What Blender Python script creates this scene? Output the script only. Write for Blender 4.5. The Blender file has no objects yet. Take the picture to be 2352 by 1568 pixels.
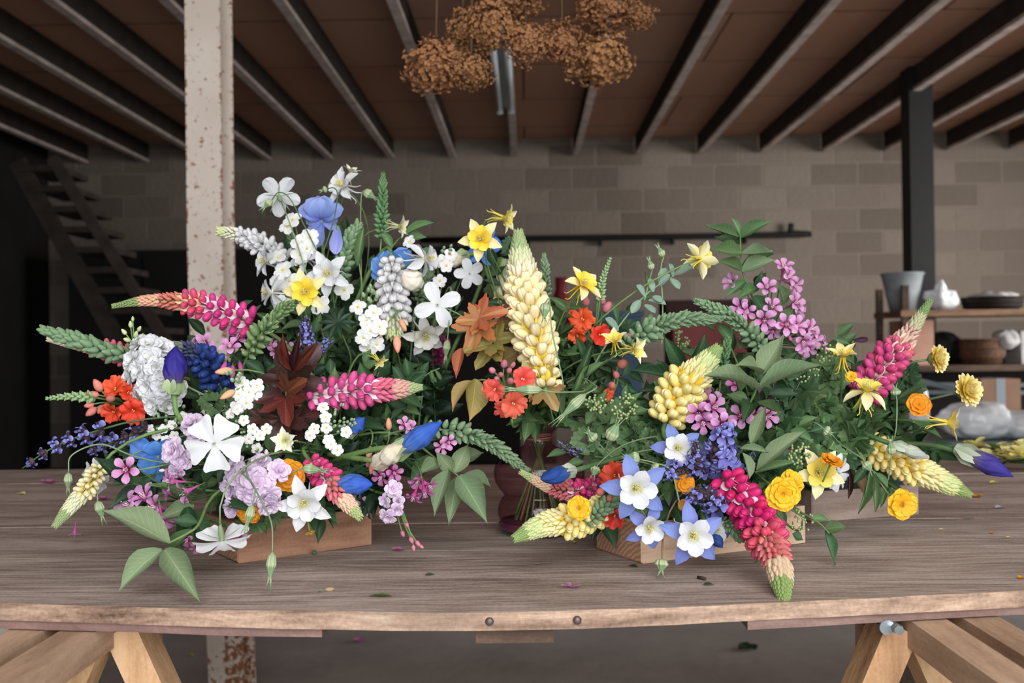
import bpy, math, random
from math import sin, cos, pi, radians, sqrt
from mathutils import Vector, Matrix, noise
random.seed(11)
SC = bpy.context.scene
COL = SC.collection
# ------------------------------------------------ camera
F = 2287.0                    # focal length in photo pixels (35 mm on full frame)
ZT = 0.78                     # table top height
CAM = Vector((0, 0, 1.029))
YAW, PITCH, ROLL = radians(0.85), math.atan(16 / F), radians(0.72)
_f = Vector((-sin(YAW) * cos(PITCH), cos(YAW) * cos(PITCH), sin(PITCH)))
_r0 = Vector((cos(YAW), sin(YAW), 0)); _u0 = _r0.cross(_f)
CU = (_u0 * cos(ROLL) + _r0 * sin(ROLL)).normalized()
CR = (_r0 * cos(ROLL) - _u0 * sin(ROLL)).normalized()
CF = _f.normalized()
cd = bpy.data.cameras.new('camera'); cam = bpy.data.objects.new('camera', cd); COL.objects.link(cam)
cd.sensor_width = 36; cd.lens = 36 * F / 2352; cd.clip_start = 0.05; cd.clip_end = 100
cam.matrix_world = Matrix.Translation(CAM) @ Matrix((CR, CU, -CF)).transposed().to_4x4()
cd.dof.use_dof = True; cd.dof.focus_distance = 1.13; cd.dof.aperture_fstop = 7.0
SC.camera = cam
# ------------------------------------------------ world, light, exposure
SC.view_settings.view_transform = 'Standard'; SC.view_settings.look = 'None'
SC.view_settings.gamma = 1; SC.view_settings.use_curve_mapping = False
SC.view_settings.exposure = 0.0
SC.cycles.transparent_max_bounces = 32; SC.cycles.max_bounces = 10
w = bpy.data.worlds.new('overcast_sky'); SC.world = w; w.use_nodes = True
w.node_tree.nodes['Background'].inputs[0].default_value = (0.78, 0.88, 1.0, 1)
w.node_tree.nodes['Background'].inputs[1].default_value = 0.07
def area(name, loc, target, sx, sy, power, col):
    l = bpy.data.lights.new(name, 'AREA'); l.shape = 'RECTANGLE'; l.size = sx; l.size_y = sy
    l.energy = power; l.color = col
    o = bpy.data.objects.new(name, l); COL.objects.link(o); o.location = loc
    o.rotation_euler = (Vector(target) - Vector(loc)).to_track_quat('-Z', 'Y').to_euler()
    return o
# the open barn door behind the photographer, and the yard door in the right wall
area('barn_door_daylight', (0.55, -1.5, 1.75), (0.1, 1.5, 0.75), 3.0, 2.9, 185, (0.95, 0.98, 1.0))
sd = area('side_door_daylight', (6.2, 4.7, 1.6), (2.2, 7.2, 1.0), 2.6, 2.4, 150, (1.0, 0.98, 0.96))
sd.data.spread = radians(112)

def P(px, py, d):
    return CAM + CR * ((px - 1176) / F * d) + CU * ((784 - py) / F * d) + CF * d
def ray(px, py):
    return CR * ((px - 1176) / F) + CU * ((784 - py) / F) + CF
def T(px, py, z=ZT):
    r = ray(px, py); return CAM + r * ((z - CAM.z) / r.z)
def PIX(p):
    q = p - CAM; d = q.dot(CF)
    return 1176 + q.dot(CR) / d * F, 784 - q.dot(CU) / d * F, d
def FACE(x, y, t):
    return (CR * x + CU * y - CF * t).normalized()
# ------------------------------------------------ colour and materials
def C(h, a=1):
    h = h.lstrip('#'); v = [int(h[i:i + 2], 16) / 255 for i in (0, 2, 4)]
    return tuple([(x / 12.92 if x < .04045 else ((x + .055) / 1.055) ** 2.4) for x in v] + [a])
MATS = {}
def newmat(name):
    m = bpy.data.materials.new(name); m.use_nodes = True; nt = m.node_tree
    b = nt.nodes['Principled BSDF']; b.inputs['Specular IOR Level'].default_value = .3
    MATS[name] = m
    return m, nt, b
def nn(nt, t, **k):
    n = nt.nodes.new(t)
    for a, v in k.items(): setattr(n, a, v)
    return n
def ramp(nt, stops, fac=None):
    r = nn(nt, 'ShaderNodeValToRGB'); e = r.color_ramp.elements
    while len(e) > 1: e.remove(e[-1])
    e[0].position = stops[0][0]; e[0].color = C(stops[0][1])
    for p, c in stops[1:]:
        x = e.new(p); x.color = C(c)
    if fac is not None: nt.links.new(fac, r.inputs[0])
    return r
def math_(nt, op, a, b=None, c=None):
    n = nn(nt, 'ShaderNodeMath', operation=op)
    for i, v in enumerate((a, b, c)):
        if v is None: continue
        if isinstance(v, (int, float)): n.inputs[i].default_value = v
        else: nt.links.new(v, n.inputs[i])
    return n.outputs[0]
def mixc(nt, fac, a, b, mode='MIX'):
    n = nn(nt, 'ShaderNodeMix', data_type='RGBA', blend_type=mode)
    for s, v in ((n.inputs['Factor'], fac), (n.inputs['A'], a), (n.inputs['B'], b)):
        if isinstance(v, (int, float)): s.default_value = v
        elif isinstance(v, tuple): s.default_value = v
        else: nt.links.new(v, s)
    return n.outputs['Result']
def hsv_random(nt, col, dv=.18, dh=.02):
    oi = nn(nt, 'ShaderNodeObjectInfo')
    h = nn(nt, 'ShaderNodeHueSaturation')
    nt.links.new(math_(nt, 'MULTIPLY_ADD', oi.outputs['Random'], 2 * dv, 1 - dv), h.inputs['Value'])
    r2 = math_(nt, 'FRACT', math_(nt, 'MULTIPLY', oi.outputs['Random'], 17.3))
    nt.links.new(math_(nt, 'MULTIPLY_ADD', r2, 2 * dh, .5 - dh), h.inputs['Hue'])
    nt.links.new(col, h.inputs['Color'])
    return h.outputs[0]
def noise_tex(nt, scale, vec=None, detail=3, rough=.55, dist=0):
    n = nn(nt, 'ShaderNodeTexNoise'); n.inputs['Scale'].default_value = scale
    n.inputs['Detail'].default_value = detail; n.inputs['Roughness'].default_value = rough
    n.inputs['Distortion'].default_value = dist
    if vec is not None: nt.links.new(vec, n.inputs['Vector'])
    return n
def bump(nt, b, h, strength=.3, dist=.01):
    n = nn(nt, 'ShaderNodeBump'); n.inputs['Strength'].default_value = strength
    n.inputs['Distance'].default_value = dist
    nt.links.new(h, n.inputs['Height']); nt.links.new(n.outputs[0], b.inputs['Normal'])
def translucent(nt, b, col, amt):
    tr = nn(nt, 'ShaderNodeBsdfTranslucent'); mx = nn(nt, 'ShaderNodeMixShader')
    out = [n for n in nt.nodes if n.type == 'OUTPUT_MATERIAL'][0]
    mx.inputs[0].default_value = amt
    if isinstance(col, tuple): tr.inputs[0].default_value = col
    else: nt.links.new(col, tr.inputs[0])
    nt.links.new(b.outputs[0], mx.inputs[1]); nt.links.new(tr.outputs[0], mx.inputs[2])
    nt.links.new(mx.outputs[0], out.inputs[0])
def petal_mat(name, stops, rough=.6, tr=.22, streak=0, dv=.08, streakcol='#ffffff'):
    """colour runs along the petal (UV v); fine lengthwise streaks if asked for"""
    if name in MATS: return MATS[name]
    m, nt, b = newmat(name)
    uv = nn(nt, 'ShaderNodeUVMap'); sp = nn(nt, 'ShaderNodeSeparateXYZ'); nt.links.new(uv.outputs[0], sp.inputs[0])
    c = ramp(nt, stops, sp.outputs[1]).outputs[0]
    mp = nn(nt, 'ShaderNodeMapping'); mp.inputs['Scale'].default_value = (26, 1.6, 1); nt.links.new(uv.outputs[0], mp.inputs[0])
    nz = noise_tex(nt, 1.0, mp.outputs[0], 2)
    if streak:
        f = math_(nt, 'MULTIPLY', math_(nt, 'GREATER_THAN', nz.outputs[0], .56), streak)
        c = mixc(nt, f, c, C(streakcol))
    c = hsv_random(nt, c, dv, .008)
    nt.links.new(c, b.inputs['Base Color']); b.inputs['Roughness'].default_value = rough
    bump(nt, b, nz.outputs[0], .25, .0006)
    translucent(nt, b, c, tr)
    return m
def leaf_mat(name, base, vein, nveins=9, tr=.15, rough=.55, dv=.22, tipc=None, spec=.35):
    m, nt, b = newmat(name)
    uv = nn(nt, 'ShaderNodeUVMap'); sp = nn(nt, 'ShaderNodeSeparateXYZ'); nt.links.new(uv.outputs[0], sp.inputs[0])
    au = math_(nt, 'ABSOLUTE', math_(nt, 'SUBTRACT', sp.outputs[0], .5))
    ph = math_(nt, 'FRACT', math_(nt, 'SUBTRACT', math_(nt, 'MULTIPLY', sp.outputs[1], nveins), math_(nt, 'MULTIPLY', au, nveins * .55)))
    side = math_(nt, 'LESS_THAN', math_(nt, 'ABSOLUTE', math_(nt, 'SUBTRACT', ph, .5)), .07)
    mid = math_(nt, 'LESS_THAN', au, .022)
    v = math_(nt, 'MAXIMUM', math_(nt, 'MULTIPLY', side, .55), mid)
    base_c = ramp(nt, [(0, base), (.6, base), (1, tipc or base)], sp.outputs[1]).outputs[0]
    nz = noise_tex(nt, 6, uv.outputs[0], 3)
    base_c = mixc(nt, math_(nt, 'MULTIPLY', nz.outputs[0], .35), base_c, C(vein))
    c = mixc(nt, v, base_c, C(vein))
    c = hsv_random(nt, c, dv, .018)
    nt.links.new(c, b.inputs['Base Color']); b.inputs['Roughness'].default_value = rough
    b.inputs['Specular IOR Level'].default_value = spec
    bump(nt, b, math_(nt, 'ADD', math_(nt, 'MULTIPLY', v, -1), math_(nt, 'MULTIPLY', nz.outputs[0], .6)), .5, .0012)
    translucent(nt, b, c, tr)
    return m
def plain(name, c, rough=.6, dv=.06, metal=0, nscale=40, c2=None, spec=.3, bmp=0):
    if name in MATS: return MATS[name]
    m, nt, b = newmat(name)
    tc = nn(nt, 'ShaderNodeTexCoord')
    nz = noise_tex(nt, nscale, tc.outputs['Object'], 4)
    col = ramp(nt, [(.3, c2 or c), (.7, c)], nz.outputs[0]).outputs[0]
    if dv: col = hsv_random(nt, col, dv, .01)
    nt.links.new(col, b.inputs['Base Color']); b.inputs['Roughness'].default_value = rough
    b.inputs['Metallic'].default_value = metal; b.inputs['Specular IOR Level'].default_value = spec
    if bmp: bump(nt, b, nz.outputs[0], bmp, .004)
    return m
# ------------------------------------------------ mesh building
class MB:
    def __init__(s): s.v = []; s.f = []; s.uv = []; s.mi = []; s.sm = []
    def grid(s, fn, nu, nv, mi=0, M=None, uvf=None):
        b = len(s.v)
        for j in range(nv + 1):
            for i in range(nu + 1):
                p = Vector(fn(i / nu, j / nv)); s.v.append(M @ p if M else p)
        for j in range(nv):
            for i in range(nu):
                a = b + j * (nu + 1) + i
                s.f.append((a, a + 1, a + nu + 2, a + nu + 1)); s.mi.append(mi); s.sm.append(True)
                q = [(i / nu, j / nv), ((i + 1) / nu, j / nv), ((i + 1) / nu, (j + 1) / nv), (i / nu, (j + 1) / nv)]
                s.uv += [uvf(*t) for t in q] if uvf else q
    def tube(s, pts, rad, n=6, mi=0, M=None, cap=True):
        pts = [Vector(p) for p in pts]
        if not hasattr(rad, '__len__'): rad = [rad] * len(pts)
        b = len(s.v); L = len(pts); up = None
        for k, p in enumerate(pts):
            t = (pts[min(k + 1, L - 1)] - pts[max(k - 1, 0)]).normalized()
            if up is None: up = t.orthogonal().normalized()
            up = (up - t * up.dot(t)).normalized(); sd = t.cross(up)
            for i in range(n):
                a = 2 * pi * i / n; q = p + (up * cos(a) + sd * sin(a)) * rad[k]
                s.v.append(M @ q if M else q)
        for k in range(L - 1):
            for i in range(n):
                a = b + k * n + i; c = b + k * n + (i + 1) % n
                s.f.append((a, c, c + n, a + n)); s.mi.append(mi); s.sm.append(True)
                s.uv += [(i / n, k / (L - 1)), ((i + 1) / n, k / (L - 1)), ((i + 1) / n, (k + 1) / (L - 1)), (i / n, (k + 1) / (L - 1))]
        if cap:
            for o, rv in ((b, True), (b + (L - 1) * n, False)):
                fc = [o + i for i in range(n)]
                if rv: fc.reverse()
                s.f.append(tuple(fc)); s.mi.append(mi); s.sm.append(False); s.uv += [(.5, 0 if rv else 1)] * n
    def ell(s, c, r, nu=8, nv=6, mi=0, M=None, ax=None, egg=0, point=0):
        """ellipsoid, v along its own z; egg>0 moves the bulk to the base, point>0 draws the tip out"""
        c = Vector(c); R = ax.to_matrix() if ax else None
        def fn(u, v):
            a = 2 * pi * u; t = pi * v; w = sin(t) * (1 + egg * cos(t))
            z = -cos(t)
            if point and z > 0: w *= (1 - point * z); z *= 1 + .35 * point
            p = Vector((w * cos(a) * r[0], w * sin(a) * r[1], z * r[2]))
            if R: p = R @ p
            return c + p
        s.grid(fn, nu, nv, mi, M)
    def box(s, lo, hi, mi=0, M=None, bev=0):
        x0, y0, z0 = lo; x1, y1, z1 = hi; b = len(s.v)
        for p in ((x0, y0, z0), (x1, y0, z0), (x1, y1, z0), (x0, y1, z0), (x0, y0, z1), (x1, y0, z1), (x1, y1, z1), (x0, y1, z1)):
            p = Vector(p); s.v.append(M @ p if M else p)
        for f in ((0, 3, 2, 1), (4, 5, 6, 7), (0, 1, 5, 4), (1, 2, 6, 5), (2, 3, 7, 6), (3, 0, 4, 7)):
            s.f.append(tuple(b + i for i in f)); s.mi.append(mi); s.sm.append(False); s.uv += [(0, 0), (1, 0), (1, 1), (0, 1)]
    def lathe(s, prof, n=32, mi=0, M=None):
        L = len(prof) - 1
        def fn(u, v):
            k = min(int(v * L + 1e-6), L); r, z = prof[k]; a = 2 * pi * u
            return (r * cos(a), r * sin(a), z)
        s.grid(fn, n, L, mi, M)
    def mesh(s, name, mats):
        me = bpy.data.meshes.new(name)
        me.from_pydata([tuple(p) for p in s.v], [], s.f)
        me.polygons.foreach_set('material_index', s.mi); me.polygons.foreach_set('use_smooth', s.sm)
        ul = me.uv_layers.new(name='UVMap'); ul.data.foreach_set('uv', [x for t in s.uv for x in t])
        for m in mats: me.materials.append(m)
        me.update(); return me
def lerp_prof(prof, v):
    for (a, x), (b, y) in zip(prof, prof[1:]):
        if v <= b:
            t = (v - a) / (b - a) if b > a else 0
            return x + (y - x) * (t * t * (3 - 2 * t) * .5 + t * .5)
    return prof[-1][1]
OVATE = [(0, .1), (.14, .55), (.36, .96), (.52, .92), (.7, .6), (.84, .28), (.94, .09), (1, .01)]
LANCE = [(0, .15), (.25, .75), (.5, 1), (.75, .7), (.93, .2), (1, .01)]
OBOV = [(0, .14), (.2, .3), (.5, .72), (.75, 1), (.9, .9), (.97, .6), (1, .12)]
BROAD = [(0, .1), (.25, .36), (.55, .74), (.82, 1), (.95, .98), (1, .86)]
ROUND = [(0, .25), (.2, .7), (.5, 1), (.75, .95), (.9, .68), (.97, .4), (1, .06)]
STRAP = [(0, .5), (.3, .9), (.8, 1), (.93, .75), (1, .1)]
SEPAL = [(0, .25), (.2, .62), (.45, 1), (.7, .78), (.88, .34), (1, .02)]
def petal(mb, L, W, prof, a0=0., a1=0., cup=0., ruf=0., rf=2.5, nu=6, nv=8, mi=0, M=None, seed=0., twist=0., notch=0.):
    """base at the origin, length along +X, upper face +Z; a0 lifts it, a1 curls it along its length"""
    cl = []; x = z = 0.
    for j in range(nv + 1):
        v = j / nv; a = a0 + a1 * v; cl.append((x, z, a)); x += L / nv * cos(a); z += L / nv * sin(a)
    def fn(u, v):
        x, z, a = cl[int(round(v * nv))]; s = (u - .5) * 2; w = lerp_prof(prof, v) * W / 2
        y = s * w; up = cup * w * s * s + ruf * W * sin(s * rf * pi + seed * 7 + v * 3) * v * v
        if notch: x -= notch * L * v ** 6 * (1 - abs(s)) ; 
        if twist: up += y * sin(twist * v); y *= cos(twist * v)
        return (x - sin(a) * up, y, z + cos(a) * up)
    mb.grid(fn, nu, nv, mi, M)
def fan(mb, rfn, ang, nu=24, nv=5, cup=.15, droop=.3, mi=0, M=None):
    def fn(u, v):
        a = (u - .5) * 2 * ang; r = rfn(a) * v
        x, y = r * cos(a), r * sin(a)
        return (x, y, cup * abs(y) - droop * x * abs(x) * .5 + .03 * sin(a * 9) * r)
    mb.grid(fn, nu, nv, mi, M)
def Rz(a): return Matrix.Rotation(a, 4, 'Z')
def Ry(a): return Matrix.Rotation(a, 4, 'Y')
def Rx(a): return Matrix.Rotation(a, 4, 'X')
def Tr(x, y, z): return Matrix.Translation((x, y, z))
def Sc(x, y=None, z=None):
    y = x if y is None else y; z = x if z is None else z
    return Matrix.Diagonal((x, y, z, 1))
def frame(loc, zdir, spin=0., s=1., xhint=None):
    z = Vector(zdir).normalized()
    h = xhint if xhint is not None else CU
    x = (h - z * h.dot(z))
    if x.length < 1e-3: x = z.orthogonal()
    x.normalize(); y = z.cross(x)
    R = Matrix((x, y, z)).transposed().to_4x4()
    return Matrix.Translation(loc) @ R @ Rz(spin) @ Sc(s)
# ------------------------------------------------ objects
WM = {}
def thing(name, label, cat, loc, group=None):
    o = bpy.data.objects.new(name, None); COL.objects.link(o); o.empty_display_size = .01
    o.location = loc; o['label'] = label; o['category'] = cat
    if group: o['group'] = group
    WM[o] = Matrix.Translation(loc)
    return o
def part(name, mesh, parent, M=None, label=None):
    o = bpy.data.objects.new(name, mesh); COL.objects.link(o)
    M = M if M is not None else Matrix()
    o.parent = parent; o.matrix_basis = WM[parent].inverted() @ M; WM[o] = M
    if label: o['label'] = label
    return o
def single(name, mesh, label=None, cat=None, M=None, kind=None, group=None):
    o = bpy.data.objects.new(name, mesh); COL.objects.link(o)
    if M is not None: o.matrix_world = M
    WM[o] = M if M is not None else Matrix()
    if label: o['label'] = label
    if cat: o['category'] = cat
    if kind: o['kind'] = kind
    if group: o['group'] = group
    return o
def bez(p0, p1, p2, p3, n=14):
    return [p0 * (1 - t) ** 3 + p1 * 3 * t * (1 - t) ** 2 + p2 * 3 * t * t * (1 - t) + p3 * t ** 3 for t in [i / n for i in range(n + 1)]]
def smooth_path(pts, per=8):
    if len(pts) == 2: return [pts[0].lerp(pts[1], i / per) for i in range(per + 1)]
    q = [pts[0] * 2 - pts[1]] + list(pts) + [pts[-1] * 2 - pts[-2]]; out = []
    for k in range(1, len(q) - 2):
        a, b, c, d = q[k - 1:k + 3]
        for i in range(per):
            t = i / per
            out.append(.5 * ((2 * b) + (c - a) * t + (2 * a - 5 * b + 4 * c - d) * t * t + (3 * b - a - 3 * c + d) * t ** 3))
    out.append(pts[-1]); return out
# ================================================ room shell
def wood_mat(name, cols, axis='x', grain=60, bmp=.35, rough=.7, knots=True, scratch=False, rand=.08, big=3.0):
    m, nt, b = newmat(name)
    tc = nn(nt, 'ShaderNodeTexCoord'); mp = nn(nt, 'ShaderNodeMapping')
    sc = {'x': (1, grain, grain), 'y': (grain, 1, grain), 'z': (grain, grain, 1)}[axis]
    sc = tuple(s * 1.9 if s != 1 else 5.5 for s in sc)
    mp.inputs['Scale'].default_value = sc
    oi = nn(nt, 'ShaderNodeObjectInfo'); cx = nn(nt, 'ShaderNodeVectorMath', operation='SCALE')
    cmb = nn(nt, 'ShaderNodeCombineXYZ'); 
    for i in range(3): nt.links.new(math_(nt, 'MULTIPLY', oi.outputs['Random'], 13.1 + i), cmb.inputs[i])
    ad = nn(nt, 'ShaderNodeVectorMath', operation='ADD'); nt.links.new(tc.outputs['Object'], ad.inputs[0]); nt.links.new(cmb.outputs[0], ad.inputs[1])
    # wavy distortion of the grain
    nd = noise_tex(nt, big, ad.outputs[0], 2); sub = nn(nt, 'ShaderNodeVectorMath', operation='SUBTRACT'); nt.links.new(nd.outputs['Color'], sub.inputs[0]); sub.inputs[1].default_value = (.5, .5, .5)
    sc2 = nn(nt, 'ShaderNodeVectorMath', operation='SCALE'); nt.links.new(sub.outputs[0], sc2.inputs[0]); sc2.inputs['Scale'].default_value = .035
    ad2 = nn(nt, 'ShaderNodeVectorMath', operation='ADD'); nt.links.new(ad.outputs[0], ad2.inputs[0]); nt.links.new(sc2.outputs[0], ad2.inputs[1])
    nt.links.new(ad2.outputs[0], mp.inputs[0])
    fine = noise_tex(nt, 1.6, mp.outputs[0], 5, .65)
    mp2 = nn(nt, 'ShaderNodeMapping'); mp2.inputs['Scale'].default_value = tuple(1.5 if s < 6 else 9 for s in sc); nt.links.new(ad2.outputs[0], mp2.inputs[0])
    wide = noise_tex(nt, 1.5, mp2.outputs[0], 4, .6, .4)
    iso = noise_tex(nt, 260, tc.outputs['Object'], 2, .6)
    v = math_(nt, 'ADD', math_(nt, 'ADD', math_(nt, 'MULTIPLY', fine.outputs[0], .48), math_(nt, 'MULTIPLY', wide.outputs[0], .38)), math_(nt, 'MULTIPLY', iso.outputs[0], .14))
    n = len(cols); c = ramp(nt, [(.34 + .32 * i / (n - 1), x) for i, x in enumerate(cols)], v).outputs[0]
    if knots:
        vo = nn(nt, 'ShaderNodeTexVoronoi'); mp3 = nn(nt, 'ShaderNodeMapping')
        mp3.inputs['Scale'].default_value = tuple(2.2 if s < 6 else 6.5 for s in sc); nt.links.new(ad2.outputs[0], mp3.inputs[0])
        nt.links.new(mp3.outputs[0], vo.inputs['Vector']); vo.inputs['Scale'].default_value = 1.0
        k = ramp(nt, [(.0, '#ffffff'), (.055, '#e0e0e0'), (.12, '#000000')], vo.outputs['Distance']).outputs[0]
        c = mixc(nt, math_(nt, 'MULTIPLY', k, .8), c, C(cols[0]))
        bl = noise_tex(nt, 2.3, mp2.outputs[0], 3)
        k2 = ramp(nt, [(.62, '#000000'), (.74, '#ffffff')], bl.outputs[0]).outputs[0]
        c = mixc(nt, math_(nt, 'MULTIPLY', k2, .4), c, C(cols[0]))
    if scratch:
        for ang, sd in ((.5, 3.), (-.75, 9.), (1.2, 21.)):
            m4 = nn(nt, 'ShaderNodeMapping'); m4.inputs['Rotation'].default_value = (0, 0, ang); m4.inputs['Scale'].default_value = (1.6, 90, 1); m4.inputs['Location'].default_value = (sd, sd, 0)
            nt.links.new(tc.outputs['Object'], m4.inputs[0]); sn = noise_tex(nt, 1.5, m4.outputs[0], 1)
            msk = noise_tex(nt, 2.2 + sd * .05, tc.outputs['Object'], 2)
            s = math_(nt, 'MULTIPLY', math_(nt, 'GREATER_THAN', sn.outputs[0], .70), math_(nt, 'GREATER_THAN', msk.outputs[0], .5))
            c = mixc(nt, math_(nt, 'MULTIPLY', s, .32), c, C('#b7a596'))
    if rand: c = hsv_random(nt, c, rand, .006)
    nt.links.new(c, b.inputs['Base Color']); b.inputs['Roughness'].default_value = rough
    bump(nt, b, v, bmp, .004)
    return m
WOOD = wood_mat('weathered_table_wood', ['#5c4d45', '#8b7a70', '#b0a096', '#cabdb3'], scratch=True)
WOODEDGE = wood_mat('table_edge_wood', ['#4e3b30', '#866c5b', '#b0947f', '#cfbba6'], grain=30, bmp=.5, big=3)
WOODRED = wood_mat('reddish_block_wood', ['#6b4533', '#8f6650', '#a87c63', '#b48b72'], grain=22, knots=False)
WOODPINE = wood_mat('raw_pine_block', ['#8f705a', '#b08f75', '#c5a78c', '#cfb49b'], grain=30, knots=False)
WOODGREY = wood_mat('greyed_block_wood', ['#7c6a60', '#9c887b', '#b09c90', '#bcaa9e'], grain=26, knots=False)
WOODPALE = wood_mat('trestle_pine', ['#8a6f5a', '#a88a70', '#bd9f84', '#c8ac93'], axis='y', grain=20, knots=False)
WOODPALEZ = wood_mat('trestle_leg_pine', ['#8d6a4c', '#b08861', '#c9a079', '#d2ae88'], axis='z', grain=20, knots=False)
WOODDARK = wood_mat('dark_shelf_wood', ['#2e221b', '#4a382c', '#6b5342'], grain=20, knots=False)
# concrete floor
m, nt, b = newmat('concrete_floor'); tc = nn(nt, 'ShaderNodeTexCoord')
n1 = noise_tex(nt, 1.3, tc.outputs['Object'], 6, .6); n2 = noise_tex(nt, 22, tc.outputs['Object'], 4)
c = ramp(nt, [(.3, '#9c9894'), (.55, '#b6b2ae'), (.75, '#c6c2be')], n1.outputs[0]).outputs[0]
c = mixc(nt, math_(nt, 'MULTIPLY', n2.outputs[0], .35), c, C('#827e7b'))
nt.links.new(c, b.inputs['Base Color']); b.inputs['Roughness'].default_value = .75; bump(nt, b, n2.outputs[0], .2, .01)
FLOOR = m
# concrete block wall
def block_mat(name):
    m, nt, b = newmat(name); tc = nn(nt, 'ShaderNodeTexCoord')
    mp = nn(nt, 'ShaderNodeMapping'); mp.inputs['Rotation'].default_value = (radians(90), 0, 0); nt.links.new(tc.outputs['Object'], mp.inputs[0])
    br = nn(nt, 'ShaderNodeTexBrick'); nt.links.new(mp.outputs[0], br.inputs['Vector'])
    br.inputs['Scale'].default_value = 1; br.inputs['Brick Width'].default_value = .43; br.inputs['Row Height'].default_value = .205
    br.inputs['Mortar Size'].default_value = .011; br.inputs['Mortar Smooth'].default_value = .3; br.inputs['Bias'].default_value = 0
    br.inputs['Color1'].default_value = C('#65594f'); br.inputs['Color2'].default_value = C('#8a7d72'); br.inputs['Mortar'].default_value = C('#867a6e')
    nz = noise_tex(nt, 30, tc.outputs['Object'], 4); n3 = noise_tex(nt, 1.1, tc.outputs['Object'], 3)
    c = mixc(nt, math_(nt, 'MULTIPLY', nz.outputs[0], .35), br.outputs['Color'], C('#5d534b'))
    c = mixc(nt, math_(nt, 'MULTIPLY', n3.outputs[0], .35), c, C('#8a8378'))
    nt.links.new(c, b.inputs['Base Color']); b.inputs['Roughness'].default_value = .9
    h = math_(nt, 'ADD', math_(nt, 'MULTIPLY', br.outputs['Fac'], -.5), math_(nt, 'MULTIPLY', nz.outputs[0], .6)); bump(nt, b, h, .6, .02)
    return m
BLOCK = block_mat('concrete_blockwork')
# ceiling boards
m, nt, b = newmat('brown_ceiling_boards'); tc = nn(nt, 'ShaderNodeTexCoord')
br = nn(nt, 'ShaderNodeTexBrick'); nt.links.new(tc.outputs['Object'], br.inputs['Vector']); br.inputs['Scale'].default_value = 1
br.inputs['Brick Width'].default_value = 2.4; br.inputs['Row Height'].default_value = .95; br.inputs['Mortar Size'].default_value = .008
br.inputs['Color1'].default_value = C('#c9957a'); br.inputs['Color2'].default_value = C('#c79e86'); br.inputs['Mortar'].default_value = C('#4a3020')
n1 = noise_tex(nt, .8, tc.outputs['Object'], 3)
c = mixc(nt, math_(nt, 'MULTIPLY', n1.outputs[0], .5), br.outputs['Color'], C('#7c4a2c'))
nt.links.new(c, b.inputs['Base Color']); b.inputs['Roughness'].default_value = .55
BOARDS = m
ROUGHGREY = plain('greyed_joist_wood', '#c2b4ac', .8, .1, 0, 9, '#988880', bmp=.3)
BLACKMETAL = plain('black_painted_steel', '#0e0e0f', .6, 0, 0, 20, '#0a0a0a')
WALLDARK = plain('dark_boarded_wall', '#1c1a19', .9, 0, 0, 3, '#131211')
H_J = 2.76
def slab(name, lo, hi, mat, kind='structure'):
    mb = MB(); mb.box(lo, hi); return single(name, mb.mesh(name, [mat]), kind=kind)
slab('floor', (-6.5, -4, -.1), (6.5, 9.1, 0), FLOOR)
slab('wall_back', (-6.5, 9.02, 0), (6.5, 9.25, 3.2), BLOCK)
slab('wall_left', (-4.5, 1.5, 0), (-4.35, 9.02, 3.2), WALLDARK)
slab('wall_front', (-6.5, -1.0, 0), (-1.5, -.8, 3.2), WALLDARK)
slab('wall_right', (6.4, 6.3, 0), (6.6, 9.02, 3.2), BLOCK)
slab('wall_right_front', (6.4, -1, 0), (6.6, 3.7, 3.2), BLOCK)
slab('wall_front_right', (3.2, -1.0, 0), (6.5, -.8, 3.2), WALLDARK)
slab('ceiling', (-6.5, -.8, H_J + .17), (6.5, 9.1, H_J + .25), BOARDS)
jm = MB(); jm.box((-.022, -.6, 0), (.022, 8.98, .168)); jm.box((-.027, -.6, -.001), (.027, 8.98, .022))
SHADEWEB = plain('painted_shade_joist_web', '#3a322d', .85, .1, 0, 9, '#2a2420')  # joist sides coloured darker to stand in for their shade
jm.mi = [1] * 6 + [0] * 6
jme = jm.mesh('joist', [ROUGHGREY, SHADEWEB])
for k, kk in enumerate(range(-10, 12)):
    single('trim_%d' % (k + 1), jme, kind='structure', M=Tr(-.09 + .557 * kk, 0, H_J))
# steel column (H section, peeling cream paint), slightly bent below the table
m, nt, b = newmat('rusty_cream_paint'); tc = nn(nt, 'ShaderNodeTexCoord')
n1 = noise_tex(nt, 60, tc.outputs['Object'], 5, .7); n2 = noise_tex(nt, 3.2, tc.outputs['Object'], 2)
sp = nn(nt, 'ShaderNodeSeparateXYZ'); nt.links.new(tc.outputs['Object'], sp.inputs[0])
low = ramp(nt, [(.05, '#ffffff'), (.32, '#000000')], sp.outputs[2]).outputs[0]
edge = math_(nt, 'MULTIPLY', math_(nt, 'GREATER_THAN', math_(nt, 'ABSOLUTE', sp.outputs[0]), .047), .09)
k = math_(nt, 'ADD', math_(nt, 'ADD', math_(nt, 'ADD', n1.outputs[0], edge), math_(nt, 'MULTIPLY', math_(nt, 'SUBTRACT', n2.outputs[0], .5), .28)), math_(nt, 'MULTIPLY', low, .09))
rs = ramp(nt, [(.60, '#000000'), (.66, '#ffffff')], k).outputs[0]
c = mixc(nt, rs, ramp(nt, [(.4, '#cfc0b2'), (.6, '#dccfc3')], n2.outputs[0]).outputs[0], C('#8c5a3a'))
nt.links.new(c, b.inputs['Base Color']); b.inputs['Roughness'].default_value = .6; bump(nt, b, k, .4, .004)
CREAM = m
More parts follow.
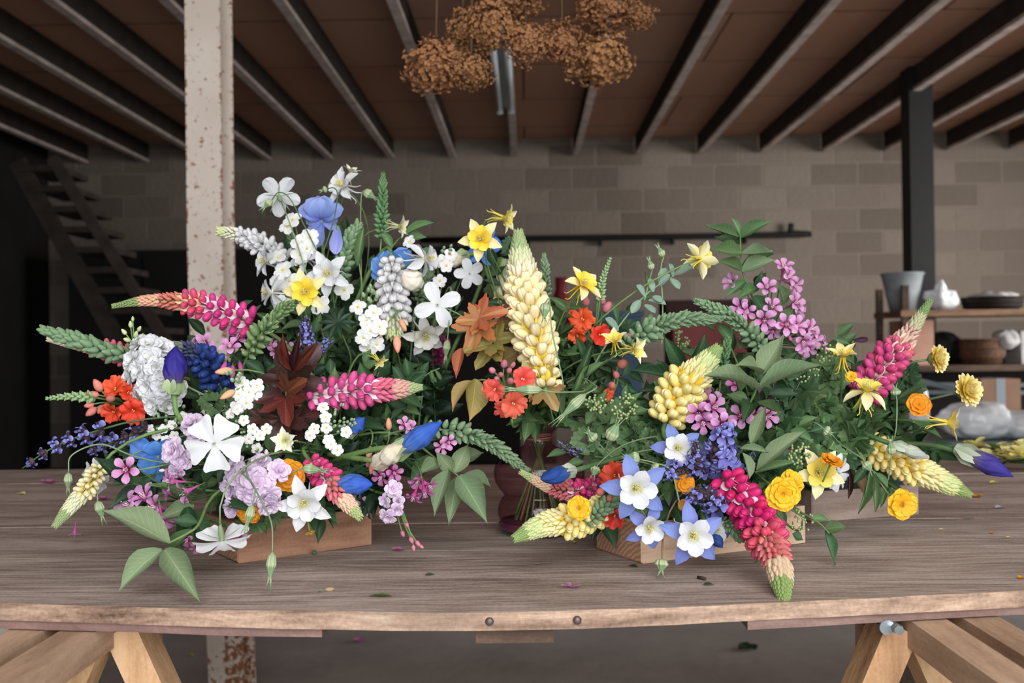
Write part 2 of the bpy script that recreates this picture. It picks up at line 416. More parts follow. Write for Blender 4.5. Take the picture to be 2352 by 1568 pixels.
def steel_column():
    mb = MB(); fx, fy, t = .0515, .062, .009
    prof = [(-fx, -fy), (fx, -fy), (fx, -fy + t), (.005, -fy + t), (.005, fy - t), (fx, fy - t), (fx, fy), (-fx, fy), (-fx, fy - t), (-.005, fy - t), (-.005, -fy + t), (-fx, -fy + t)]
    zs = [(0, .052), (.3, .042), (.6, .03), (.95, .012), (1.15, .004), (1.3, 0), (H_J + .17, 0)]
    b = 0
    for z, dx in zs:
        for x, y in prof: mb.v.append(Vector((x + dx, y, z)))
    n = len(prof)
    for k in range(len(zs) - 1):
        for i in range(n):
            a = k * n + i; c = k * n + (i + 1) % n
            mb.f.append((a, c, c + n, a + n)); mb.mi.append(0); mb.sm.append(False); mb.uv += [(0, 0)] * 4
    p = P(485, 500, 2.94)
    t_ = thing('steel_column', 'cream painted steel column with rust spots standing behind the table', 'column', (p.x, p.y, 0))
    part('shaft', mb.mesh('shaft', [CREAM]), t_, Tr(p.x, p.y, 0))
    pl = MB(); pl.box((-.11, -.11, 0), (.11, .11, .012)); part('base_plate', pl.mesh('base_plate', [CREAM]), t_, Tr(p.x + .052, p.y, 0))
steel_column()
p = P(2109, 500, 6.9)
mb = MB(); mb.box((-.08, -.08, 0), (.08, .08, H_J + .17)); mb.box((-.11, -.11, 0), (.11, .11, .02))
single('steel_post', mb.mesh('post', [BLACKMETAL]), 'black square post in front of the block wall behind the shelf rack', 'post', Tr(p.x, p.y, 0))
# ------------------------------------------------ pipe on the back wall
a, e = P(965, 550, 8.93), P(1800, 544, 8.85)
mb = MB(); up = Vector((0, 0, .09))
mb.tube(smooth_path([Vector((a.x, 8.94, a.z)), Vector((e.x, 8.94, a.z + .0)), Vector((e.x + .07, 8.94, a.z + .02)), Vector((e.x + .085, 8.94, a.z + .1))], 6), .026, 8)
for k in range(5):
    x = a.x + (e.x - a.x) * (k + .5) / 5; mb.box((x - .01, 8.92, a.z - .07), (x + .01, 9.015, a.z + .02))
single('wall_pipe', mb.mesh('wall_pipe', [BLACKMETAL]), 'thin black pipe running along the back wall with an upturned end', 'pipe')
# ------------------------------------------------ ceiling light
pa, pb = P(1148, 118, 5.35), P(1166, 262, 6.95)
t_ = thing('fluorescent_light', 'twin tube fluorescent light fixture under the ceiling joist', 'ceiling light', (pa.x, pa.y, H_J))
WHITEMETAL = plain('white_fixture_metal', '#a8adb0', .35, 0, .2, 10, '#8f9497', spec=.6)
TUBEGLASS = plain('unlit_tube_glass', '#cfd6da', .15, 0, 0, 10, '#c2cace', spec=.8)
L = pb.y - pa.y
mb = MB(); mb.box((-.035, 0, -.05), (.035, L, 0)); part('housing', mb.mesh('housing', [WHITEMETAL]), t_, Tr(pa.x, pa.y, H_J - .001))
for s in (-1, 1):
    mb = MB(); mb.tube([(s * .04, .03, -.075), (s * .04, L - .03, -.075)], .018, 10, cap=True)
    part('tube', mb.mesh('tube', [TUBEGLASS]), t_, Tr(pa.x, pa.y, H_J))
    for yy in (.0, L - .03):
        mb = MB(); mb.box((s * .04 - .018, yy, -.1), (s * .04 + .018, yy + .03, -.045))
        part('tube_holder', mb.mesh('tube_holder', [WHITEMETAL]), t_, Tr(pa.x, pa.y, H_J))
# ------------------------------------------------ staircase, far left
STAIR = plain('dark_stair_wood', '#4a403a', .8, .05, 0, 8, '#352d28')
def strut(mb, a, b, w, h, mi=0):
    d = (b - a); x = d.normalized(); y = Vector((0, 0, 1)).cross(x)
    if y.length < .01: y = Vector((0, 1, 0))
    y.normalize(); z = x.cross(y)
    M = Matrix.Translation(a) @ Matrix((x, y, z)).transposed().to_4x4()
    mb.box((0, -w / 2, -h / 2), (d.length, w / 2, h / 2), mi, M)
t_ = thing('staircase', 'steep open wooden staircase in the dark left corner', 'staircase', (P(300, 700, 6.8).x, 6.8, 0))
def ext(a, b, z):   # carry a line down to height z
    d = b - a; return a + d * ((z - a.z) / d.z)
s1a, s1b = P(120, 362, 6.6), P(385, 790, 6.6)
mb = MB(); strut(mb, s1a, ext(s1a, s1b, .02), .04, .07); part('handrail', mb.mesh('stringer', [STAIR]), t_)
s2a, s2b = P(40, 372, 6.7), P(268, 780, 6.7)
mb = MB(); strut(mb, s2a, ext(s2a, s2b, .06), .04, .11); part('stringer', mb.mesh('stringer', [STAIR]), t_)
for k in range(12):
    x0, y0 = 62 + 29 * k, 392 + 46 * k
    q = P(x0 + 45, y0, 6.75)
    if q.z < .15: continue
    mb = MB(); mb.box((-.13, -.1, -.02), (.13, .35, .02)); part('tread', mb.mesh('tread', [STAIR]), t_, Matrix.Translation(q))
# ================================================ table
Y0, Y1 = T(1176, 1408).y, T(1176, 1066).y
seams = [Y0, T(1176, 1262).y, T(1176, 1199).y, T(1176, 1143).y, T(1176, 1098).y, Y1]
TH = .0165
EDGE = [(T(x_, y_).x, T(x_, y_).y) for x_, y_ in ((0, 1387), (260, 1394), (520, 1401), (780, 1405), (1040, 1408), (1300, 1405), (1550, 1396), (1800, 1383), (2080, 1369), (2352, 1355))]
def edge_y(x):      # the sawn front edge of the old table is slightly bowed
    if x <= EDGE[0][0]: return EDGE[0][1] + (EDGE[0][0] - x) * .08
    for (a_, ya), (b_, yb) in zip(EDGE, EDGE[1:]):
        if x <= b_: return ya + (yb - ya) * (x - a_) / (b_ - a_)
    return EDGE[-1][1] + (x - EDGE[-1][0]) * .1
tb = thing('work_table', 'long weathered plank work table covered in flowers', 'table', (0, (Y0 + Y1) / 2, ZT - TH))
for k in range(5):
    a_, b_ = seams[k] + (.0007 if k else 0), seams[k + 1] - .0007
    nx = 60; rnd = random.Random(k)
    mb = MB(); z = ZT - (0, .0006, .0003, .0008, 0)[k]
    pr = [(a_, z - TH), (a_, z - .002), (a_ + .002, z), (b_ - .0015, z), (b_, z - .0015), (b_, z - TH)]
    def pfn(u, v, pr=pr, k=k):
        y, zz = pr[int(round(v * 5))]
        x = -1.42 + 2.9 * u
        if k == 0 and v < .45: y += edge_y(x) - Y0; y += .0035 * noise.noise((x * 3, 0, v)) + .0015 * noise.noise((x * 19, 3, v * 9)); zz += (.0015 * noise.noise((x * 8, 5, 0)) if v > .1 else 0)
        return (x, y, zz)
    mb.grid(pfn, 160 if k == 0 else 20, 5)
    mb.sm = [False] * len(mb.sm)
    b0 = len(mb.v)
    for x in (-1.42, 1.48):
        b0 = len(mb.v); a_ = (edge_y(x) if k == 0 else a_)
        mb.v += [Vector((x, a_, z - TH)), Vector((x, b_, z - TH)), Vector((x, b_, z)), Vector((x, a_, z))]
        mb.f.append((b0, b0 + 1, b0 + 2, b0 + 3)); mb.mi.append(0); mb.sm.append(False); mb.uv += [(0, 0)] * 4
    if k == 0:
        nf = 160 * 5
        for i in range(160 * 2): mb.mi[i] = 1       # the sawn front face of the first board
    part('plank', mb.mesh('plank', [WOOD, WOODEDGE]), tb)
UNDER = wood_mat('purplish_underboard', ['#5b4540', '#7d625b', '#97796f'], grain=16, knots=False)
for xa, xb in ((-1.42, -.20), (.21, 1.48)):      # thin board nailed under the edge, following its bow
    def ufn(u, v, xa=xa, xb=xb):
        x = xa + (xb - xa) * u; y0 = edge_y(x) + .004; zt_ = ZT - TH - .0005; zb_ = ZT - TH - .009 - .0012 * noise.noise((x * 6, 2, 0))
        return [(x, y0 + .12, zt_), (x, y0, zt_), (x, y0, zb_), (x, y0 + .12, zb_), (x, y0 + .12, zt_)][int(round(v * 4))]
    mb = MB(); mb.grid(ufn, 60, 4); mb.sm = [False] * len(mb.sm)
    for x in (xa, xb): c0 = len(mb.v); mb.v += [Vector(ufn((x - xa) / (xb - xa), q / 4)) for q in range(4)]; mb.f.append((c0, c0 + 1, c0 + 2, c0 + 3)); mb.mi.append(0); mb.sm.append(False); mb.uv += [(0, 0)] * 4
    part('underboard', mb.mesh('underboard', [UNDER]), tb)
ba, bb = P(1091, 1442, Y0), P(1272, 1475, Y0)
mb = MB(); mb.box((ba.x, Y0 + .012, ZT - TH - .015), (bb.x, Y1 - .02, ZT - TH - .0005)); part('batten', mb.mesh('batten', [WOODDARK]), tb)
NAIL = plain('rusty_nail_heads', '#6d5f5b', .45, .1, .6, 60, '#453733')
for px, py in ((1124, 1421), (1326, 1421)):
    q = P(px, py, Y0); mb = MB(); mb.ell((0, 0, 0), (.0042, .0022, .0042), 12, 6)
    part('nail', mb.mesh('nail', [NAIL]), tb, Matrix.Translation((q.x, edge_y(q.x) - .0008, max(min(q.z, ZT - .008), ZT - TH + .006))))
# ================================================ trestles
def trestle(name, label, side):
    # two long pine beams running front to back with splayed legs, seen past the front edge of the table
    bx = T(228, 1447, ZT - .04).x if side < 0 else T(2092, 1424, ZT - .04).x
    t_ = thing(name, label, 'trestle', (bx, 1.2, 0))
    zt = ZT - TH - .0095
    for dx, dz in ((0, 0), (side * .055, 0)):
        mb = MB(); mb.box((bx + dx - .019, .42, zt - .030), (bx + dx + .019, 1.95, zt - .001)); part('beam', mb.mesh('beam', [WOODPALE]), t_)
    for y in (1.04, .55):
        for s, w in ((-side, .37), (side, .30)):
            a = Vector((bx + s * .012 - side * .012, y + .01 * s, zt - .012)); b_ = Vector((bx + s * w + side * .02, y + .02 * s, .0))
            mb = MB(); strut(mb, a, b_, .045, .034)
            part('leg', mb.mesh('leg', [WOODPALEZ]), t_)
    for s in (-1, 1):
        mb = MB(); strut(mb, Vector((bx - side * .02, 1.12, zt - .035)), Vector((bx - side * .02, 1.12, .66)), .03, .02)
    part('brace', mb.mesh('brace', [WOODPALE]), t_)
    if side > 0:
        mb = MB(); q = P(2040, 1428, 1.0); mb.tube([q, q + Vector((0, -.03, 0))], [.005, .005], 6); mb.tube([q + Vector((-.008, -.012, 0)), q + Vector((-.008, -.02, 0))], [.0075, .0075], 12)
        part('bolt', mb.mesh('bolt', [plain('zinc_bolt', '#a9b3b8', .3, 0, .9, 20)]), t_)
trestle('trestle', 'pale wooden trestle under the left end of the table', -1)
trestle('trestle', 'pale wooden trestle under the right end of the table with a zinc bolt', 1)

# dark cupboard added to blacken the lower part of the back wall
a, e = P(150, 562, 8.4), P(1190, 562, 8.4)
t_ = thing('added_dark_cupboard', 'long dark cupboard added to darken the back wall behind the left bouquet', 'cupboard', ((a.x + e.x) / 2, 8.6, 0))
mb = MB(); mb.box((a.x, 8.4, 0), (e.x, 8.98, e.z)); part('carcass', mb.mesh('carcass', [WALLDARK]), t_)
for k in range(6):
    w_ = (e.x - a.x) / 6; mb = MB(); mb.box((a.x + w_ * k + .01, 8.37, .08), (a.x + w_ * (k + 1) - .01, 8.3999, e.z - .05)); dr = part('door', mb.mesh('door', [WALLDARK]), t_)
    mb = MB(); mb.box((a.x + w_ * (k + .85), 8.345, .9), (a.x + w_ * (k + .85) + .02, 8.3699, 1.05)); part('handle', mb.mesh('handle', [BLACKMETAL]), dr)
# ================================================ plant library
LIB = {}
def lib(key, build):
    if key not in LIB: LIB[key] = build()
    return LIB[key]
STEM = plain('green_stem', '#6f8a50', .55, .15, 0, 60, '#587240')
STEMD = plain('dark_green_stem', '#4c6b40', .55, .15, 0, 60, '#3c5633')
STEMP = plain('pinkish_stem', '#a07a68', .55, .15, 0, 60, '#7a5a4a')
STEMG = plain('glaucous_stem', '#7f9470', .6, .1, 0, 60, '#6c8260')
STEMS = {'g': STEM, 'd': STEMD, 'p': STEMP, 'w': STEMG}
# leaves
leaf_mat('dark_leaf', '#2e4a2e', '#4c6a44', 9, .12)
leaf_mat('mid_leaf', '#4b683f', '#6f8a5c', 9, .15)
leaf_mat('sage_leaf', '#6e8360', '#8fa07a', 10, .15, .7, dv=.08)
leaf_mat('deep_leaf', '#1f3524', '#344c32', 8, .1, .45)
leaf_mat('glaucous_leaf', '#7c9484', '#98ac9a', 3, .15, .7, dv=.1)
leaf_mat('orange_leaf', '#a0623c', '#bb8656', 8, .25, tipc='#b8532f')
leaf_mat('olive_leaf', '#85763f', '#a3935c', 8, .25, tipc='#a06e3a')
leaf_mat('bronze_leaf', '#331c1a', '#4d2e29', 7, .2, .4)
leaf_mat('rust_leaf', '#55261e', '#7c4030', 7, .25, .4)
leaf_mat('green_bract', '#6f8f5e', '#8faa78', 5, .12)
leaf_mat('dry_leaf', '#8a6a52', '#a88a70', 7, .15)
def leaf_mesh(kind, mat, var):
    def b():
        mb = MB(); s = var * 3.7
        cv = (-.35, -.75, .2, -.5)[var % 4]; a0 = (.18, .4, -.1, .3)[var % 4]
        if kind == 'ovate': petal(mb, 1, 1, OVATE, a0, cv, .35, .03, 4, 8, 12, seed=s)
        elif kind == 'lance': petal(mb, 1, 1, LANCE, a0, cv, .3, .02, 3, 6, 12, seed=s)
        elif kind == 'round': petal(mb, 1, 1, ROUND, a0 * .5, cv * .5, .25, .03, 3, 8, 8, seed=s)
        elif kind == 'needle':
            for k in range(7):
                petal(mb, .5 + .1 * (k % 3), .05, STRAP, .3, -.2, .3, nu=2, nv=4, M=Rz((k - 3) * .33) @ Tr(.06 * abs(k - 3), 0, 0))
            mb.tube([(0, 0, 0), (.45, 0, .03)], .012, 4)
        elif kind == 'ninebark':
            def r(a):
                t = abs(a); base = .40 + .60 * max(0, 1 - t / .52) ** .9; base = max(base, .36 + .42 * max(0, 1 - abs(t - 1.0) / .5), .34 + .16 * max(0, 1 - abs(t - 1.85) / .4))
                return (base + .085 * ((a * 3.6 * (1 if a > 0 else -1)) % 1) - .04) * (1 if t < 2.0 else max(.1, 1 - (t - 2.0) * 2))
            fan(mb, r, 2.35, 96, 6, .3, .35 + .1 * var, M=Sc(1, 1.05, 1))
        elif kind == 'columbine':
            for q in (-1, 0, 1):
                def r(a, q=q): return (.34 + .1 * abs(cos(a * 2.2)) ** .6) + .035 * cos(a * 11)
                fan(mb, r, 1.5, 30, 4, .12, .5, M=Rz(q * 1.05) @ Tr(.42 if q == 0 else .2, 0, .02) @ Ry(-.1 * (var % 3)) )
                mb.tube([(0, 0, 0), Rz(q * 1.05) @ Vector((.42 if q == 0 else .2, 0, .02))], .012, 4)
            mb.v = [Vector((p.x, p.y * 1.15, p.z)) for p in mb.v]
        elif kind == 'palmate':
            for k in range(10):
                petal(mb, .55, .15, LANCE, .25, -.5, .5, nu=4, nv=8, M=Rz(2 * pi * k / 10) @ Tr(.02, 0, 0))
        if kind in ('ovate', 'lance', 'round'):      # tip exactly at x = 1, keep the curve
            nu = 6 if kind == 'lance' else 8; tp = mb.v[-1 - nu // 2]; an = math.atan2(tp.z, tp.x); k = 1 / sqrt(tp.x ** 2 + tp.z ** 2)
            mb.v = [Vector(((p.x * cos(an) + p.z * sin(an)) * k, p.y, (p.z * cos(an) - p.x * sin(an)) * k)) for p in mb.v]
        return mb.mesh('leaf', [MATS[mat]])
    return lib((kind, mat, var), b)
def leaf_M(a, b, wid, nrm):
    x = b - a; L = x.length; X = x.normalized(); Y = nrm.cross(X)
    if Y.length < 1e-4: Y = X.orthogonal()
    Y.normalize(); Z = X.cross(Y)
    return Matrix.Translation(a) @ Matrix((X, Y, Z)).transposed().to_4x4() @ Sc(L, wid if wid else L, L)
def put_leaf(parent, a, b, wid, nrm, kind, mat, var=None, label=None, name='leaf'):
    return part(name, leaf_mesh(kind, mat, random.randrange(4) if var is None else var), parent, leaf_M(a, b, wid, nrm), label)
def stem_part(parent, pts, r0=.0013, r1=None, mat='g', name='stem', n=6):
    r1 = r0 if r1 is None else r1; L = len(pts) - 1
    mb = MB(); mb.tube(pts, [r0 + (r1 - r0) * i / L for i in range(L + 1)], n)
    o = part(name, mb.mesh('stem', [STEMS[mat]]), parent); return o
# where the stems are gathered
ANCH = {'L': Vector((-.245, 1.265, ZT + .075)), 'LB': Vector((-.30, 1.45, ZT + .12)), 'R': Vector((.26, 1.26, ZT + .075)),
        'RR': Vector((.50, 1.50, ZT + .075)), 'LC': Vector((-.17, 1.47, ZT + .12)), 'RM': Vector((.34, 1.45, ZT + .12))}
VC = T(1240, 1222); VC.z = ZT     # centre of the glass vase's foot
VN = VC + Vector((0, 0, .128))
HERO = []
vase_n = [0]
def stem_path(p, d, anchor, bend=.4):
    d = d.normalized()
    if anchor == 'V':
        k = vase_n[0]; vase_n[0] += 1; a = k * 2.4; q = VN + Vector((cos(a), sin(a), 0)) * .010
        L = (p - q).length
        out = bez(p, p + d * L * .3, q + Vector((0, 0, L * .45)), q)
        e = VC + Vector((-cos(a) * .034, -sin(a) * .034, .012 + .008 * (k % 3)))
        return out + [q.lerp(e, .35), q.lerp(e, .7), e]
    q = ANCH[anchor] + Vector((random.uniform(-.035, .035), random.uniform(-.025, .025), random.uniform(-.01, .01)))
    L = (p - q).length
    return bez(p, p + d * L * bend, q + Vector((0, 0, .3 * L)) if q.z + .02 < p.z else q + Vector((0, 0, .25 * L)), q)
def hero(label, px, py, d, anchor, behind=True):
    HERO.append((label, px, py, d, anchor, behind))
# ---------------------------------------------- spikes
def spike_axis(pts): return smooth_path([P(*p) for p in pts], 10)
def along(path, t):
    L = [0]
    for a, b in zip(path, path[1:]): L.append(L[-1] + (b - a).length)
    s = t * L[-1]
    for k in range(len(path) - 1):
        if s <= L[k + 1] or k == len(path) - 2:
            f = (s - L[k]) / max(1e-9, L[k + 1] - L[k]); return path[k].lerp(path[k + 1], min(1, f)), (path[k + 1] - path[k]).normalized(), L[-1]
def pea(key, wing, banner, openness, wtip=None):
    def b():
        mw = petal_mat('wing_' + key, [(0, banner), (.25, wing), (.8, wing), (1, wtip or wing)], .5, .2, dv=.1)
        mbn = petal_mat('banner_' + key, [(0, wing), (.25, banner), (1, banner)], .55, .22, dv=.06)
        mb = MB()
        if openness > .5:
            for s in (-1, 1): mb.ell((-.04, s * .07, .62), (.235, .18, .38), 9, 7, 0, egg=-.12)
            M = Matrix(((0, 0, 1, .10), (0, 1, 0, 0), (1, 0, 0, .08), (0, 0, 0, 1)))
            for s in (-1, 1):
                petal(mb, .95, .46, ROUND, .6, .65, .35, 0, 2, 4, 6, 1, M @ Tr(0, s * .1, 0) @ Rx(-s * .55))
        elif openness > .2:
            mb.ell((0, 0, .5), (.2, .17, .48), 8, 7, 0, egg=.1, point=.5)
            M = Matrix(((0, 0, 1, .12), (0, 1, 0, 0), (1, 0, 0, .1), (0, 0, 0, 1)))
            petal(mb, .8, .42, OVATE, .15, -.35, -.6, 0, 2, 4, 6, 1, M)
        else:
            mb.ell((0, 0, .42), (.27, .27, .42), 8, 7, 0, egg=.2, point=.55)
        mb.ell((0, 0, .06), (.11, .1, .1), 6, 4, 2)
        return mb.mesh('floret', [mw, mbn, STEM])
    return lib(('pea', key, openness), b)
def merge_floret(mb, me, M, m0):
    b = len(mb.v); mb.v += [M @ v.co for v in me.vertices]; uvl = me.uv_layers[0].data
    for p in me.polygons:
        mb.f.append(tuple(b + i for i in p.vertices)); mb.mi.append(m0 + p.material_index); mb.sm.append(True)
        for li in p.loop_indices: mb.uv.append(tuple(uvl[li].uv))
STY = {  # (until t, key, wing, banner, openness, tip)
 'hot': [(.30, 'hot1', '#cc3a7e', '#f2dfe6', 1), (.48, 'hot2', '#d24c72', '#efd0a0', 1), (.64, 'hot3', '#d67c6c', '#e3c987', .4), (.80, 'hot4', '#dca68a', '#c7c592', .1), (1, 'hot5', '#8c9f66', '#7a8f5a', 0)],
 'pink': [(.55, 'pnk1', '#d0528c', '#f4e4ea', 1), (.70, 'pnk2', '#e0708f', '#efd3c4', .4), (.86, 'pnk3', '#dfae9d', '#d8d3b0', .1), (1, 'pnk4', '#b4c38e', '#9db57c', 0)],
 'pinkd': [(.40, 'pkd1', '#d4417e', '#f2dde2', 1), (.62, 'pkd2', '#dd7680', '#edd2a8', .4), (.84, 'pkd3', '#e3bfa2', '#d6cfa0', .1), (1, 'pkd4', '#b1bf83', '#9db57c', 0)],
 'hang': [(.36, 'hng1', '#cc2668', '#f3e6ea', 1), (.50, 'hng2', '#d2506c', '#eeddac', 1), (.68, 'hng3', '#d97a7a', '#ead29a', .4), (.80, 'hng4', '#dcc0a0', '#dcd29a', .1), (1, 'hng5', '#92a866', '#7f965a', 0)],
 'rose': [(.40, 'ros1', '#cc4a7e', '#efd9d4', 1), (.52, 'ros2', '#d4647e', '#ecd2b0', 1), (.70, 'ros3', '#d9b4a6', '#b9b48c', .4), (.82, 'ros4', '#b7b48e', '#93a06c', .1), (1, 'ros5', '#7f9660', '#6e8754', 0)],
 'cream': [(.64, 'crm1', '#f3e2b0', '#efd44f', 1, '#f6ecd2'), (.73, 'crm2', '#f0e2c4', '#e8d9a8', .4, '#f1ddc8'), (.84, 'crm3', '#d5d7ad', '#c8cf9b', .1), (1, 'crm4', '#a3b580', '#8da673', 0)],
 'yellow': [(.45, 'ylw1', '#efdc8c', '#ecc93c', 1, '#f4ecc0'), (.66, 'ylw2', '#e9dfa4', '#dfd27c', .4), (.82, 'ylw3', '#ced596', '#bccb86', .1), (1, 'ylw4', '#94a866', '#839a5c', 0)],
 'pale': [(.45, 'pal1', '#eee3b4', '#e9cf6a', 1, '#f3ecd0'), (.72, 'pal2', '#dfe0ba', '#d3d9a8', .2), (1, 'pal3', '#9fb07c', '#8a9e6c', 0)],
 'white': [(.72, 'wht1', '#dad8d8', '#dddee0', 1), (.88, 'wht2', '#e9e6cc', '#dfe0b6', .4), (1, 'wht3', '#d2d7a0', '#c3cd90', 0)],
 'navy': [(.55, 'nvy1', '#2d4184', '#3c4a86', 1), (.75, 'nvy2', '#4a5070', '#3f466c', .4), (.88, 'nvy3', '#7a8070', '#6c745f', .1), (1, 'nvy4', '#9aa368', '#828d58', 0)],
 'coral': [(.4, 'crl1', '#e26a86', '#efd1c9', 1), (.65, 'crl2', '#e39a80', '#e6c79c', .4), (1, 'crl3', '#d3ceb0', '#b8c293', 0)],
 'cap': [(.4, 'cap1', '#b2bf96', '#a5b58a', .1), (1, 'cap2', '#8fa97c', '#7f9b6e', 0)],
 'maroon': [(1, 'mrn1', '#8b1f55', '#a83a70', 1)],
}
def lupin(label, pts, wpx, style, anchor='L', name='lupin', group=None, rings=None, k=6, stem='g', taper=(1, .92, .62, .3), single_key=None, behind=True, rlen=1.0):
    ax = spike_axis(pts); base, tip = ax[0], ax[-1]
    d0 = pts[0][2]; R = wpx * d0 / F / 2; _, _, L = along(ax, 0)
    rings = rings or max(8, int(L / (R * .46)))
    t_ = thing(name, label, 'flower', base, group)
    st = [(s + (None,) if len(s) == 5 else s) for s in STY[style]]
    tipmb = MB(); tipm = []; cum = 0; i = 0
    ts = []; t = 0.0
    while t < .985 and len(ts) < 70:
        ts.append(t); t += (1.0 / rings) * (1.25 - .85 * t) * (1 if t < [q[0] for q in st if q[4] > .5 or q is st[-1]][-1 if st[0][4] <= .5 else len([q for q in st if q[4] > .5]) - 1] else .62)
    nbig = 0
    for ri, t in enumerate(ts):
        p, a, _ = along(ax, t)
        rad = R * lerp_prof([(0, taper[0]), (.35, taper[1]), (.7, taper[2]), (1, taper[3])], t)
        for s in st:
            if t <= s[0]: break
        key = s[1]; op = s[4]
        me = pea(key, s[2], s[3], op, s[5])
        tilt = .1 + .15 * (1 if op > .5 else 0) + (1.1 * t ** 1.3 if op <= .5 else .45 * t) + (.25 if op < .3 else 0); tilt = min(tilt, 1.2)
        kk = k if op > .2 else k + 1
        o0 = a.orthogonal().normalized(); o1 = a.cross(o0)
        for q in range(kk):
            th = 2 * pi * (q + .5 * (ri % 2)) / kk + random.uniform(-.12, .12)
            out = o0 * cos(th) + o1 * sin(th)
            z = (out * cos(tilt) + a * sin(tilt)).normalized()
            if op > .5: z = (z + Vector((0, 0, -.12))).normalized()
            xh = a
            ln = rad / max(.35, cos(tilt)) * random.uniform(.93, 1.07) * rlen
            if op <= .3: ln = max(ln * .8, R * .26)
            wd = min(ln, R * .95) * (1.0 if op > .5 else .9); off = .04
            if op <= .5:
                tl2 = (.95 if op <= .2 else .8) + .25 * t; z = (out * cos(tl2) + a * sin(tl2)).normalized(); ln = max(rad * .95, R * .2); wd = max(rad, R * .2) * .95; off = .42 if op <= .2 else .38
                if op > .2: ln = rad * .8; wd = rad * 1.05
            M = frame(p + out * rad * off, z, random.uniform(-.15, .15), 1, a) @ Sc(wd * .95, wd * 1.0, ln)
            if op > .3 and nbig < 98:
                part('floret', me, t_, M); nbig += 1
            else:
                if key not in tipm: tipm.append(key); tipmb_m = True
                merge_floret(tipmb, me, M, tipm.index(key) * 3)
    if tipmb.v:
        mats = []
        for key in tipm: mats += list([LIB[q] for q in LIB if q[0] == 'pea' and q[1] == key][0].materials)
        part('bud_tip', tipmb.mesh('bud_tip', mats), t_)
    a0 = along(ax, 0)[1]
    sp_ = stem_path(base, -a0, anchor) if anchor else [base - a0 * .02]
    stem_part(t_, list(reversed(sp_)) + ax[1:-1], R * .11 + .0008, .0014, stem)
    hero(label, *PIX(along(ax, .3)[0]), anchor, behind)
    return t_
def bud_mesh(key, c1, c2, tipc, kind='bud'):
    def b():
        mb = MB(); m1 = petal_mat('bud_' + key, [(0, c1), (.7, c1), (1, tipc)], .65, .08, dv=.14)
        m2 = petal_mat('calyx_' + key, [(0, c2), (1, c2)], .65, .08, dv=.14)
        if kind == 'bud':
            mb.ell((0, 0, .5), (.27, .27, .42), 10, 7, 0, egg=.1, point=.25)
            for q in range(4): petal(mb, .62, .34, SEPAL, 1.0, .55, .4, nu=3, nv=5, mi=1, M=Rz(q * pi / 2 + .4) @ Tr(.02, 0, .05))
        elif kind == 'bract':
            petal(mb, 1.05, .42, LANCE, 1.1, -.7, .5, nu=4, nv=6, mi=1, M=Rz(0)); petal(mb, .9, .3, LANCE, 1.25, -.35, .5, nu=4, nv=6, mi=0, M=Rz(.6))
            mb.ell((.05, 0, .42), (.16, .16, .3), 8, 6, 0, point=.3)
        return mb.mesh('bud', [m1, m2])
    return lib(('bud', key, kind), b)
def green_spike(label, pts, wpx, anchor='L', kind='bract', key='sage', group=None, rings=None, k=5, name='budded_spike', behind=True, big=None):
    cols = {'sage': ('#6f8866', '#5a7456', '#8fa27c'), 'bright': ('#70895a', '#5b754c', '#98a878'), 'pinkt': ('#95a37c', '#76906a', '#d3b28a'), 'dark': ('#5f8458', '#4a7048', '#7c9a6a')}[key]
    ax = spike_axis(pts); R = wpx * pts[0][2] / F / 2; _, _, L = along(ax, 0)
    t_ = thing(name, label, 'flower spike', ax[0], group)
    rings = rings or max(9, int(L / (R * .42)))
    me = bud_mesh(key, cols[0], cols[1], cols[2], kind); me2 = bud_mesh(key, cols[0], cols[1], cols[2], 'bud')
    tip = MB(); n = 0; t = 0; ri = 0
    while t < 1:
        p, a, _ = along(ax, t); o0 = a.orthogonal().normalized(); o1 = a.cross(o0)
        rad = R * lerp_prof([(0, .8), (.3, 1), (.7, .8), (1, .34)], t)
        for q in range(k):
            th = 2 * pi * (q + .5 * ri) / k + random.uniform(-.2, .2); out = o0 * cos(th) + o1 * sin(th)
            tilt = .25 + .85 * t + random.uniform(-.1, .1); z = out * cos(tilt) + a * sin(tilt)
            ln = rad / max(.42, cos(tilt)) * random.uniform(.85, 1.1)
            M = frame(p + out * rad * .06, z, 0, 1, a) @ Sc(ln * .95, ln * .95, ln)
            mm = me2 if (kind == 'bract' and t < .35) else me
            if t < .6 and n < 90: part('bud', mm, t_, M); n += 1
            else: merge_floret(tip, mm, M, 0)
        t += (1.0 / rings) * (1.3 - .8 * t); ri += 1
    if tip.v: part('bud_tip', tip.mesh('bud_tip', list(me.materials)), t_)
    a0 = along(ax, 0)[1]
    stem_part(t_, list(reversed(stem_path(ax[0], -a0, anchor))) + ax[1:], .0016, .001, 'w' if key == 'sage' else 'g')
    hero(label, *PIX(along(ax, .3)[0]), anchor, behind); return t_
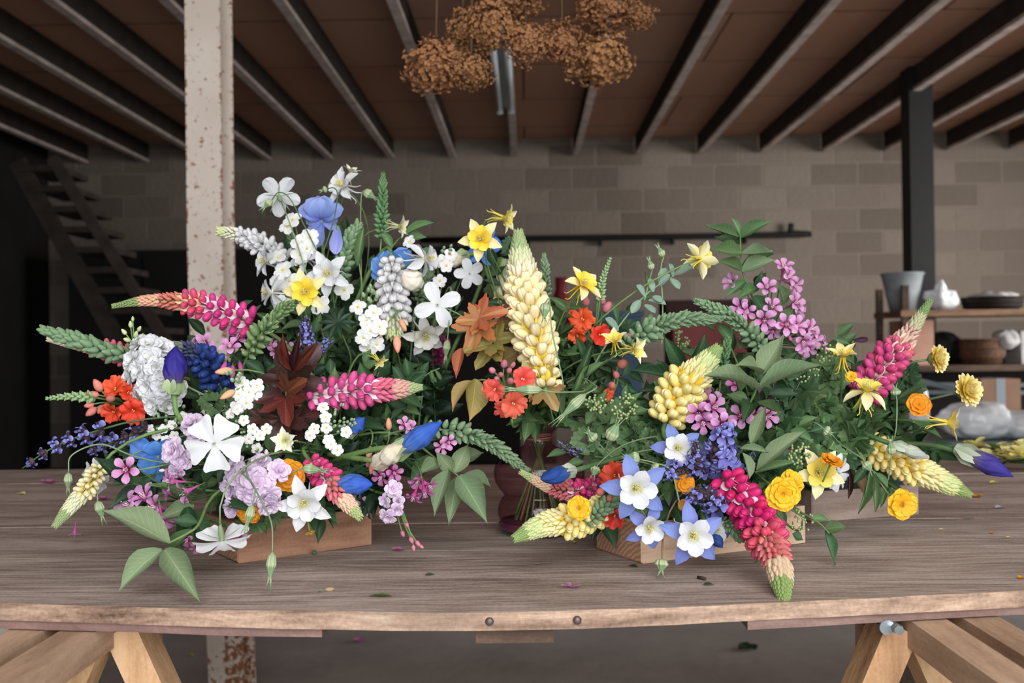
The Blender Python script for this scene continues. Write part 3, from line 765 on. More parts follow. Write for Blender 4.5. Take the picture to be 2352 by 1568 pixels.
# ---------------------------------------------- columbines
CP = {'white': ([(0, '#e9e6dd'), (.4, '#dddee0'), (1, '#dddee0')], [(0, '#e4e2cc'), (.35, '#dddee0'), (1, '#dddee0')]),
      'cream': ([(0, '#dde0b4'), (.4, '#eeebd8'), (1, '#f0eddd')], [(0, '#d5d79c'), (1, '#ece7c4')]),
      'yellow': ([(0, '#e8d876'), (.5, '#f0e0a0'), (1, '#f0e2b0')], [(0, '#e8c83c'), (.4, '#f2d53f'), (1, '#f3dc5c')]),
      'ypale': ([(0, '#e2d98c'), (.5, '#eee4b0'), (1, '#efe6c0')], [(0, '#e0cc52'), (1, '#efde70')]),
      'blue': ([(0, '#a8aed6'), (.3, '#838fcc'), (1, '#7584c6')], [(0, '#f0eec8'), (.3, '#dddee0'), (1, '#dddee0')]),
      'grey': ([(0, '#d9d6cc'), (1, '#dfdedd')], [(0, '#dcd8c0'), (1, '#e4e3e0')]), }
def col_meshes(c, pose):
    def b():
        ms = petal_mat('columbine_sepal_' + c, CP[c][0], .6, .25, streak=.0, dv=.04); mp = petal_mat('columbine_petal_' + c, CP[c][1], .6, .25, dv=.04)
        out = {}
        a0, a1 = {'flat': (.08, -.35), 'star': (.35, -.5), 'cup': (.75, -.35), 'back': (-.25, -.55)}[pose]
        for v in range(3):
            mb = MB(); petal(mb, 1.0, .50, SEPAL, a0 + .08 * v, a1 - .25 * v, .3, .03, 2, 8, 10, seed=v, M=Tr(.06, 0, 0)); out['sepal%d' % v] = mb.mesh('sepal', [ms])
            mb = MB(); petal(mb, .62, .50, ROUND, .95 - .05 * v, -.75, .42, .025, 2, 8, 8, seed=v + 2, M=Tr(.09, 0, .02))
            pts = [(.10, 0, .03), (.13, 0, -.15), (.19, 0, -.38), (.26, .02, -.62), (.36, .02 + .05 * v, -.84), (.44, .09 * (v - 1), -.92)]
            mb.tube(smooth_path([Vector(q) for q in pts], 4), [.075 - .062 * (i / 20) ** .6 for i in range(21)], 7, 0, cap=False); mb.ell(pts[-1], (.022, .022, .022), 6, 4)
            out['petal%d' % v] = mb.mesh('petal', [mp])
        sm = petal_mat('stamens_' + ('w' if c in ('grey',) else 'y'), [(0, '#e6dfa0'), (.8, '#e7dd8e'), (1, '#e3c93f')], .6, .1)
        mb = MB(); rr = random.Random(5)
        for q in range(34):
            a = rr.uniform(0, 2 * pi); r = rr.uniform(.02, .17); h = rr.uniform(.32, .52) - r * .5
            e = Vector((cos(a) * r, sin(a) * r, h)); mb.tube([(cos(a) * .02, sin(a) * .02, 0), e], .006, 3, cap=False); mb.ell(e, (.022, .022, .03), 5, 4, 0, None)
        out['stamens'] = mb.mesh('stamens', [sm]); return out
    return lib(('col', c, pose), b)
def columbine(label, px, py, d, size, face, c, pose='star', spin=0., anchor='L', name='columbine', group=None, stem='g', behind=True, npet=5, bend=.4):
    pos = P(px, py, d); f = FACE(*face); R = size * d / F / 2
    ms = col_meshes(c, pose); t_ = thing(name, label, 'flower', pos, group)
    B = frame(pos, f, spin, R)
    for q in range(5):
        j = lambda: random.uniform(-.08, .08)
        part('sepal', ms['sepal%d' % random.randrange(3)], t_, B @ Rz(2 * pi * q / 5 + j()) @ Ry(j()))
        if q < npet: part('petal', ms['petal%d' % random.randrange(3)], t_, B @ Rz(2 * pi * (q + .5) / 5 + j()) @ Ry(j()))
    part('stamens', ms['stamens'], t_, B)
    stem_part(t_, stem_path(pos, -f, anchor, bend), .0011, .0014, stem)
    hero(label, px, py, d, anchor, behind); return t_
# ---------------------------------------------- corncockle (five broad white petals)
def cockle(label, px, py, d, size, face, spin=0., anchor='L', a0=.12, a1=-.3, prof=BROAD, W=.92, name='corncockle', n=5, bend=.4, behind=True, cat='flower'):
    pos = P(px, py, d); f = FACE(*face); R = size * d / F / 2; t_ = thing(name, label, cat, pos)
    def b():
        m = petal_mat('white_corncockle', [(0, '#dfe0c8'), (.12, '#dddee0'), (1, '#dddee0')], .6, .25, streak=.25, dv=.02, streakcol='#d5d6dc')
        out = []
        for v in range(3):
            mb = MB(); petal(mb, 1, W, prof, a0 + .06 * v, a1 - .15 * v, .18, .035, 2, 10, 12, seed=v * 2, M=Tr(.03, 0, 0), notch=.05); out.append(mb.mesh('petal', [m]))
        mb = MB()
        for q in range(10):
            a = 2 * pi * q / 10; mb.tube([(0, 0, 0), (cos(a) * .05, sin(a) * .05, .16)], .008, 4); mb.ell((cos(a) * .05, sin(a) * .05, .17), (.02, .014, .014), 5, 4)
        out.append(mb.mesh('stamens', [petal_mat('pale_stamens', [(0, '#e4e2e4'), (1, '#b9b4c4')], .6, .1)]))
        mc = plain('corncockle_calyx', '#82966c', .6, .05, 0, 30, '#6e835c')
        mb = MB(); mb.lathe([(.03, -.62), (.09, -.5), (.11, -.3), (.085, -.08), (.1, 0)], 10)
        for q in range(5): petal(mb, .75, .055, LANCE, .0, -.3, .3, nu=2, nv=6, M=Rz(2 * pi * (q + .5) / 5) @ Tr(.06, 0, -.05) @ Ry(.25))
        out.append(mb.mesh('calyx', [mc])); return out
    ms = lib(('cockle', a0, a1, W, prof[4][1]), b); B = frame(pos, f, spin, R)
    for q in range(n): part('petal', ms[random.randrange(3)], t_, B @ Rz(2 * pi * q / n + random.uniform(-.06, .06)) @ Tr(0, 0, .012 * (q % 2)))
    part('stamens', ms[3], t_, B); part('calyx', ms[4], t_, B)
    stem_part(t_, stem_path(pos - f * R * .6, -f, anchor, bend), .001, .0014, 'w'); hero(label, px, py, d, anchor, behind); return t_
def seedpod(label, pts, lenpx, anchor=None, wpx=18, name='corncockle_bud', pink=False, cat='flower bud', col='w'):
    """slim ribbed bud at the end of a thin arching stem; pts from the stem's root to the bud's base, last point = bud tip"""
    q = [P(*p) for p in pts]; tip = q[-1]; path = smooth_path(q[:-1], 8); b0 = q[-2]
    t_ = thing(name, label, cat, q[0]); ax = (tip - b0); L = ax.length; r = wpx * pts[-1][2] / F / 2
    if anchor: path = list(reversed(stem_path(q[0], (q[0] - q[1]), anchor)))[:-1] + path
    stem_part(t_, path, .0011, .0008, col)
    mb = MB(); B = frame(b0, ax, 0, 1)
    mc = MATS.get('ribbed_bud') or petal_mat('ribbed_bud', [(0, '#8a9a76'), (.45, '#a4ae88'), (.55, '#77906a'), (1, '#77906a')], .6, .05)
    def fn(u, v):
        a = 2 * pi * u; w = lerp_prof([(0, .15), (.12, .8), (.35, 1), (.6, .55), (.72, .3), (.8, .2)], v * .8) * r * (1 + .13 * cos(10 * a))
        return (w * cos(a), w * sin(a), v * L * .72)
    mb.grid(fn, 40, 14, 0, B)
    part('bud', mb.mesh('bud', [mc]), t_)
    for k in range(4):
        a = k * pi / 2 + .3; mb = MB(); mb.tube([B @ Vector((cos(a) * r * .25, sin(a) * r * .25, L * .6)), B @ Vector((cos(a) * r * .4, sin(a) * r * .4, L * .8)), B @ Vector((cos(a) * r * .75, sin(a) * r * .75, L * random.uniform(.95, 1.05)))], [.0008, .0007, .0003], 4)
        part('sepal', mb.mesh('sepal', [mc]), t_)
    hero(label, pts[-2][0], pts[-2][1], pts[-2][2], anchor or 'L', False); return t_
# ---------------------------------------------- layered yellow flowers
def geum(label, px, py, d, size, face, c='gold', spin=0., anchor='R', name='geum', rows=3, behind=True, stem='g'):
    pos = P(px, py, d); f = FACE(*face); R = size * d / F / 2; t_ = thing(name, label, 'flower', pos)
    cs = {'gold': ('#dc9c1c', '#e8b422', '#eec434'), 'orange': ('#cf7e14', '#e08e1c', '#e69a26'), 'lemon': ('#e8cc3c', '#f0dc60', '#f5e68a')}[c]
    def b():
        m = petal_mat('geum_' + c, [(0, cs[0]), (.5, cs[1]), (1, cs[2])], .55, .22, dv=.06); out = []
        for v in range(3):
            mb = MB(); petal(mb, 1, .95, ROUND, .12, -.1, .12, .09, 2.4, 10, 8, seed=v * 1.7, M=Tr(.02, 0, 0), notch=.06); out.append(mb.mesh('petal', [m]))
        mb = MB(); rr = random.Random(3)
        for q in range(40):
            a = rr.uniform(0, 2 * pi); r = .2 * sqrt(rr.random()); e = Vector((cos(a) * r, sin(a) * r, .2 - r * .4 + rr.uniform(-.02, .03)))
            mb.tube([(cos(a) * r * .5, sin(a) * r * .5, 0), e], .007, 3, cap=False); mb.ell(e, (.02, .02, .02), 5, 4)
        out.append(mb.mesh('stamens', [plain('geum_stamens', '#cfa02a', .6, .05, 0, 50, '#a8963a')]))
        mb = MB(); mb.lathe([(.02, -.3), (.12, -.22), (.2, -.06), (.1, 0)], 12)
        for q in range(6): petal(mb, .4, .16, SEPAL, -.1, -.2, nu=3, nv=4, M=Rz(q * 1.05) @ Tr(.1, 0, -.05))
        out.append(mb.mesh('calyx', [STEM])); return out
    ms = lib(('geum', c), b); B = frame(pos, f, spin, R)
    for row in range(rows):
        n = (6, 6, 5)[row]; s = (1, .82, .6)[row]; tl = (.0, .22, .5)[row]
        for q in range(n):
            part('petal', ms[random.randrange(3)], t_, B @ Rz(2 * pi * (q + .5 * row) / n + random.uniform(-.12, .12)) @ Tr(0, 0, .03 * row) @ Ry(-tl + random.uniform(-.1, .1)) @ Sc(s))
    part('stamens', ms[3], t_, B); part('calyx', ms[4], t_, B)
    stem_part(t_, stem_path(pos - f * R * .25, -f, anchor), .0011, .0015, stem); hero(label, px, py, d, anchor, behind); return t_
def daisy(label, px, py, d, size, face, anchor='RR', name='calendula', spin=0):
    pos = P(px, py, d); f = FACE(*face); R = size * d / F / 2; t_ = thing(name, label, 'flower', pos); B = frame(pos, f, spin, R)
    def b():
        m = petal_mat('pale_yellow_ray', [(0, '#e8c634'), (.45, '#f0d65a'), (1, '#f4e8b0')], .6, .22, dv=.04); out = []
        for v in range(3):
            mb = MB(); petal(mb, 1, .36, STRAP, .15, .05 + .2 * v, .45, .02, 2, 4, 8, seed=v, notch=.05); out.append(mb.mesh('ray', [m]))
        mb = MB(); mb.lathe([(.02, -.52), (.2, -.46), (.4, -.28), (.5, -.05), (.46, .04)], 16)
        for q in range(14): petal(mb, .5, .14, SEPAL, 1.3, -.3, nu=3, nv=4, M=Rz(q * .449) @ Tr(.25, 0, -.4))
        out.append(mb.mesh('calyx', [plain('calendula_calyx', '#86a06a', .6, .04, 0, 30, '#6f8b58')]))
        mb = MB(); mb.ell((0, 0, .12), (.26, .26, .16), 14, 8); out.append(mb.mesh('disc', [plain('calendula_disc', '#d9b02c', .7, 0, 0, 90, '#b78d1e', bmp=.5)])); return out
    ms = lib(('daisy',), b)
    for row, (n, s, tl) in enumerate(((22, .96, .1), (20, .92, .38), (17, .84, .66), (13, .74, .92), (9, .62, 1.15))):
        for q in range(n): part('petal', ms[random.randrange(3)], t_, B @ Rz(2 * pi * (q + .5 * row) / n + random.uniform(-.08, .08)) @ Tr(.06, 0, .04 * row - .05) @ Ry(-tl + random.uniform(-.08, .08)) @ Sc(s * random.uniform(.92, 1.05)))
    part('calyx', ms[3], t_, B); part('disc', ms[4], t_, B)
    stem_part(t_, stem_path(pos - f * R * .45, -f, anchor, .5), .0016, .0018, 'w'); hero(label, px, py, d, anchor, False)
# ---------------------------------------------- trumpets (weigela) and ruffled snapdragons
def trumpet_meshes(key, tube, lobe, lobetip, throat):
    def b():
        m = petal_mat('trumpet_' + key, [(0, tube), (.35, tube), (.6, lobe), (1, lobetip)], .55, .25, dv=.07)
        m2 = petal_mat('throat_' + key, [(0, throat), (.3, lobe), (1, lobetip)], .55, .25, dv=.07); out = []
        for v in range(3):
            mb = MB(); mb.lathe([(.05, -1.15), (.06, -.95), (.09, -.6), (.17, -.3), (.24, -.12), (.25, -.02)], 15)
            n0 = len(mb.uv); mb.uv = [(u, w * .5) for u, w in mb.uv]
            for q in range(5): petal(mb, .78, .54, [(0, .3), (.3, .62), (.6, 1), (.82, .82), (.94, .45), (1, .1)], .95, -1.15 - .2 * v, .22, .06, 2, 6, 8, 1, M=Rz(2 * pi * q / 5) @ Tr(.2, 0, -.06), seed=q + v)
            out.append(mb.mesh('blossom', [m, m2]))
        mb = MB()
        for q in range(5):
            a = q * 1.26; e = (cos(a) * .13, sin(a) * .13, .2); mb.tube([(0, 0, -.4), e], .014, 4); mb.ell(e, (.03, .03, .045), 5, 4)
        mb.tube([(0, 0, -.4), (.02, 0, .42)], .014, 4); mb.ell((.02, 0, .43), (.04, .04, .035), 6, 4)
        out.append(mb.mesh('stamens', [petal_mat('stamens_pale', [(0, '#eadfe4'), (1, '#efe9e0')], .6, .1)]))
        mb = MB(); mb.ell((0, 0, .5), (.2, .2, .5), 8, 7, egg=-.2); out.append(mb.mesh('bud', [petal_mat('trumpet_bud_' + key, [(0, tube), (1, tube)], .5, .15, dv=.12)]))
        mb = MB()
        for q in range(5): petal(mb, .3, .09, LANCE, .7, -.1, nu=2, nv=4, M=Rz(q * 1.26) @ Tr(.04, 0, -1.15))
        mb.tube([(0, 0, -1.5), (0, 0, -1.12)], .035, 6); out.append(mb.mesh('calyx', [STEM])); return out
    return lib(('trumpet', key), b)
TRC = {'pink': ('#c25a9a', '#cf86bd', '#deacd6', '#b53a76'), 'deep': ('#b53a80', '#c565a8', '#d493c4', '#9c2a62'), 'pale': ('#b994b4', '#cbb2cf', '#d8c9de', '#b595b4'), 'wht': ('#dcdad2', '#dddee0', '#dddee0', '#d8cf90')}
def weigela(label, flowers, key='pink', anchor='R', leaves=(), buds=(), name='weigela_branch', group=None, node=None, stem='d', size=36, cat='flowering branch', behind=True, minst=None):
    """flowers: (px, py, d, (face)) ; they join a common twig at node"""
    cx = sum(f[0] for f in flowers) / len(flowers); cy = sum(f[1] for f in flowers) / len(flowers); cdp = sum(f[2] for f in flowers) / len(flowers)
    nd = P(*node) if node else P(cx, cy + 25, cdp + .03)
    t_ = thing(name, label, cat, nd, group); ms = trumpet_meshes(key, *TRC[key])
    stem_part(t_, stem_path(nd, (nd - P(cx, cy, cdp)) if node else Vector((0, .3, -1)), anchor), .0016, .002, stem)
    for f in flowers:
        pos = P(f[0], f[1], f[2]); fd = FACE(*f[3]); s = (f[4] if len(f) > 4 else size) * f[2] / F * .68
        B = frame(pos, fd, random.uniform(0, 6), s)
        fl = part('flower', ms[random.randrange(3)], t_, B); part('stamens', ms[3], fl, B); part('calyx', ms[5], fl, B)
        e = B @ Vector((0, 0, -1.45)); L = (e - nd).length
        stem_part(t_, bez(e, e - fd * L * .35, nd.lerp(e, .3), nd, 8), .0008, .0012, stem, name='twig')
    for q in buds:
        pos = P(q[0], q[1], q[2]); fd = FACE(*q[3]); part('bud', ms[4], t_, frame(pos, fd, 0, q[4] * q[2] / F))
        stem_part(t_, bez(pos, pos - fd * .01, nd.lerp(pos, .4), nd, 8), .0007, .001, stem, name='twig')
    for l in leaves: hand_leaf(t_, *l)
    hero(label, cx, cy, cdp, anchor, behind); return t_
LK = {'s': 'sage_leaf', 'm': 'mid_leaf', 'd': 'dark_leaf', 'k': 'deep_leaf', 'w': 'glaucous_leaf', 'o': 'orange_leaf', 'y': 'olive_leaf', 'b': 'bronze_leaf', 'r': 'rust_leaf', 'x': 'dry_leaf'}
def hand_leaf(t_, x0, y0, d0, x1, y1, d1, wpx, mat='m', kind='ovate', n=(.1, .5, .8), var=None, label=None):
    a, b = P(x0, y0, d0), P(x1, y1, d1)
    put_leaf(t_, a, b, (wpx * .86 * d0 / F) if wpx else None, FACE(*n), kind, LK[mat], var, label)
def ruffle_meshes(key, c0, c1, c2, thr):
    def b():
        m = petal_mat('ruffle_' + key, [(0, thr), (.16, c0), (.5, c1), (1, c2)], .5, .25, dv=.05); out = []
        for v in range(3):
            mb = MB()
            rr = random.Random(v + 9)
            for q in range(5): petal(mb, rr.uniform(.78, 1.12), rr.uniform(.9, 1.2), [(0, .18), (.2, .42), (.5, .8), (.8, 1), (.93, .95), (1, .6)], rr.uniform(.85, 1.2), -1.1 - .3 * v + rr.uniform(-.4, .4), .12, .13, rr.uniform(1.1, 2.1), 12, 12, seed=q * 1.3 + v, M=Rz(2 * pi * q / 5 + rr.uniform(-.15, .15)) @ Tr(.03, 0, -.32))
            out.append(mb.mesh('blossom', [m]))
        mt = petal_mat('ruffle_tube_' + key, [(0, c1), (1, c0)], .5, .25)
        mb = MB(); mb.lathe([(.12, -.95), (.17, -.8), (.18, -.5), (.2, -.3), (.3, -.12)], 14); out.append(mb.mesh('tube', [mt]))
        mb = MB()
        for s in (-1, 1): mb.ell((.07 * s, 0, -.16), (.06, .09, .07), 8, 6)
        out.append(mb.mesh('throat', [petal_mat('ruffle_throat_' + key, [(0, thr), (1, thr)], .5, .1)])); return out
    return lib(('ruffle', key), b)
RFC = {'red': ('#c23218', '#dd4628', '#e25638', '#d89a5a'), 'coral': ('#cc4638', '#dd5a48', '#e26a58', '#e0b890'), 'crimson': ('#a5281e', '#c23426', '#cf4634', '#b88a50'), 'white': ('#d6d6d2', '#dddee0', '#dddee0', '#d6d6a6'), 'lilac': ('#cdb2ce', '#d8c2da', '#e0cfe2', '#cdbfa4')}
def stock_floret(key):
    """double ruffled floret"""
    def b():
        c0, c1, c2, th = RFC[key]; m = petal_mat('double_' + key, [(0, th), (.2, c0), (.6, c1), (1, c2)], .6, .25, dv=.05); out = []
        for v in range(3):
            mb = MB(); rr = random.Random(v)
            for row, (n, s, tl) in enumerate(((5, 1, .1), (4, .8, .55), (4, .55, 1.0))):
                for q in range(n): petal(mb, s, s * .9, ROUND, tl + rr.uniform(-.3, .2), rr.uniform(-.7, .2), .2, .12, 2.2, 8, 6, seed=q + row * 2.1, M=Rz(2 * pi * (q + .5 * row) / n + rr.uniform(-.2, .2)) @ Tr(.02, 0, .03 * row), notch=.08)
            out.append(mb.mesh('floret', [m]))
        return out
    return lib(('dbl', key), b)
def budm(key, c1, c2, tip): return bud_mesh(key, c1, c2, tip)
def snapdragon(label, flowers, buds, spike=None, key='red', anchor='L', name='snapdragon', node=None, size=60, behind=True, double=False, budcol='pinkb', cat='flower', leaves=()):
    cx = sum(f[0] for f in flowers) / len(flowers); cy = sum(f[1] for f in flowers) / len(flowers); cdp = sum(f[2] for f in flowers) / len(flowers)
    nd = P(*node) if node else P(cx, cy, cdp + .03)
    t_ = thing(name, label, cat, nd)
    stem_part(t_, stem_path(nd, Vector((0, .5, -.8)), anchor), .0017, .002, 'g')
    ms = ruffle_meshes(key, *RFC[key]) if not double else None; dm = stock_floret(key) if double else None
    for f in flowers:
        pos = P(*f[:3]); fd = FACE(*f[3]); s = (f[4] if len(f) > 4 else size) * f[2] / F / 2
        B = frame(pos, fd, random.uniform(0, 6), s)
        if double: fl = part('flower', dm[random.randrange(3)], t_, B); e = pos - fd * s * .1
        else:
            fl = part('flower', ms[random.randrange(3)], t_, B); part('tube', ms[3], fl, B); part('throat', ms[4], fl, B); e = pos - fd * s * .9
        L = (e - nd).length; stem_part(t_, bez(e, e - fd * L * .3, nd.lerp(e, .4), nd, 6), .0011, .0015, 'g', name='twig')
    cols = {'pinkb': ('#c97a6c', '#9aa574', '#b84858'), 'rose': ('#c8788a', '#869a6c', '#bc4c66'), 'greenb': ('#b9c795', '#8fa872', '#d9e0bb'), 'lilacb': ('#d3b9cf', '#93a878', '#c9a8c8'), 'coralb': ('#e0a080', '#93a878', '#d0705f')}
    bm = bud_mesh(budcol, *cols[budcol])
    for q in buds:
        pos = P(*q[:3]); fd = FACE(*q[3]); s = q[4] * q[2] / F * .88
        part('bud', bm, t_, frame(pos, fd, random.uniform(0, 6), s) @ Tr(0, 0, -.5)); L = (pos - nd).length
        stem_part(t_, bez(pos - fd * s * .4, pos - fd * L * .4, nd.lerp(pos, .4), nd, 6), .0009, .0013, 'g', name='twig')
    if spike:
        ax = spike_axis(spike[:-1]); R = spike[-1] * spike[0][2] / F / 2; mb = MB(); me = bud_mesh('sgreen', '#8ba777', '#7c9a68', '#b1c094')
        stem_part(t_, [nd] + ax, .0014, .0009, 'g', name='spike_axis'); n = int(along(ax, 0)[2] / (R * .45))
        for i in range(max(8, n)):
            t = i / max(8, n); p, a, _ = along(ax, t); o0 = a.orthogonal().normalized(); o1 = a.cross(o0)
            for q in range(4):
                th = q * pi / 2 + i * .8; out = o0 * cos(th) + o1 * sin(th); tl = .3 + .7 * t; s = R * (1.05 - .6 * t)
                part('bud', me, t_, frame(p, out * cos(tl) + a * sin(tl), 0, s, a))
    for l in leaves: hand_leaf(t_, *l)
    hero(label, cx, cy, cdp, anchor, behind); return t_
# ---------------------------------------------- small white clusters, salvia
def small_floret(key):
    def b():
        c = {'w4': ('#e9e8e0', '#dddee0', '#cfd49a', 4, .95), 'w5': ('#eceae6', '#dddee0', '#e3c070', 5, .85), 'buds': ('#93a884', '#a6b994', '#c5d0a8', 0, 0)}[key]; out = []
        m = petal_mat('small_' + key, [(0, c[2]), (.22, c[0]), (1, c[1])], .6, .2, dv=.04)
        for v in range(3):
            mb = MB()
            for q in range(c[3]): petal(mb, 1, c[4], ROUND, .2, -.3 - .2 * v, .15, .05, 2, 6, 6, seed=q, M=Rz(2 * pi * q / c[3]) @ Tr(.02, 0, 0))
            mb.ell((0, 0, .05), (.12, .12, .1), 8, 5, 1); mb.tube([(0, 0, -.7), (0, 0, 0)], .07, 5, 2)
            out.append(mb.mesh('floret', [m, plain('floret_eye', '#d9b95a', .6), STEM]))
        return out
    return lib(('small', key), b)
def cluster(label, florets, key='w5', size=24, anchor='L', name='white_flower_cluster', buds=(), node=None, behind=True, leaves=(), cat='flower', budkey=('cbud', '#92a983', '#7f9a70', '#bac8a4')):
    cx = sum(f[0] for f in florets) / len(florets); cy = sum(f[1] for f in florets) / len(florets); cdp = sum(f[2] for f in florets) / len(florets)
    nd = P(*node) if node else P(cx, cy + 10, cdp + .02); t_ = thing(name, label, cat, nd)
    stem_part(t_, stem_path(nd, Vector((0, .5, -.8)), anchor), .0013, .0016, 'g'); ms = small_floret(key); c0 = P(cx, cy, cdp + .03)
    for f in florets:
        pos = P(*f[:3]); fd = ((pos - c0).normalized() + FACE(0, .1, 1) * .9).normalized(); s = (f[3] if len(f) > 3 else size) * f[2] / F / 2
        part('floret', ms[random.randrange(3)], t_, frame(pos, fd, random.uniform(0, 6), s)); e = pos - fd * s * .6
        stem_part(t_, bez(e, e - fd * .004, nd.lerp(e, .6), nd, 5), .0005, .0009, 'g', name='twig', n=4)
    bm = bud_mesh(*budkey)
    for (x, y, dd, rpx, n, s) in buds:
        for q in range(n):
            a = random.uniform(0, 2 * pi); r = rpx * sqrt(random.random()); p = P(x + r * cos(a), y + r * sin(a), dd - .01 * (1 - r / rpx) + random.uniform(-.004, .004))
            fd = ((p - c0).normalized() + FACE(0, .3, .8)).normalized(); part('bud', bm, t_, frame(p, fd, 0, s * dd / F))
        q_ = P(x, y, dd + .012); stem_part(t_, [q_, q_.lerp(nd, .5), nd], .0008, .001, 'g', name='twig', n=4)
    for l in leaves: hand_leaf(t_, *l)
    hero(label, cx, cy, cdp, anchor, behind); return t_
def salvia(label, pts, wpx, anchor='L', name='salvia_spike', whorls=None, k=6, behind=True, side=(), cat='flower spike'):
    ax = spike_axis(pts); R = wpx * pts[0][2] / F / 2; t_ = thing(name, label, cat, ax[0])
    def b():
        m1 = petal_mat('salvia_lip', [(0, '#54488e'), (.5, '#6c6cb4'), (1, '#9298d0')], .55, .2, dv=.15); m2 = petal_mat('salvia_calyx', [(0, '#55484a'), (1, '#3d2c3c')], .7, .05, dv=.2); out = []
        for v in range(3):
            mb = MB(); mb.ell((0, 0, .3), (.2, .2, .34), 8, 6, 1, egg=-.2)
            for s in range(3): petal(mb, .5, .16, LANCE, 1.0, -.5, .3, nu=2, nv=4, mi=1, M=Rz(s * 2.1) @ Tr(.1, 0, .25))
            if v < 2:
                mb.tube([(0, 0, .4), (.03, 0, .62), (.1, 0, .8)], [.09, .1, .12], 7, 0)
                petal(mb, .5, .42, ROUND, 1.1, -1.3, -.4, 0, 2, 5, 6, 0, M=Tr(.06, 0, .7) @ Ry(-.3)); petal(mb, .5, .55, ROUND, .3, -1.2, .2, .06, 2, 5, 6, 0, M=Tr(-.02, 0, .72) @ Rz(pi) )
            for s in (-1, 1): petal(mb, .4, .12, LANCE, 1.2, -.2, nu=2, nv=3, mi=1, M=Rz(s * 1.6) @ Tr(.1, 0, .35))
            out.append(mb.mesh('floret', [m1, m2]))
        return out
    ms = lib(('salvia',), b); L = along(ax, 0)[2]; whorls = whorls or max(4, int(L / (R * .75)))
    for w_ in range(whorls):
        t = w_ / whorls; p, a, _ = along(ax, t); o0 = a.orthogonal().normalized(); o1 = a.cross(o0); s = R * (1 - .5 * t)
        for q in range(k):
            th = 2 * pi * q / k + w_ + random.uniform(-.25, .25); out = o0 * cos(th) + o1 * sin(th); tl = .45 + .5 * t + random.uniform(-.2, .2)
            part('floret', ms[random.choice((0, 1, 2))], t_, frame(p, out * cos(tl) + a * sin(tl), 0, s * random.uniform(.9, 1.15), a))
    stem_part(t_, list(reversed(stem_path(ax[0], -(along(ax, 0)[1]), anchor))) + ax[1:], .0015, .0008, 'd'); hero(label, *PIX(along(ax, .4)[0]), anchor, behind); return t_
# ---------------------------------------------- iris
def iris_bud(label, pts, wpx, cols, anchor='L', sheath=.45, sheathcol='green', name='iris_bud', stempts=(), behind=True, fat=1, notw=False):
    """pts: base and tip of the bud"""
    a, b_ = P(*pts[0]), P(*pts[1]); ax = b_ - a; L = ax.length; r = wpx * pts[0][2] / F / 2; t_ = thing(name, label, 'flower bud', a); B = frame(a, ax, 0, 1)
    key = cols[1]; m = petal_mat('iris_' + key, [(0, cols[0]), (.35, cols[1]), (1, cols[2])], .7, .15, streak=.5, dv=.02, streakcol=cols[2])
    mb = MB()
    def fn(u, v):
        t = 2 * pi * u; w = lerp_prof([(0, .55), (.25, .95), (.5, 1), (.75, .62), (.92, .22), (1, .03)] if not notw else [(0, .7), (.3, 1), (.55, .96), (.8, .6), (.93, .28), (1, .06)], v) * r * (1.06 - .22 * (((t + 2.6 * v) / (2 * pi) * 3) % 1) ** 3 + .025 * sin(9 * t + 6 * v))
        return (w * cos(t), w * sin(t), v * L)
    mb.grid(fn, 54, 22, 0, B); part('bud', mb.mesh('bud', [m]), t_)
    if sheath:
        ms = petal_mat('iris_sheath_' + sheathcol, {'green': [(0, '#8fa676'), (.6, '#a9b88e'), (1, '#cfcbb0')], 'paper': [(0, '#cdbfa5'), (.6, '#ded2be'), (1, '#e7ddcf')], 'grey': [(0, '#a8b29c'), (.6, '#bfc4b2'), (1, '#8d8a9c')]}[sheathcol], .7, .2, streak=.2, dv=.05, streakcol='#8a9a70')
        for s in (0, 1, 2):
            mb = MB(); petal(mb, L * (sheath + .35), r * 2.3, [(0, .5), (.3, 1), (.6, .85), (.85, .35), (1, .03)], .12, -.12, .55, .03, 2, 8, 10, M=B @ Rz(s * 2.1 + .4) @ Tr(r * .55, 0, -L * .32) @ Ry(-pi / 2 + .06), seed=s)
            part('sheath', mb.mesh('sheath', [ms]), t_)
    e = a - ax.normalized() * L * .3
    if stempts: sp_ = smooth_path([a] + [P(*q) for q in stempts], 8); last = sp_[-1]; sp_ += stem_path(last, sp_[-1] - sp_[-3], anchor)[1:]
    else: sp_ = stem_path(e, -ax, anchor)
    stem_part(t_, sp_, .0032 if not stempts else .0034, .003, 'g' if sheathcol != 'grey' else 'd', n=8); hero(label, pts[0][0], pts[0][1], pts[0][2], anchor, behind); return t_
def iris_open(label, px, py, d, size, cols, petals, anchor='LB', name='iris', behind=True, cat='flower'):
    """petals: (angle in the picture plane, lift towards the viewer, length, width, curl)"""
    pos = P(px, py, d); R = size * d / F / 2; t_ = thing(name, label, cat, pos)
    m = petal_mat('iris_petal_' + cols[0], [(0, cols[2]), (.3, cols[0]), (1, cols[1])], .55, .25, streak=.35, dv=.03, streakcol=cols[1])
    for (ang, lift, L, W, curl) in petals:
        mb = MB(); petal(mb, L, W, [(0, .25), (.3, .7), (.6, 1), (.85, .85), (.96, .5), (1, .2)], lift, curl, .25, .05, 2.4, 12, 14, seed=ang)
        part('petal', mb.mesh('petal', [m]), t_, frame(pos, FACE(0, 0, 1), ang, R, CR))
    stem_part(t_, stem_path(pos, Vector((0, .2, -1)), anchor), .0025, .003, 'g'); hero(label, px, py, d, anchor, behind); return t_
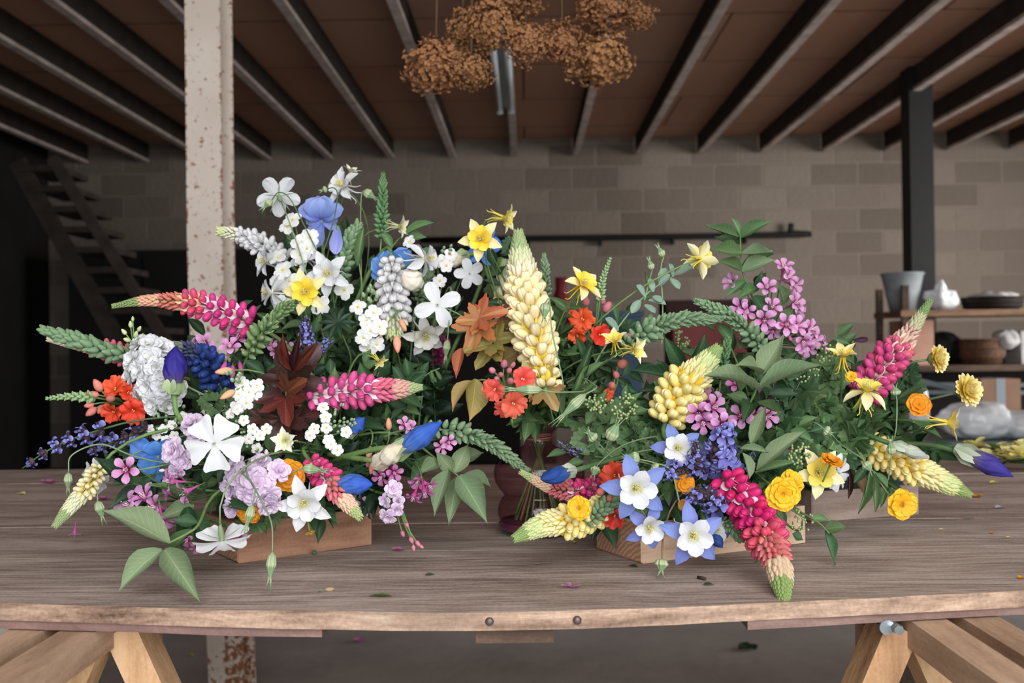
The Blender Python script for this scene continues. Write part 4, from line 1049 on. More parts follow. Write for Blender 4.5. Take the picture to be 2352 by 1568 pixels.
# ---------------------------------------------- leafy things
def branch(label, pts, leaves, anchor=None, name='leafy_branch', r=.0017, stem='g', group=None, cat='foliage', behind=False, extra=()):
    path = smooth_path([P(*p) for p in pts], 8); t_ = thing(name, label, cat, path[0], group)
    full = (list(reversed(stem_path(path[0], path[0] - path[1], anchor)))[:-1] if anchor else []) + path
    stem_part(t_, full, r, r * .5, stem)
    for l in leaves: hand_leaf(t_, *l)
    c = PIX(path[len(path) // 2]); hero(label, *c, anchor or 'L', behind); return t_
def sprig(label, start, end, n, size, mat, kind='ovate', wr=.5, name='leafy_sprig', stem='d', t0=.45, group=None, droop=.2, cat='foliage'):
    L = (end - start).length; mid = start.lerp(end, .5) + Vector((0, 0, .12 * L))
    path = bez(start, start + Vector((0, 0, .25 * L)), mid, end, 12); t_ = thing(name, label, cat, start, group)
    stem_part(t_, path, .0014, .0007, stem)
    for i in range(n):
        t = t0 + (1 - t0) * i / max(1, n - 1); p, a, _ = along(path, min(.999, t))
        side = a.cross(CF).normalized(); ang = (i % 2) * pi + (i // 2) * 1.2 + random.uniform(-.5, .5)
        up = side.cross(a)
        out = (side * cos(ang) + up * sin(ang) * .7 + a * random.uniform(.3, .8) - CF * .15).normalized()
        if i == n - 1: out = a
        s = size * (1.05 - .35 * t) * random.uniform(.8, 1.2)
        q = p + out * s + Vector((0, 0, -droop * s * random.random()))
        nr = (FACE(random.uniform(-.5, .5), random.uniform(.1, .9), random.uniform(.5, 1)))
        put_leaf(t_, p, q, s * wr if kind not in ('ninebark', 'columbine', 'needle', 'palmate') else None, nr, kind, mat)
    return t_
# ================================================ blocks, trays, vase
def oriented_block(name, label, cat, corner, right, back, h, mat, end=None, grain_label=None):
    """corner, right on the table; back = depth"""
    c0 = T(*corner); c1 = T(*right); X = (c1 - c0); L = X.length; X.normalize(); Y = Vector((-X.y, X.x, 0))
    M = Matrix.Translation(c0) @ Matrix((X, Y, Vector((0, 0, 1)))).transposed().to_4x4()
    mb = MB(); bv = .0015; rr = random.Random(L)
    def ring(x, ins):
        return [Vector((x, 0 + ins, ins)), Vector((x, back - ins, ins)), Vector((x, back - ins, h - ins)), Vector((x, ins, h - ins))]
    xs = [(0, .0018), (.0018, 0)] + [(.0018 + (L - .0036) * i / 12, 0) for i in range(1, 12)] + [(L - .0018, 0), (L, .0018)]
    for k, (x, ins) in enumerate(xs):
        for p in ring(x, ins): mb.v.append(p + Vector((0, .0006 * noise.noise((x * 40, 1, 2)), .0007 * noise.noise((x * 30, 5, p.y * 30)) if p.z > .01 else .0002)))
    for k in range(len(xs) - 1):
        for i in range(4):
            a = k * 4 + i; c = k * 4 + (i + 1) % 4; mb.f.append((a, a + 4, c + 4, c)); mb.mi.append(0); mb.sm.append(False); mb.uv += [(0, 0)] * 4
    for f in ((3, 2, 1, 0), tuple(len(mb.v) - 4 + i for i in (0, 1, 2, 3))): mb.f.append(tuple(reversed(f))); mb.mi.append(1); mb.sm.append(False); mb.uv += [(0, 0)] * 4
    o = single(name, mb.mesh(name, [mat, end or mat]), label, cat, M); return M, L
# end grain
m, nt, b = newmat('pine_end_grain'); tc = nn(nt, 'ShaderNodeTexCoord'); wv = nn(nt, 'ShaderNodeTexWave', wave_type='RINGS', rings_direction='X')
mp = nn(nt, 'ShaderNodeMapping'); mp.inputs['Location'].default_value = (0, .03, .07); nt.links.new(tc.outputs['Object'], mp.inputs[0]); nt.links.new(mp.outputs[0], wv.inputs['Vector'])
wv.inputs['Scale'].default_value = 55; wv.inputs['Distortion'].default_value = 3; wv.inputs['Detail Scale'].default_value = 2
c = ramp(nt, [(.1, '#a87c60'), (.9, '#c49a7c')], wv.outputs[0]).outputs[0]; nt.links.new(c, b.inputs['Base Color']); b.inputs['Roughness'].default_value = .8
ENDG = m
M1, L1 = oriented_block('wooden_block', 'reddish brown wooden block under the left flowers', 'block', (546, 1294), (856, 1250), .11, .047, WOODRED, ENDG)
M2, L2 = oriented_block('wooden_block', 'pale wooden block with visible end grain under the blue columbines', 'block', (1474, 1295), (1852, 1246), .10, .047, WOODPINE, ENDG)
M3, L3 = oriented_block('wooden_block', 'greyish wooden block under the flowers at the far right', 'block', (1866, 1200), (2112, 1180), .10, .043, WOODGREY, WOODGREY)
SLATE = plain('slate_grey_tray', '#4e5a60', .5, 0, .2, 35, '#38434a', bmp=.4)
def tray(label, M, L, x0, w, dep, h, zb, mat):
    mb = MB(); t = .004
    def fn(u, v):
        seq = [(0, 0), (1, 0), (1, 1), (0, 1)]
        return (0, 0, 0)
    def wall(lo, hi): mb.box(lo, hi)
    mb.v = []; r = [(0, 0, 0, .006), (h, -.004, -.004, .006)]
    c = [(x0, .012), (x0 + w, .012), (x0 + w, .012 + dep), (x0, .012 + dep)]
    ex = lambda k, e: Vector((c[k][0] + (e if k in (1, 2) else -e), c[k][1] + (e if k in (2, 3) else -e), 0))
    for e, z in ((0, 0), (.006, h), (.002, h), (-.004, .004)):
        for k in range(4): p = ex(k, e); p.z = zb + z; mb.v.append(p)
    for j in range(3):
        for k in range(4): a = j * 4 + k; b_ = j * 4 + (k + 1) % 4; mb.f.append((a, b_, b_ + 4, a + 4)); mb.mi.append(0); mb.sm.append(False); mb.uv += [(0, 0)] * 4
    mb.f += [(3, 2, 1, 0), (12, 13, 14, 15)]; mb.mi += [0, 0]; mb.sm += [False] * 2; mb.uv += [(0, 0)] * 8
    single('flower_tray', mb.mesh('flower_tray', [mat]), label, 'tray', M)
tray('slate grey tray standing on the reddish brown wooden block', M1, L1, .01, L1 - .03, .085, .042, .0475, SLATE)
tray('dark tray standing on the pale wooden block', M2, L2, .02, L2 - .05, .075, .03, .0475, SLATE)
tray('dark tray standing on the greyish wooden block', M3, L3, .01, L3 - .03, .075, .03, .0435, SLATE)
# crate and bucket hidden in the back of the arrangements
q = T(800, 1110)
CR_ = WOODPALEZ
t_ = thing('wooden_crate', 'pale upright wooden crate behind the pink and white lupin', 'crate', (q.x, q.y + .18, ZT))
cx, cy = P(835, 950, 1.50).x, P(835, 950, 1.50).y
for k in range(5):
    for f in (0, 1):
        mb = MB(); x = cx - .14 + .036 * k; mb.box((x, cy + .12 * f, ZT + .0005), (x + .03, cy + .012 + .12 * f, ZT + .155)); part('slat', mb.mesh('slat', [WOODPALEZ if k != 3 else plain('orange_slat', '#b9723c', .7, 0, 0, 9, '#9a5a2c')]), t_)
mb = MB(); mb.box((cx - .142, cy + .0125, ZT + .06), (cx + .04, cy + .1195, ZT + .075)); part('shelf_board', mb.mesh('shelf_board', [WOODPALE]), t_)
BLUEG = plain('blue_grey_enamel', '#7d94a8', .4, 0, .1, 12, '#6b8296')
def pail(name, label, cat, base, r0, r1, h, mat, band=True, rim=True, handle=True):
    t = thing(name, label, cat, base); mb = MB(); w = .006 * r1 / .1
    mb.lathe([(.0001, 0), (r0, 0), (r0 + (r1 - r0) * .5, h * .5), (r1, h), (r1 + w * .6, h + w * .3), (r1 + w * .6, h - w), (r1 - w * .4, h - w), (r0 * .96, w), (.0001, w)], 36)
    part('body', mb.mesh('body', [mat]), t, Matrix.Translation(base))
    if handle:
        mb = MB(); mb.tube([(r1 * cos(a), r1 * .12, h * .9 - r1 * .75 * sin(a)) for a in [pi * i / 14 for i in range(15)]], .003 * r1 / .1, 6); part('handle', mb.mesh('handle', [mat]), t, Matrix.Translation(base) @ Tr(0, -r1 * 1.0, 0))
    return t
pb = T(1500, 1150); pail('enamel_bucket', 'blue grey bucket hidden behind the green leaves of the right arrangement', 'bucket', (pb.x, pb.y + .03, ZT + .0005), .07, .09, .15, BLUEG, handle=False)
# glass vase
m, nt, b = newmat('purple_glass'); out = [n for n in nt.nodes if n.type == 'OUTPUT_MATERIAL'][0]; nt.nodes.remove(b)
tr_ = nn(nt, 'ShaderNodeBsdfTransparent'); tr_.inputs[0].default_value = C('#d3b3be'); gl = nn(nt, 'ShaderNodeBsdfGlossy'); gl.inputs['Roughness'].default_value = .03
fr = nn(nt, 'ShaderNodeFresnel'); fr.inputs[0].default_value = 1.5; mx = nn(nt, 'ShaderNodeMixShader')
lw = nn(nt, 'ShaderNodeLayerWeight'); lw.inputs[0].default_value = .35
rc = ramp(nt, [(0, '#f8f0f3'), (.55, '#ecdae3'), (1, '#b88fa6')], lw.outputs['Facing']); nt.links.new(rc.outputs[0], tr_.inputs[0])
fc = ramp(nt, [(0, '#2e2e2e'), (.5, '#383838'), (.8, '#707070'), (1, '#e0e0e0')], lw.outputs['Facing']); nt.links.new(fc.outputs[0], mx.inputs[0]); nt.links.new(tr_.outputs[0], mx.inputs[1]); nt.links.new(gl.outputs[0], mx.inputs[2]); nt.links.new(mx.outputs[0], out.inputs[0])
GLASS = m
s = (VC - CAM).dot(CF) / F
ob = [(0.001, 0), (50, 0), (72, 4), (93, 22), (104, 48), (103, 70), (94, 88), (88, 98), (94, 108), (108, 128), (114, 152), (108, 178), (88, 200), (58, 216), (40, 226), (34, 238), (34, 252), (40, 264), (54, 276)]
prof = smooth_path([Vector((r, 0, z)) for r, z in ob], 3)
ins = [Vector((max(.02, p.x - 3), 0, max(p.z, 5))) for p in reversed(prof)]
t_ = thing('glass_vase', 'round purple glass vase with a waist holding the central bouquet', 'vase', VC)
mb = MB(); pr = [(p.x * s * .92, p.z * s * .88) for p in list(prof) + ins]; mb.lathe(pr, 56)
part('body', mb.mesh('vase', [GLASS]), t_, Matrix.Translation(VC + Vector((0, 0, .0004))))
mb = MB(); mb.lathe([(.001, .006), (.052, .006), (.057, .012), (.052, .018), (.001, .017)], 40)
part('base', mb.mesh('base', [plain('purple_glass_base', '#5a2a3e', .15, 0, 0, 20, '#4a2032', spec=.8)]), t_, Matrix.Translation(VC))
mb = MB()
for k in range(4): z = .148 + .0022 * k; mb.tube([(cos(a) * (.0165 + .0015 * (k % 2)), sin(a) * (.0165 + .0015 * (k % 2)), z + .001 * sin(a + k)) for a in [2 * pi * i / 24 for i in range(25)]], .0013, 5)
single('string_tie', mb.mesh('string_tie', [plain('pink_brown_string', '#b98070', .8, 0, 0, 60, '#96604f')]), 'pinkish string tied round the stems in the vase neck', 'string', Matrix.Translation(VC + Vector((0, 0, -.022))))
# ================================================ right background
D = 6.0
sx0, sx1 = P(2058, 715, D).x, P(2352, 715, D).x + .8
t_ = thing('shelf_rack', 'dark shelf rack with rough wooden boards against the right wall side', 'shelf', (P(2200, 800, D).x, D + .2, 0))
zs = [P(2200, 716, D).z, P(2200, 842, D).z, P(2200, 1000, D).z]
for k, z in enumerate(zs):
    mb = MB(); mb.box((sx0, D - .05, z - .025), (sx1, D + .42, z + .01)); part('shelf_board', mb.mesh('shelf_board', [WOODDARK if k else wood_mat('shelf_plank', ['#4a3426', '#7b5c45', '#9c7a5f'], grain=14, knots=False)]), t_)
for x in (sx0 + .03, sx1 - .05):
    for y in (D - .03, D + .4):
        mb = MB(); mb.box((x - .02, y - .015, 0), (x + .02, y + .015, zs[0] + (.16 if x < sx0 + .1 else 0))); part('upright', mb.mesh('upright', [WOODDARK]), t_)
mb = MB(); mb.box((sx0 + .05, D + .425, 0), (sx1, D + .445, zs[1] + .06)); part('added_dark_panel', mb.mesh('added_dark_panel', [WALLDARK]), t_)  # dark panel added to blacken the wall behind the lower shelves
def on(px, py, d=D): return P(px, py, d)
GREYP = plain('grey_plastic_bucket', '#9aa0a2', .5, 0, 0, 12, '#83898c')
q = on(2073, 700, D + .16); pail('grey_bucket', 'grey bucket standing on the left end of the top shelf', 'bucket', (q.x, q.y, zs[0] + .011), .075, .125, .235, GREYP, handle=False)
BAG = plain('white_plastic_bag', '#eef0f2', .3, .03, 0, 14, '#dfe2e6', spec=.6)
CLOTHM = plain('off_white_cloth', '#bdbab8', .8, .04, 0, 20, '#9d9a98')
def bag(name, label, cat, base, rx, ry, rz, seed, mat=None, neck=False, lean=0):
    mb = MB()
    def fn(u, v):
        a = 2 * pi * u; t = pi * v; w = sin(t) ** .75
        n = noise.noise((cos(a) * 1.6 + seed, sin(a) * 1.6, v * 3)) * .28 + noise.noise((cos(a) * 5, sin(a) * 5 + seed, v * 9)) * .14
        z = (1 - cos(t)) * rz
        if neck and v > .72: w = max(.12, w * .4 + .05); z += (v - .72) * rz * 1.6
        return (w * cos(a) * rx * (1 + n) + lean * z, w * sin(a) * ry * (1 + n), max(0.001, z * (1 + n * .25)))
    mb.grid(fn, 40, 26); return single(name, mb.mesh(name, [mat or BAG]), label, cat, Matrix.Translation(base))
q = on(2182, 705); bag('plastic_bag', 'tied white plastic bag on the top shelf right of the bucket', 'bag', (q.x, D + .16, zs[0] + .011), .10, .09, .075, 3, neck=True)
q = on(2305, 700); DARKW = plain('dark_wicker', '#2d2622', .8, 0, 0, 60, '#171311', bmp=.6); BROWNW = plain('brown_wicker', '#6b4a36', .8, 0, 0, 60, '#3f2a1e', bmp=.6)
def basket(label, base, r, h, mat):
    t = thing('wicker_basket', label, 'basket', base); mb = MB()
    mb.lathe([(.001, 0), (r * .85, 0), (r, h * .5), (r * 1.04, h), (r * .98, h), (r * .9, .01), (.001, .01)], 40); part('body', mb.mesh('body', [mat]), t, Matrix.Translation(base))
    for k in range(3):
        mb = MB(); z = h * (.3 + .35 * k); rr_ = r * (.97 + .03 * k) ; mb.tube([(cos(a) * rr_, sin(a) * rr_, z) for a in [2 * pi * i / 40 for i in range(41)]], .008, 6); part('woven_band', mb.mesh('woven_band', [mat]), t, Matrix.Translation(base))
basket('dark round wicker basket with a white cloth on the top shelf', (q.x, D + .19, zs[0] + .011), .17, .075, DARKW)
bag('white_cloth', 'crumpled white cloth lying in the dark wicker basket', 'cloth', (q.x + .01, D + .19, zs[0] + .055), .13, .12, .035, 8, CLOTHM)
CARD = plain('pinkish_cardboard', '#b58e78', .8, .03, 0, 6, '#a27c66'); TAPE = plain('pale_packing_tape', '#aab4bd', .4, 0, 0, 9)
def carton(label, base, w, dp, h, rz=0, tape=True):
    t = thing('cardboard_box', label, 'box', base); B = Matrix.Translation(base) @ Rz(rz)
    mb = MB(); mb.box((-w / 2, -dp / 2, 0), (w / 2, dp / 2, h)); part('body', mb.mesh('body', [CARD]), t, B)
    for s in (-1, 1): mb = MB(); mb.box((-w / 2 + .001, min(0, s * dp / 2) + .001, h), (w / 2 - .001, max(0, s * dp / 2) - .001, h + .003)); part('flap', mb.mesh('flap', [CARD]), t, B)
    if tape: mb = MB(); mb.box((-.022, -dp / 2 - .001, h * .02), (.022, dp / 2 + .001, h + .0045)); part('tape', mb.mesh('tape', [TAPE]), t, B)
q = on(2112, 838); carton('pinkish cardboard box on the middle shelf behind the pink lupin', (q.x, D + .16, zs[1] + .011), .185, .2, .27, .1, False)
q = on(2200, 838); bag('added_dark_sack', 'dark sack added to darken the middle shelf beside the cardboard box', 'sack', (q.x, D + .25, zs[1] + .011), .10, .09, .10, 31, plain('added_sack_black', '#161616', .8, 0, 0, 20, '#0e0e0e'))  # sack added to fill the dark gap between the shelves
q = on(2275, 838); basket('brown wicker basket with papers on the middle shelf', (q.x, D + .17, zs[1] + .011), .13, .15, BROWNW)
q = on(2312, 800); bag('paper_bundle', 'crumpled white paper in the brown wicker basket', 'paper', (q.x + .02, D + .1, zs[1] + .10), .08, .07, .06, 12, CLOTHM)
q = on(2345, 700); mb = MB(); mb.box((-.09, -.1, 0), (.09, .1, .2)); single('white_carton', mb.mesh('white_carton', [CLOTHM]), 'white carton at the right end of the middle shelf', 'box', Matrix.Translation((P(2345, 770, D).x + .12, D + .2, zs[1] + .011)))
# low side table with boxes and bags, closer
D2 = 4.6
z2 = P(2200, 1012, D2).z
t_ = thing('side_table', 'low metal side table loaded with white bags at the right', 'table', (P(2250, 1000, D2).x, D2 + .2, 0))
x0, x1 = P(2085, 1000, D2).x, P(2352, 1000, D2).x + .7
GALV = plain('galvanised_steel', '#8f9aa0', .4, 0, .6, 14, '#78838a')
mb = MB(); mb.box((x0, D2 - .1, z2 - .03), (x1, D2 + .5, z2)); part('tabletop', mb.mesh('tabletop', [GALV]), t_)
for x in (x0 + .03, x1 - .03):
    for y in (D2 - .07, D2 + .47): mb = MB(); mb.box((x - .015, y - .015, 0), (x + .015, y + .015, z2 - .03)); part('leg', mb.mesh('leg', [GALV]), t_)
q = on(2288, 1012, D2 + .3); carton('cardboard box with pale tape standing behind the white bags', (q.x, D2 + .36, z2 + .001), .19, .16, .21 + .06, 0)
q = on(2262, 1012, D2); bag('plastic_bag', 'large crumpled white plastic bag on the side table', 'bag', (q.x, D2 + .1, z2 + .001), .17, .13, .085, 5)
q = on(2352, 1012, D2); bag('plastic_bag', 'white plastic sheet piled at the right edge of the side table', 'bag', (q.x + .02, D2 + .08, z2 + .001), .16, .14, .065, 21)
q = on(2128, 1012, D2); bag('plastic_bag', 'narrow white plastic bag at the left end of the side table', 'bag', (q.x, D2 + .12, z2 + .001), .05, .06, .13, 14)
a, b_ = on(2060, 862, D2 + .45), on(2330, 926, D2 + .45); mb = MB(); strut(mb, a, b_, .02, .025); single('metal_bar', mb.mesh('metal_bar', [GALV]), 'pale slanting metal bar leaning above the side table', 'bar')
for k, (lab, y) in enumerate((('upper thin metal rail below the shelf rack', 882), ('lower thin metal rail below the shelf rack', 900))):
    a, b_ = on(2040, y, D2 + .62 + .2 * k), on(2420, y + 2, D2 + .62 + .2 * k); mb = MB(); strut(mb, a, b_, .02, .02)
    for q_ in (a, b_): mb.box((q_.x - .012, q_.y - .012, 0), (q_.x + .012, q_.y + .012, q_.z))
    single('metal_rail', mb.mesh('metal_rail', [GALV]), lab, 'rail')
# red crate and dark things in the middle distance
REDP = plain('dark_red_plastic', '#7c2f2c', .5, 0, 0, 8, '#6c2826')
D3 = 5.2
a, b_ = on(1545, 720, D3), on(1735, 850, D3)
def storage_bin(label, x0, x1, y, dep, z0, z1, mat, name='plastic_crate'):
    t = thing(name, label, 'crate', ((x0 + x1) / 2, y, 0)); z = z0
    mb = MB(); w = .012
    for lo, hi in (((x0, y, z0), (x1, y + w, z1)), ((x0, y + dep - w, z0), (x1, y + dep, z1)), ((x0, y + w, z0), (x0 + w, y + dep - w, z1)), ((x1 - w, y + w, z0), (x1, y + dep - w, z1)), ((x0 + w, y + w, z0), (x1 - w, y + dep - w, z0 + w))): mb.box(lo, hi)
    part('body', mb.mesh('body', [mat]), t)
    mb = MB(); mb.box((x0 - .012, y - .012, z1 - .03), (x1 + .012, y, z1)); part('rim', mb.mesh('rim', [mat]), t)
zb = .72
t_ = thing('work_bench', 'dark workbench behind the big table', 'bench', (P(1400, 900, D3).x, D3 + .3, 0))
x0, x1 = P(1240, 900, D3).x, P(1900, 900, D3).x
mb = MB(); mb.box((x0, D3 - .1, zb - .04), (x1, D3 + .6, zb)); part('bench_top', mb.mesh('bench_top', [WOODDARK]), t_)
for x in (x0 + .05, x1 - .05):
    for y in (D3 - .06, D3 + .55): mb = MB(); mb.box((x - .03, y - .03, 0), (x + .03, y + .03, zb - .04)); part('leg', mb.mesh('leg', [WOODDARK]), t_)
storage_bin('dark red crate on the bench between the green spikes', a.x, b_.x, D3, .35, zb + .001, a.z, REDP)
mb = MB(); mb.box((0, 0, 0), (b_.x - a.x + .06, .3, .07)); single('dark_carton', mb.mesh('dark_carton', [plain('brown_black_card', '#3a2320', .8)]), 'dark brown box lying on top of the red crate', 'box', Tr(a.x - .03, D3 + .03, a.z + .001))
a, b_ = on(1365, 715, D3), on(1475, 850, D3)
storage_bin('blue crate on the bench behind the red snapdragons', a.x, b_.x, D3, .3, zb + .001, a.z, plain('dull_blue_plastic', '#31526e', .5, 0, 0, 8, '#28445c'))
a = on(1290, 665, D3); mb = MB(); mb.lathe([(.001, 0), (.055, 0), (.055, .20), (.045, .22), (.03, .235), (.03, .26), (.001, .26)], 24)
single('red_canister', mb.mesh('red_canister', [plain('dark_red_tin', '#6d1f24', .4, 0, .1, 8)]), 'dark red canister behind the yellow lupin', 'canister', Tr(a.x, D3 + .1, zb + .001) @ Sc(1, 1, (a.z + .07 - zb) / .26))
# things under the table
q = T(2118, 1568, 0.0); 
t_ = thing('wooden_box', 'pale wooden box on the floor behind the right trestle', 'box', (P(2112, 1500, 2.05).x, 2.1, 0))
bx = P(2120, 1520, 2.05).x; z1 = P(2120, 1522, 2.05).z
mb = MB(); mb.box((bx - .025, 2.0, 0), (bx + .13, 2.25, z1 - .02)); part('body', mb.mesh('body', [WOODGREY]), t_)
mb = MB(); mb.box((bx - .03, 1.995, z1 - .0199), (bx + .135, 2.255, z1)); part('lid', mb.mesh('lid', [WOODGREY]), t_)
q = P(10, 1495, 1.5); mb = MB(); mb.lathe([(.001, 0), (.09, 0), (.115, .6), (.12, .62), (.108, .62), (.085, .01), (.001, .01)], 28)
single('white_tub', mb.mesh('white_tub', [plain('white_tub_plastic', '#c9c6c0', .5, 0)]), 'tall white tub on the floor at the left edge', 'tub', Matrix.Translation((q.x - .12, 1.75, 0)) @ Sc(1, 1, (ZT - .08) / .62))
# ================================================ hanging dried hydrangeas
m, nt, b = newmat('dried_hydrangea'); uv = nn(nt, 'ShaderNodeTexCoord'); nz = noise_tex(nt, 90, uv.outputs['Object'], 3); n2 = noise_tex(nt, 12, uv.outputs['Object'], 2)
c = ramp(nt, [(.3, '#664428'), (.5, '#a87850'), (.7, '#c49870')], nz.outputs[0]).outputs[0]; c = mixc(nt, math_(nt, 'MULTIPLY', n2.outputs[0], .5), c, C('#8a5c3a')); c = hsv_random(nt, c, .12, .004)
nt.links.new(c, b.inputs['Base Color']); b.inputs['Roughness'].default_value = .9; translucent(nt, b, c, .2)
HYD = m
def hyd_mesh(var):
    mb = MB(); rr = random.Random(var + 40); mb.ell((0, 0, 0), (.45, .45, .45), 12, 8)
    n = 430
    for i in range(n):
        zz = 1 - 2 * (i + .5) / n; a = i * 2.39996 + rr.uniform(-.1, .1); r = sqrt(1 - zz * zz); dirn = Vector((r * cos(a), r * sin(a), zz))
        bump_ = 1 + .60 * noise.noise(dirn * 2.4 + Vector((var * 5, 0, 0))) + rr.uniform(-.22, .10)
        M = frame(dirn * bump_ * .9, dirn + Vector((rr.uniform(-.5, .5), rr.uniform(-.5, .5), rr.uniform(-.5, .5))), rr.uniform(0, 6), .13)
        for q in range(4): petal(mb, 1, .95, ROUND, rr.uniform(-.2, .9), rr.uniform(-1.2, 1.2), .3, .12, 2.5, 3, 3, seed=rr.uniform(0, 9), M=M @ Rz(q * pi / 2))
    return mb.mesh('florets', [HYD])
HM = [hyd_mesh(k) for k in range(3)]
HD = 2.0
heads = [('large tan dried hydrangea head lowest at the left of the bunch', 1000, 155, HD, 74, 62), ('tan dried hydrangea head hanging right beside the lowest left one', 1082, 165, HD - .03, 52, 42),
         ('dried hydrangea head at the upper left edge of the bunch', 1062, 70, HD + .05, 40, 48), ('dried hydrangea head in the upper middle of the left group', 1128, 55, HD - .02, 62, 62),
         ('dried hydrangea head touching the picture top in the left group', 1175, 8, HD, 70, 45), ('round dried hydrangea head right of the left group', 1208, 97, HD - .03, 50, 46),
         ('small reddish dried hydrangea head in the middle of the bunch', 1292, 100, HD, 54, 50), ('large dark brown dried hydrangea head lowest at the right', 1378, 138, HD, 76, 64),
         ('dried hydrangea head at the upper right of the bunch', 1392, 18, HD, 74, 50), ('small dried hydrangea head at the far right of the bunch', 1468, 40, HD + .03, 38, 34)]
hook = P(1240, -330, HD); zc = H_J
for i, (lab, x, y, d, rx, ry) in enumerate(heads):
    p = P(x, y, d); t_ = thing('dried_hydrangea', lab, 'dried flower', p, 'dried hydrangea heads hanging from the ceiling')
    rx_ = rx * .96 * d / F; ry_ = ry * .98 * d / F
    part('florets', HM[i % 3], t_, Matrix.Translation(p) @ Rz(i * 1.3) @ Sc((rx_ + rx_) / 2, rx_ * .95, ry_))['kind'] = 'stuff'
    e = Vector((hook.x + (x - 1240) / F * HD * .25, hook.y, zc)); L = (e - p).length
    mb = MB(); mb.tube(bez(p, p + Vector((0, 0, L * .4)), e - Vector((0, 0, L * .3)), e, 10), .003, 6); part('stem', mb.mesh('stem', [plain('dry_brown_stem', '#5c4430', .8, .05, 0, 30, '#46331f')]), t_)
mb = MB(); mb.box((hook.x - .55, hook.y - .012, zc - .012), (hook.x + .55, hook.y + .012, zc - .0002)); single('hanging_rail', mb.mesh('hanging_rail', [WOODDARK]), 'thin dark rail under the joists holding the dried hydrangeas', 'rail')
# ================================================ LEFT ARRANGEMENT
lupin('long magenta lupin with a green tip pointing left', [(575, 742, 1.30), (500, 712, 1.29), (430, 695, 1.28), (340, 690, 1.27), (258, 703, 1.26)], 82, 'hot', taper=(1, .82, .42, .16))
lupin('pink and white lupin pointing right above the blue iris buds', [(712, 912, 1.2), (800, 898, 1.2), (880, 895, 1.2), (970, 889, 1.2)], 84, 'pink', 'L', taper=(.9, 1, .72, .2))
lupin('pink lupin with a greenish tip drooping over the brown block', [(715, 1062, 1.14), (760, 1110, 1.12), (798, 1155, 1.11), (826, 1187, 1.10)], 72, 'pinkd', 'L', taper=(.85, 1, .66, .3))
lupin('white lupin with a cream tip hanging down beside the white cross flower', [(900, 600, 1.40), (900, 660, 1.38), (905, 720, 1.37), (903, 772, 1.36)], 82, 'white', 'LB', rings=9, k=7, taper=(.75, 1, .95, .45))
lupin('white lupin with a yellow green tip pointing left across the column', [(655, 600, 1.46), (600, 562, 1.45), (550, 540, 1.45), (498, 530, 1.44)], 64, 'white', 'LB', rings=9, k=6, taper=(1, .9, .6, .4))
lupin('navy blue lupin with a grey green tip behind the purple iris bud', [(512, 905, 1.28), (490, 850, 1.27), (440, 805, 1.25), (372, 795, 1.23)], 84, 'navy', 'L', taper=(1, .95, .5, .28))
lupin('pale green lupin hanging at the lower left onto the table', [(228, 1075, 1.12), (200, 1120, 1.10), (165, 1160, 1.09), (126, 1208, 1.08)], 52, 'pale', 'L', taper=(.85, .95, .7, .35), rings=14)
lupin('coral and pink lupin pointing left behind the green budded spike', [(335, 835, 1.33), (270, 810, 1.32), (200, 795, 1.31), (106, 778, 1.30)], 56, 'coral', 'L', taper=(1, .9, .55, .25))
lupin('dark maroon lupin remnant low in the gap beside the white columbine', [(990, 740, 1.46), (1010, 790, 1.45), (1000, 845, 1.44)], 50, 'maroon', 'LC', rings=6, k=5, taper=(.8, 1, .8, .5))
green_spike('grey green budded spike pointing left above the coral lupin', [(400, 870, 1.24), (330, 828, 1.24), (240, 805, 1.24), (165, 778, 1.24), (102, 758, 1.24)], 56, 'L', 'bud', 'sage', None, rings=17, k=5)
green_spike('small dark green budded spike at the very top of the bouquet', [(876, 545, 1.44), (878, 480, 1.44), (880, 405, 1.44)], 40, 'LB', 'bract', 'dark')
green_spike('grey green budded spike below the blue iris petal', [(780, 650, 1.42), (795, 580, 1.42), (822, 520, 1.42)], 52, 'LB', 'bud', 'sage')
green_spike('thick green budded spike left below the yellow columbine', [(570, 815, 1.26), (605, 760, 1.25), (640, 720, 1.25), (672, 698, 1.24)], 62, 'L', 'bract', 'bright')
green_spike('thin green spike between the white flowers at the back', [(690, 620, 1.47), (680, 570, 1.47), (660, 525, 1.47)], 34, 'LB', 'bract', 'sage')
green_spike('leafy green spike drooping right to the vase shoulder', [(985, 985, 1.19), (1060, 992, 1.19), (1130, 1020, 1.19), (1200, 1072, 1.19)], 62, 'L', 'bract', 'sage', k=5)
green_spike('small grey green spike beside the white lupin tip', [(960, 690, 1.42), (968, 650, 1.42), (985, 625, 1.42)], 46, 'LC', 'bud', 'sage')
# columbines
cockle('white four petalled flower nodding at the top left of the bouquet', 640, 450, 1.43, 104, (-.25, .35, -.55), .5, 'LB', prof=ROUND, W=.62, name='white_columbine')
columbine('white columbine at the top beside the blue iris', 788, 428, 1.44, 100, (-.55, .35, .75), 'white', 'star', .2, 'LB')
columbine('cream columbine bud flower above the topmost white columbine', 805, 398, 1.47, 52, (.3, .8, .2), 'cream', 'cup', 0, 'LB')
columbine('small white columbine with long spurs facing right at the back', 915, 520, 1.43, 62, (.75, -.1, .25), 'cream', 'cup', .4, 'LB')
columbine('white columbine with yellow stamens behind the yellow columbine', 755, 628, 1.36, 112, (-.1, -.05, 1), 'white', 'star', .5, 'LB')
columbine('white columbine between the white lupin and the yellow stamens', 705, 590, 1.40, 100, (-.5, .3, .7), 'white', 'star', .9, 'LB')
columbine('white columbine upper left facing the column', 612, 600, 1.42, 84, (-.6, .1, .5), 'white', 'star', 0, 'LB')
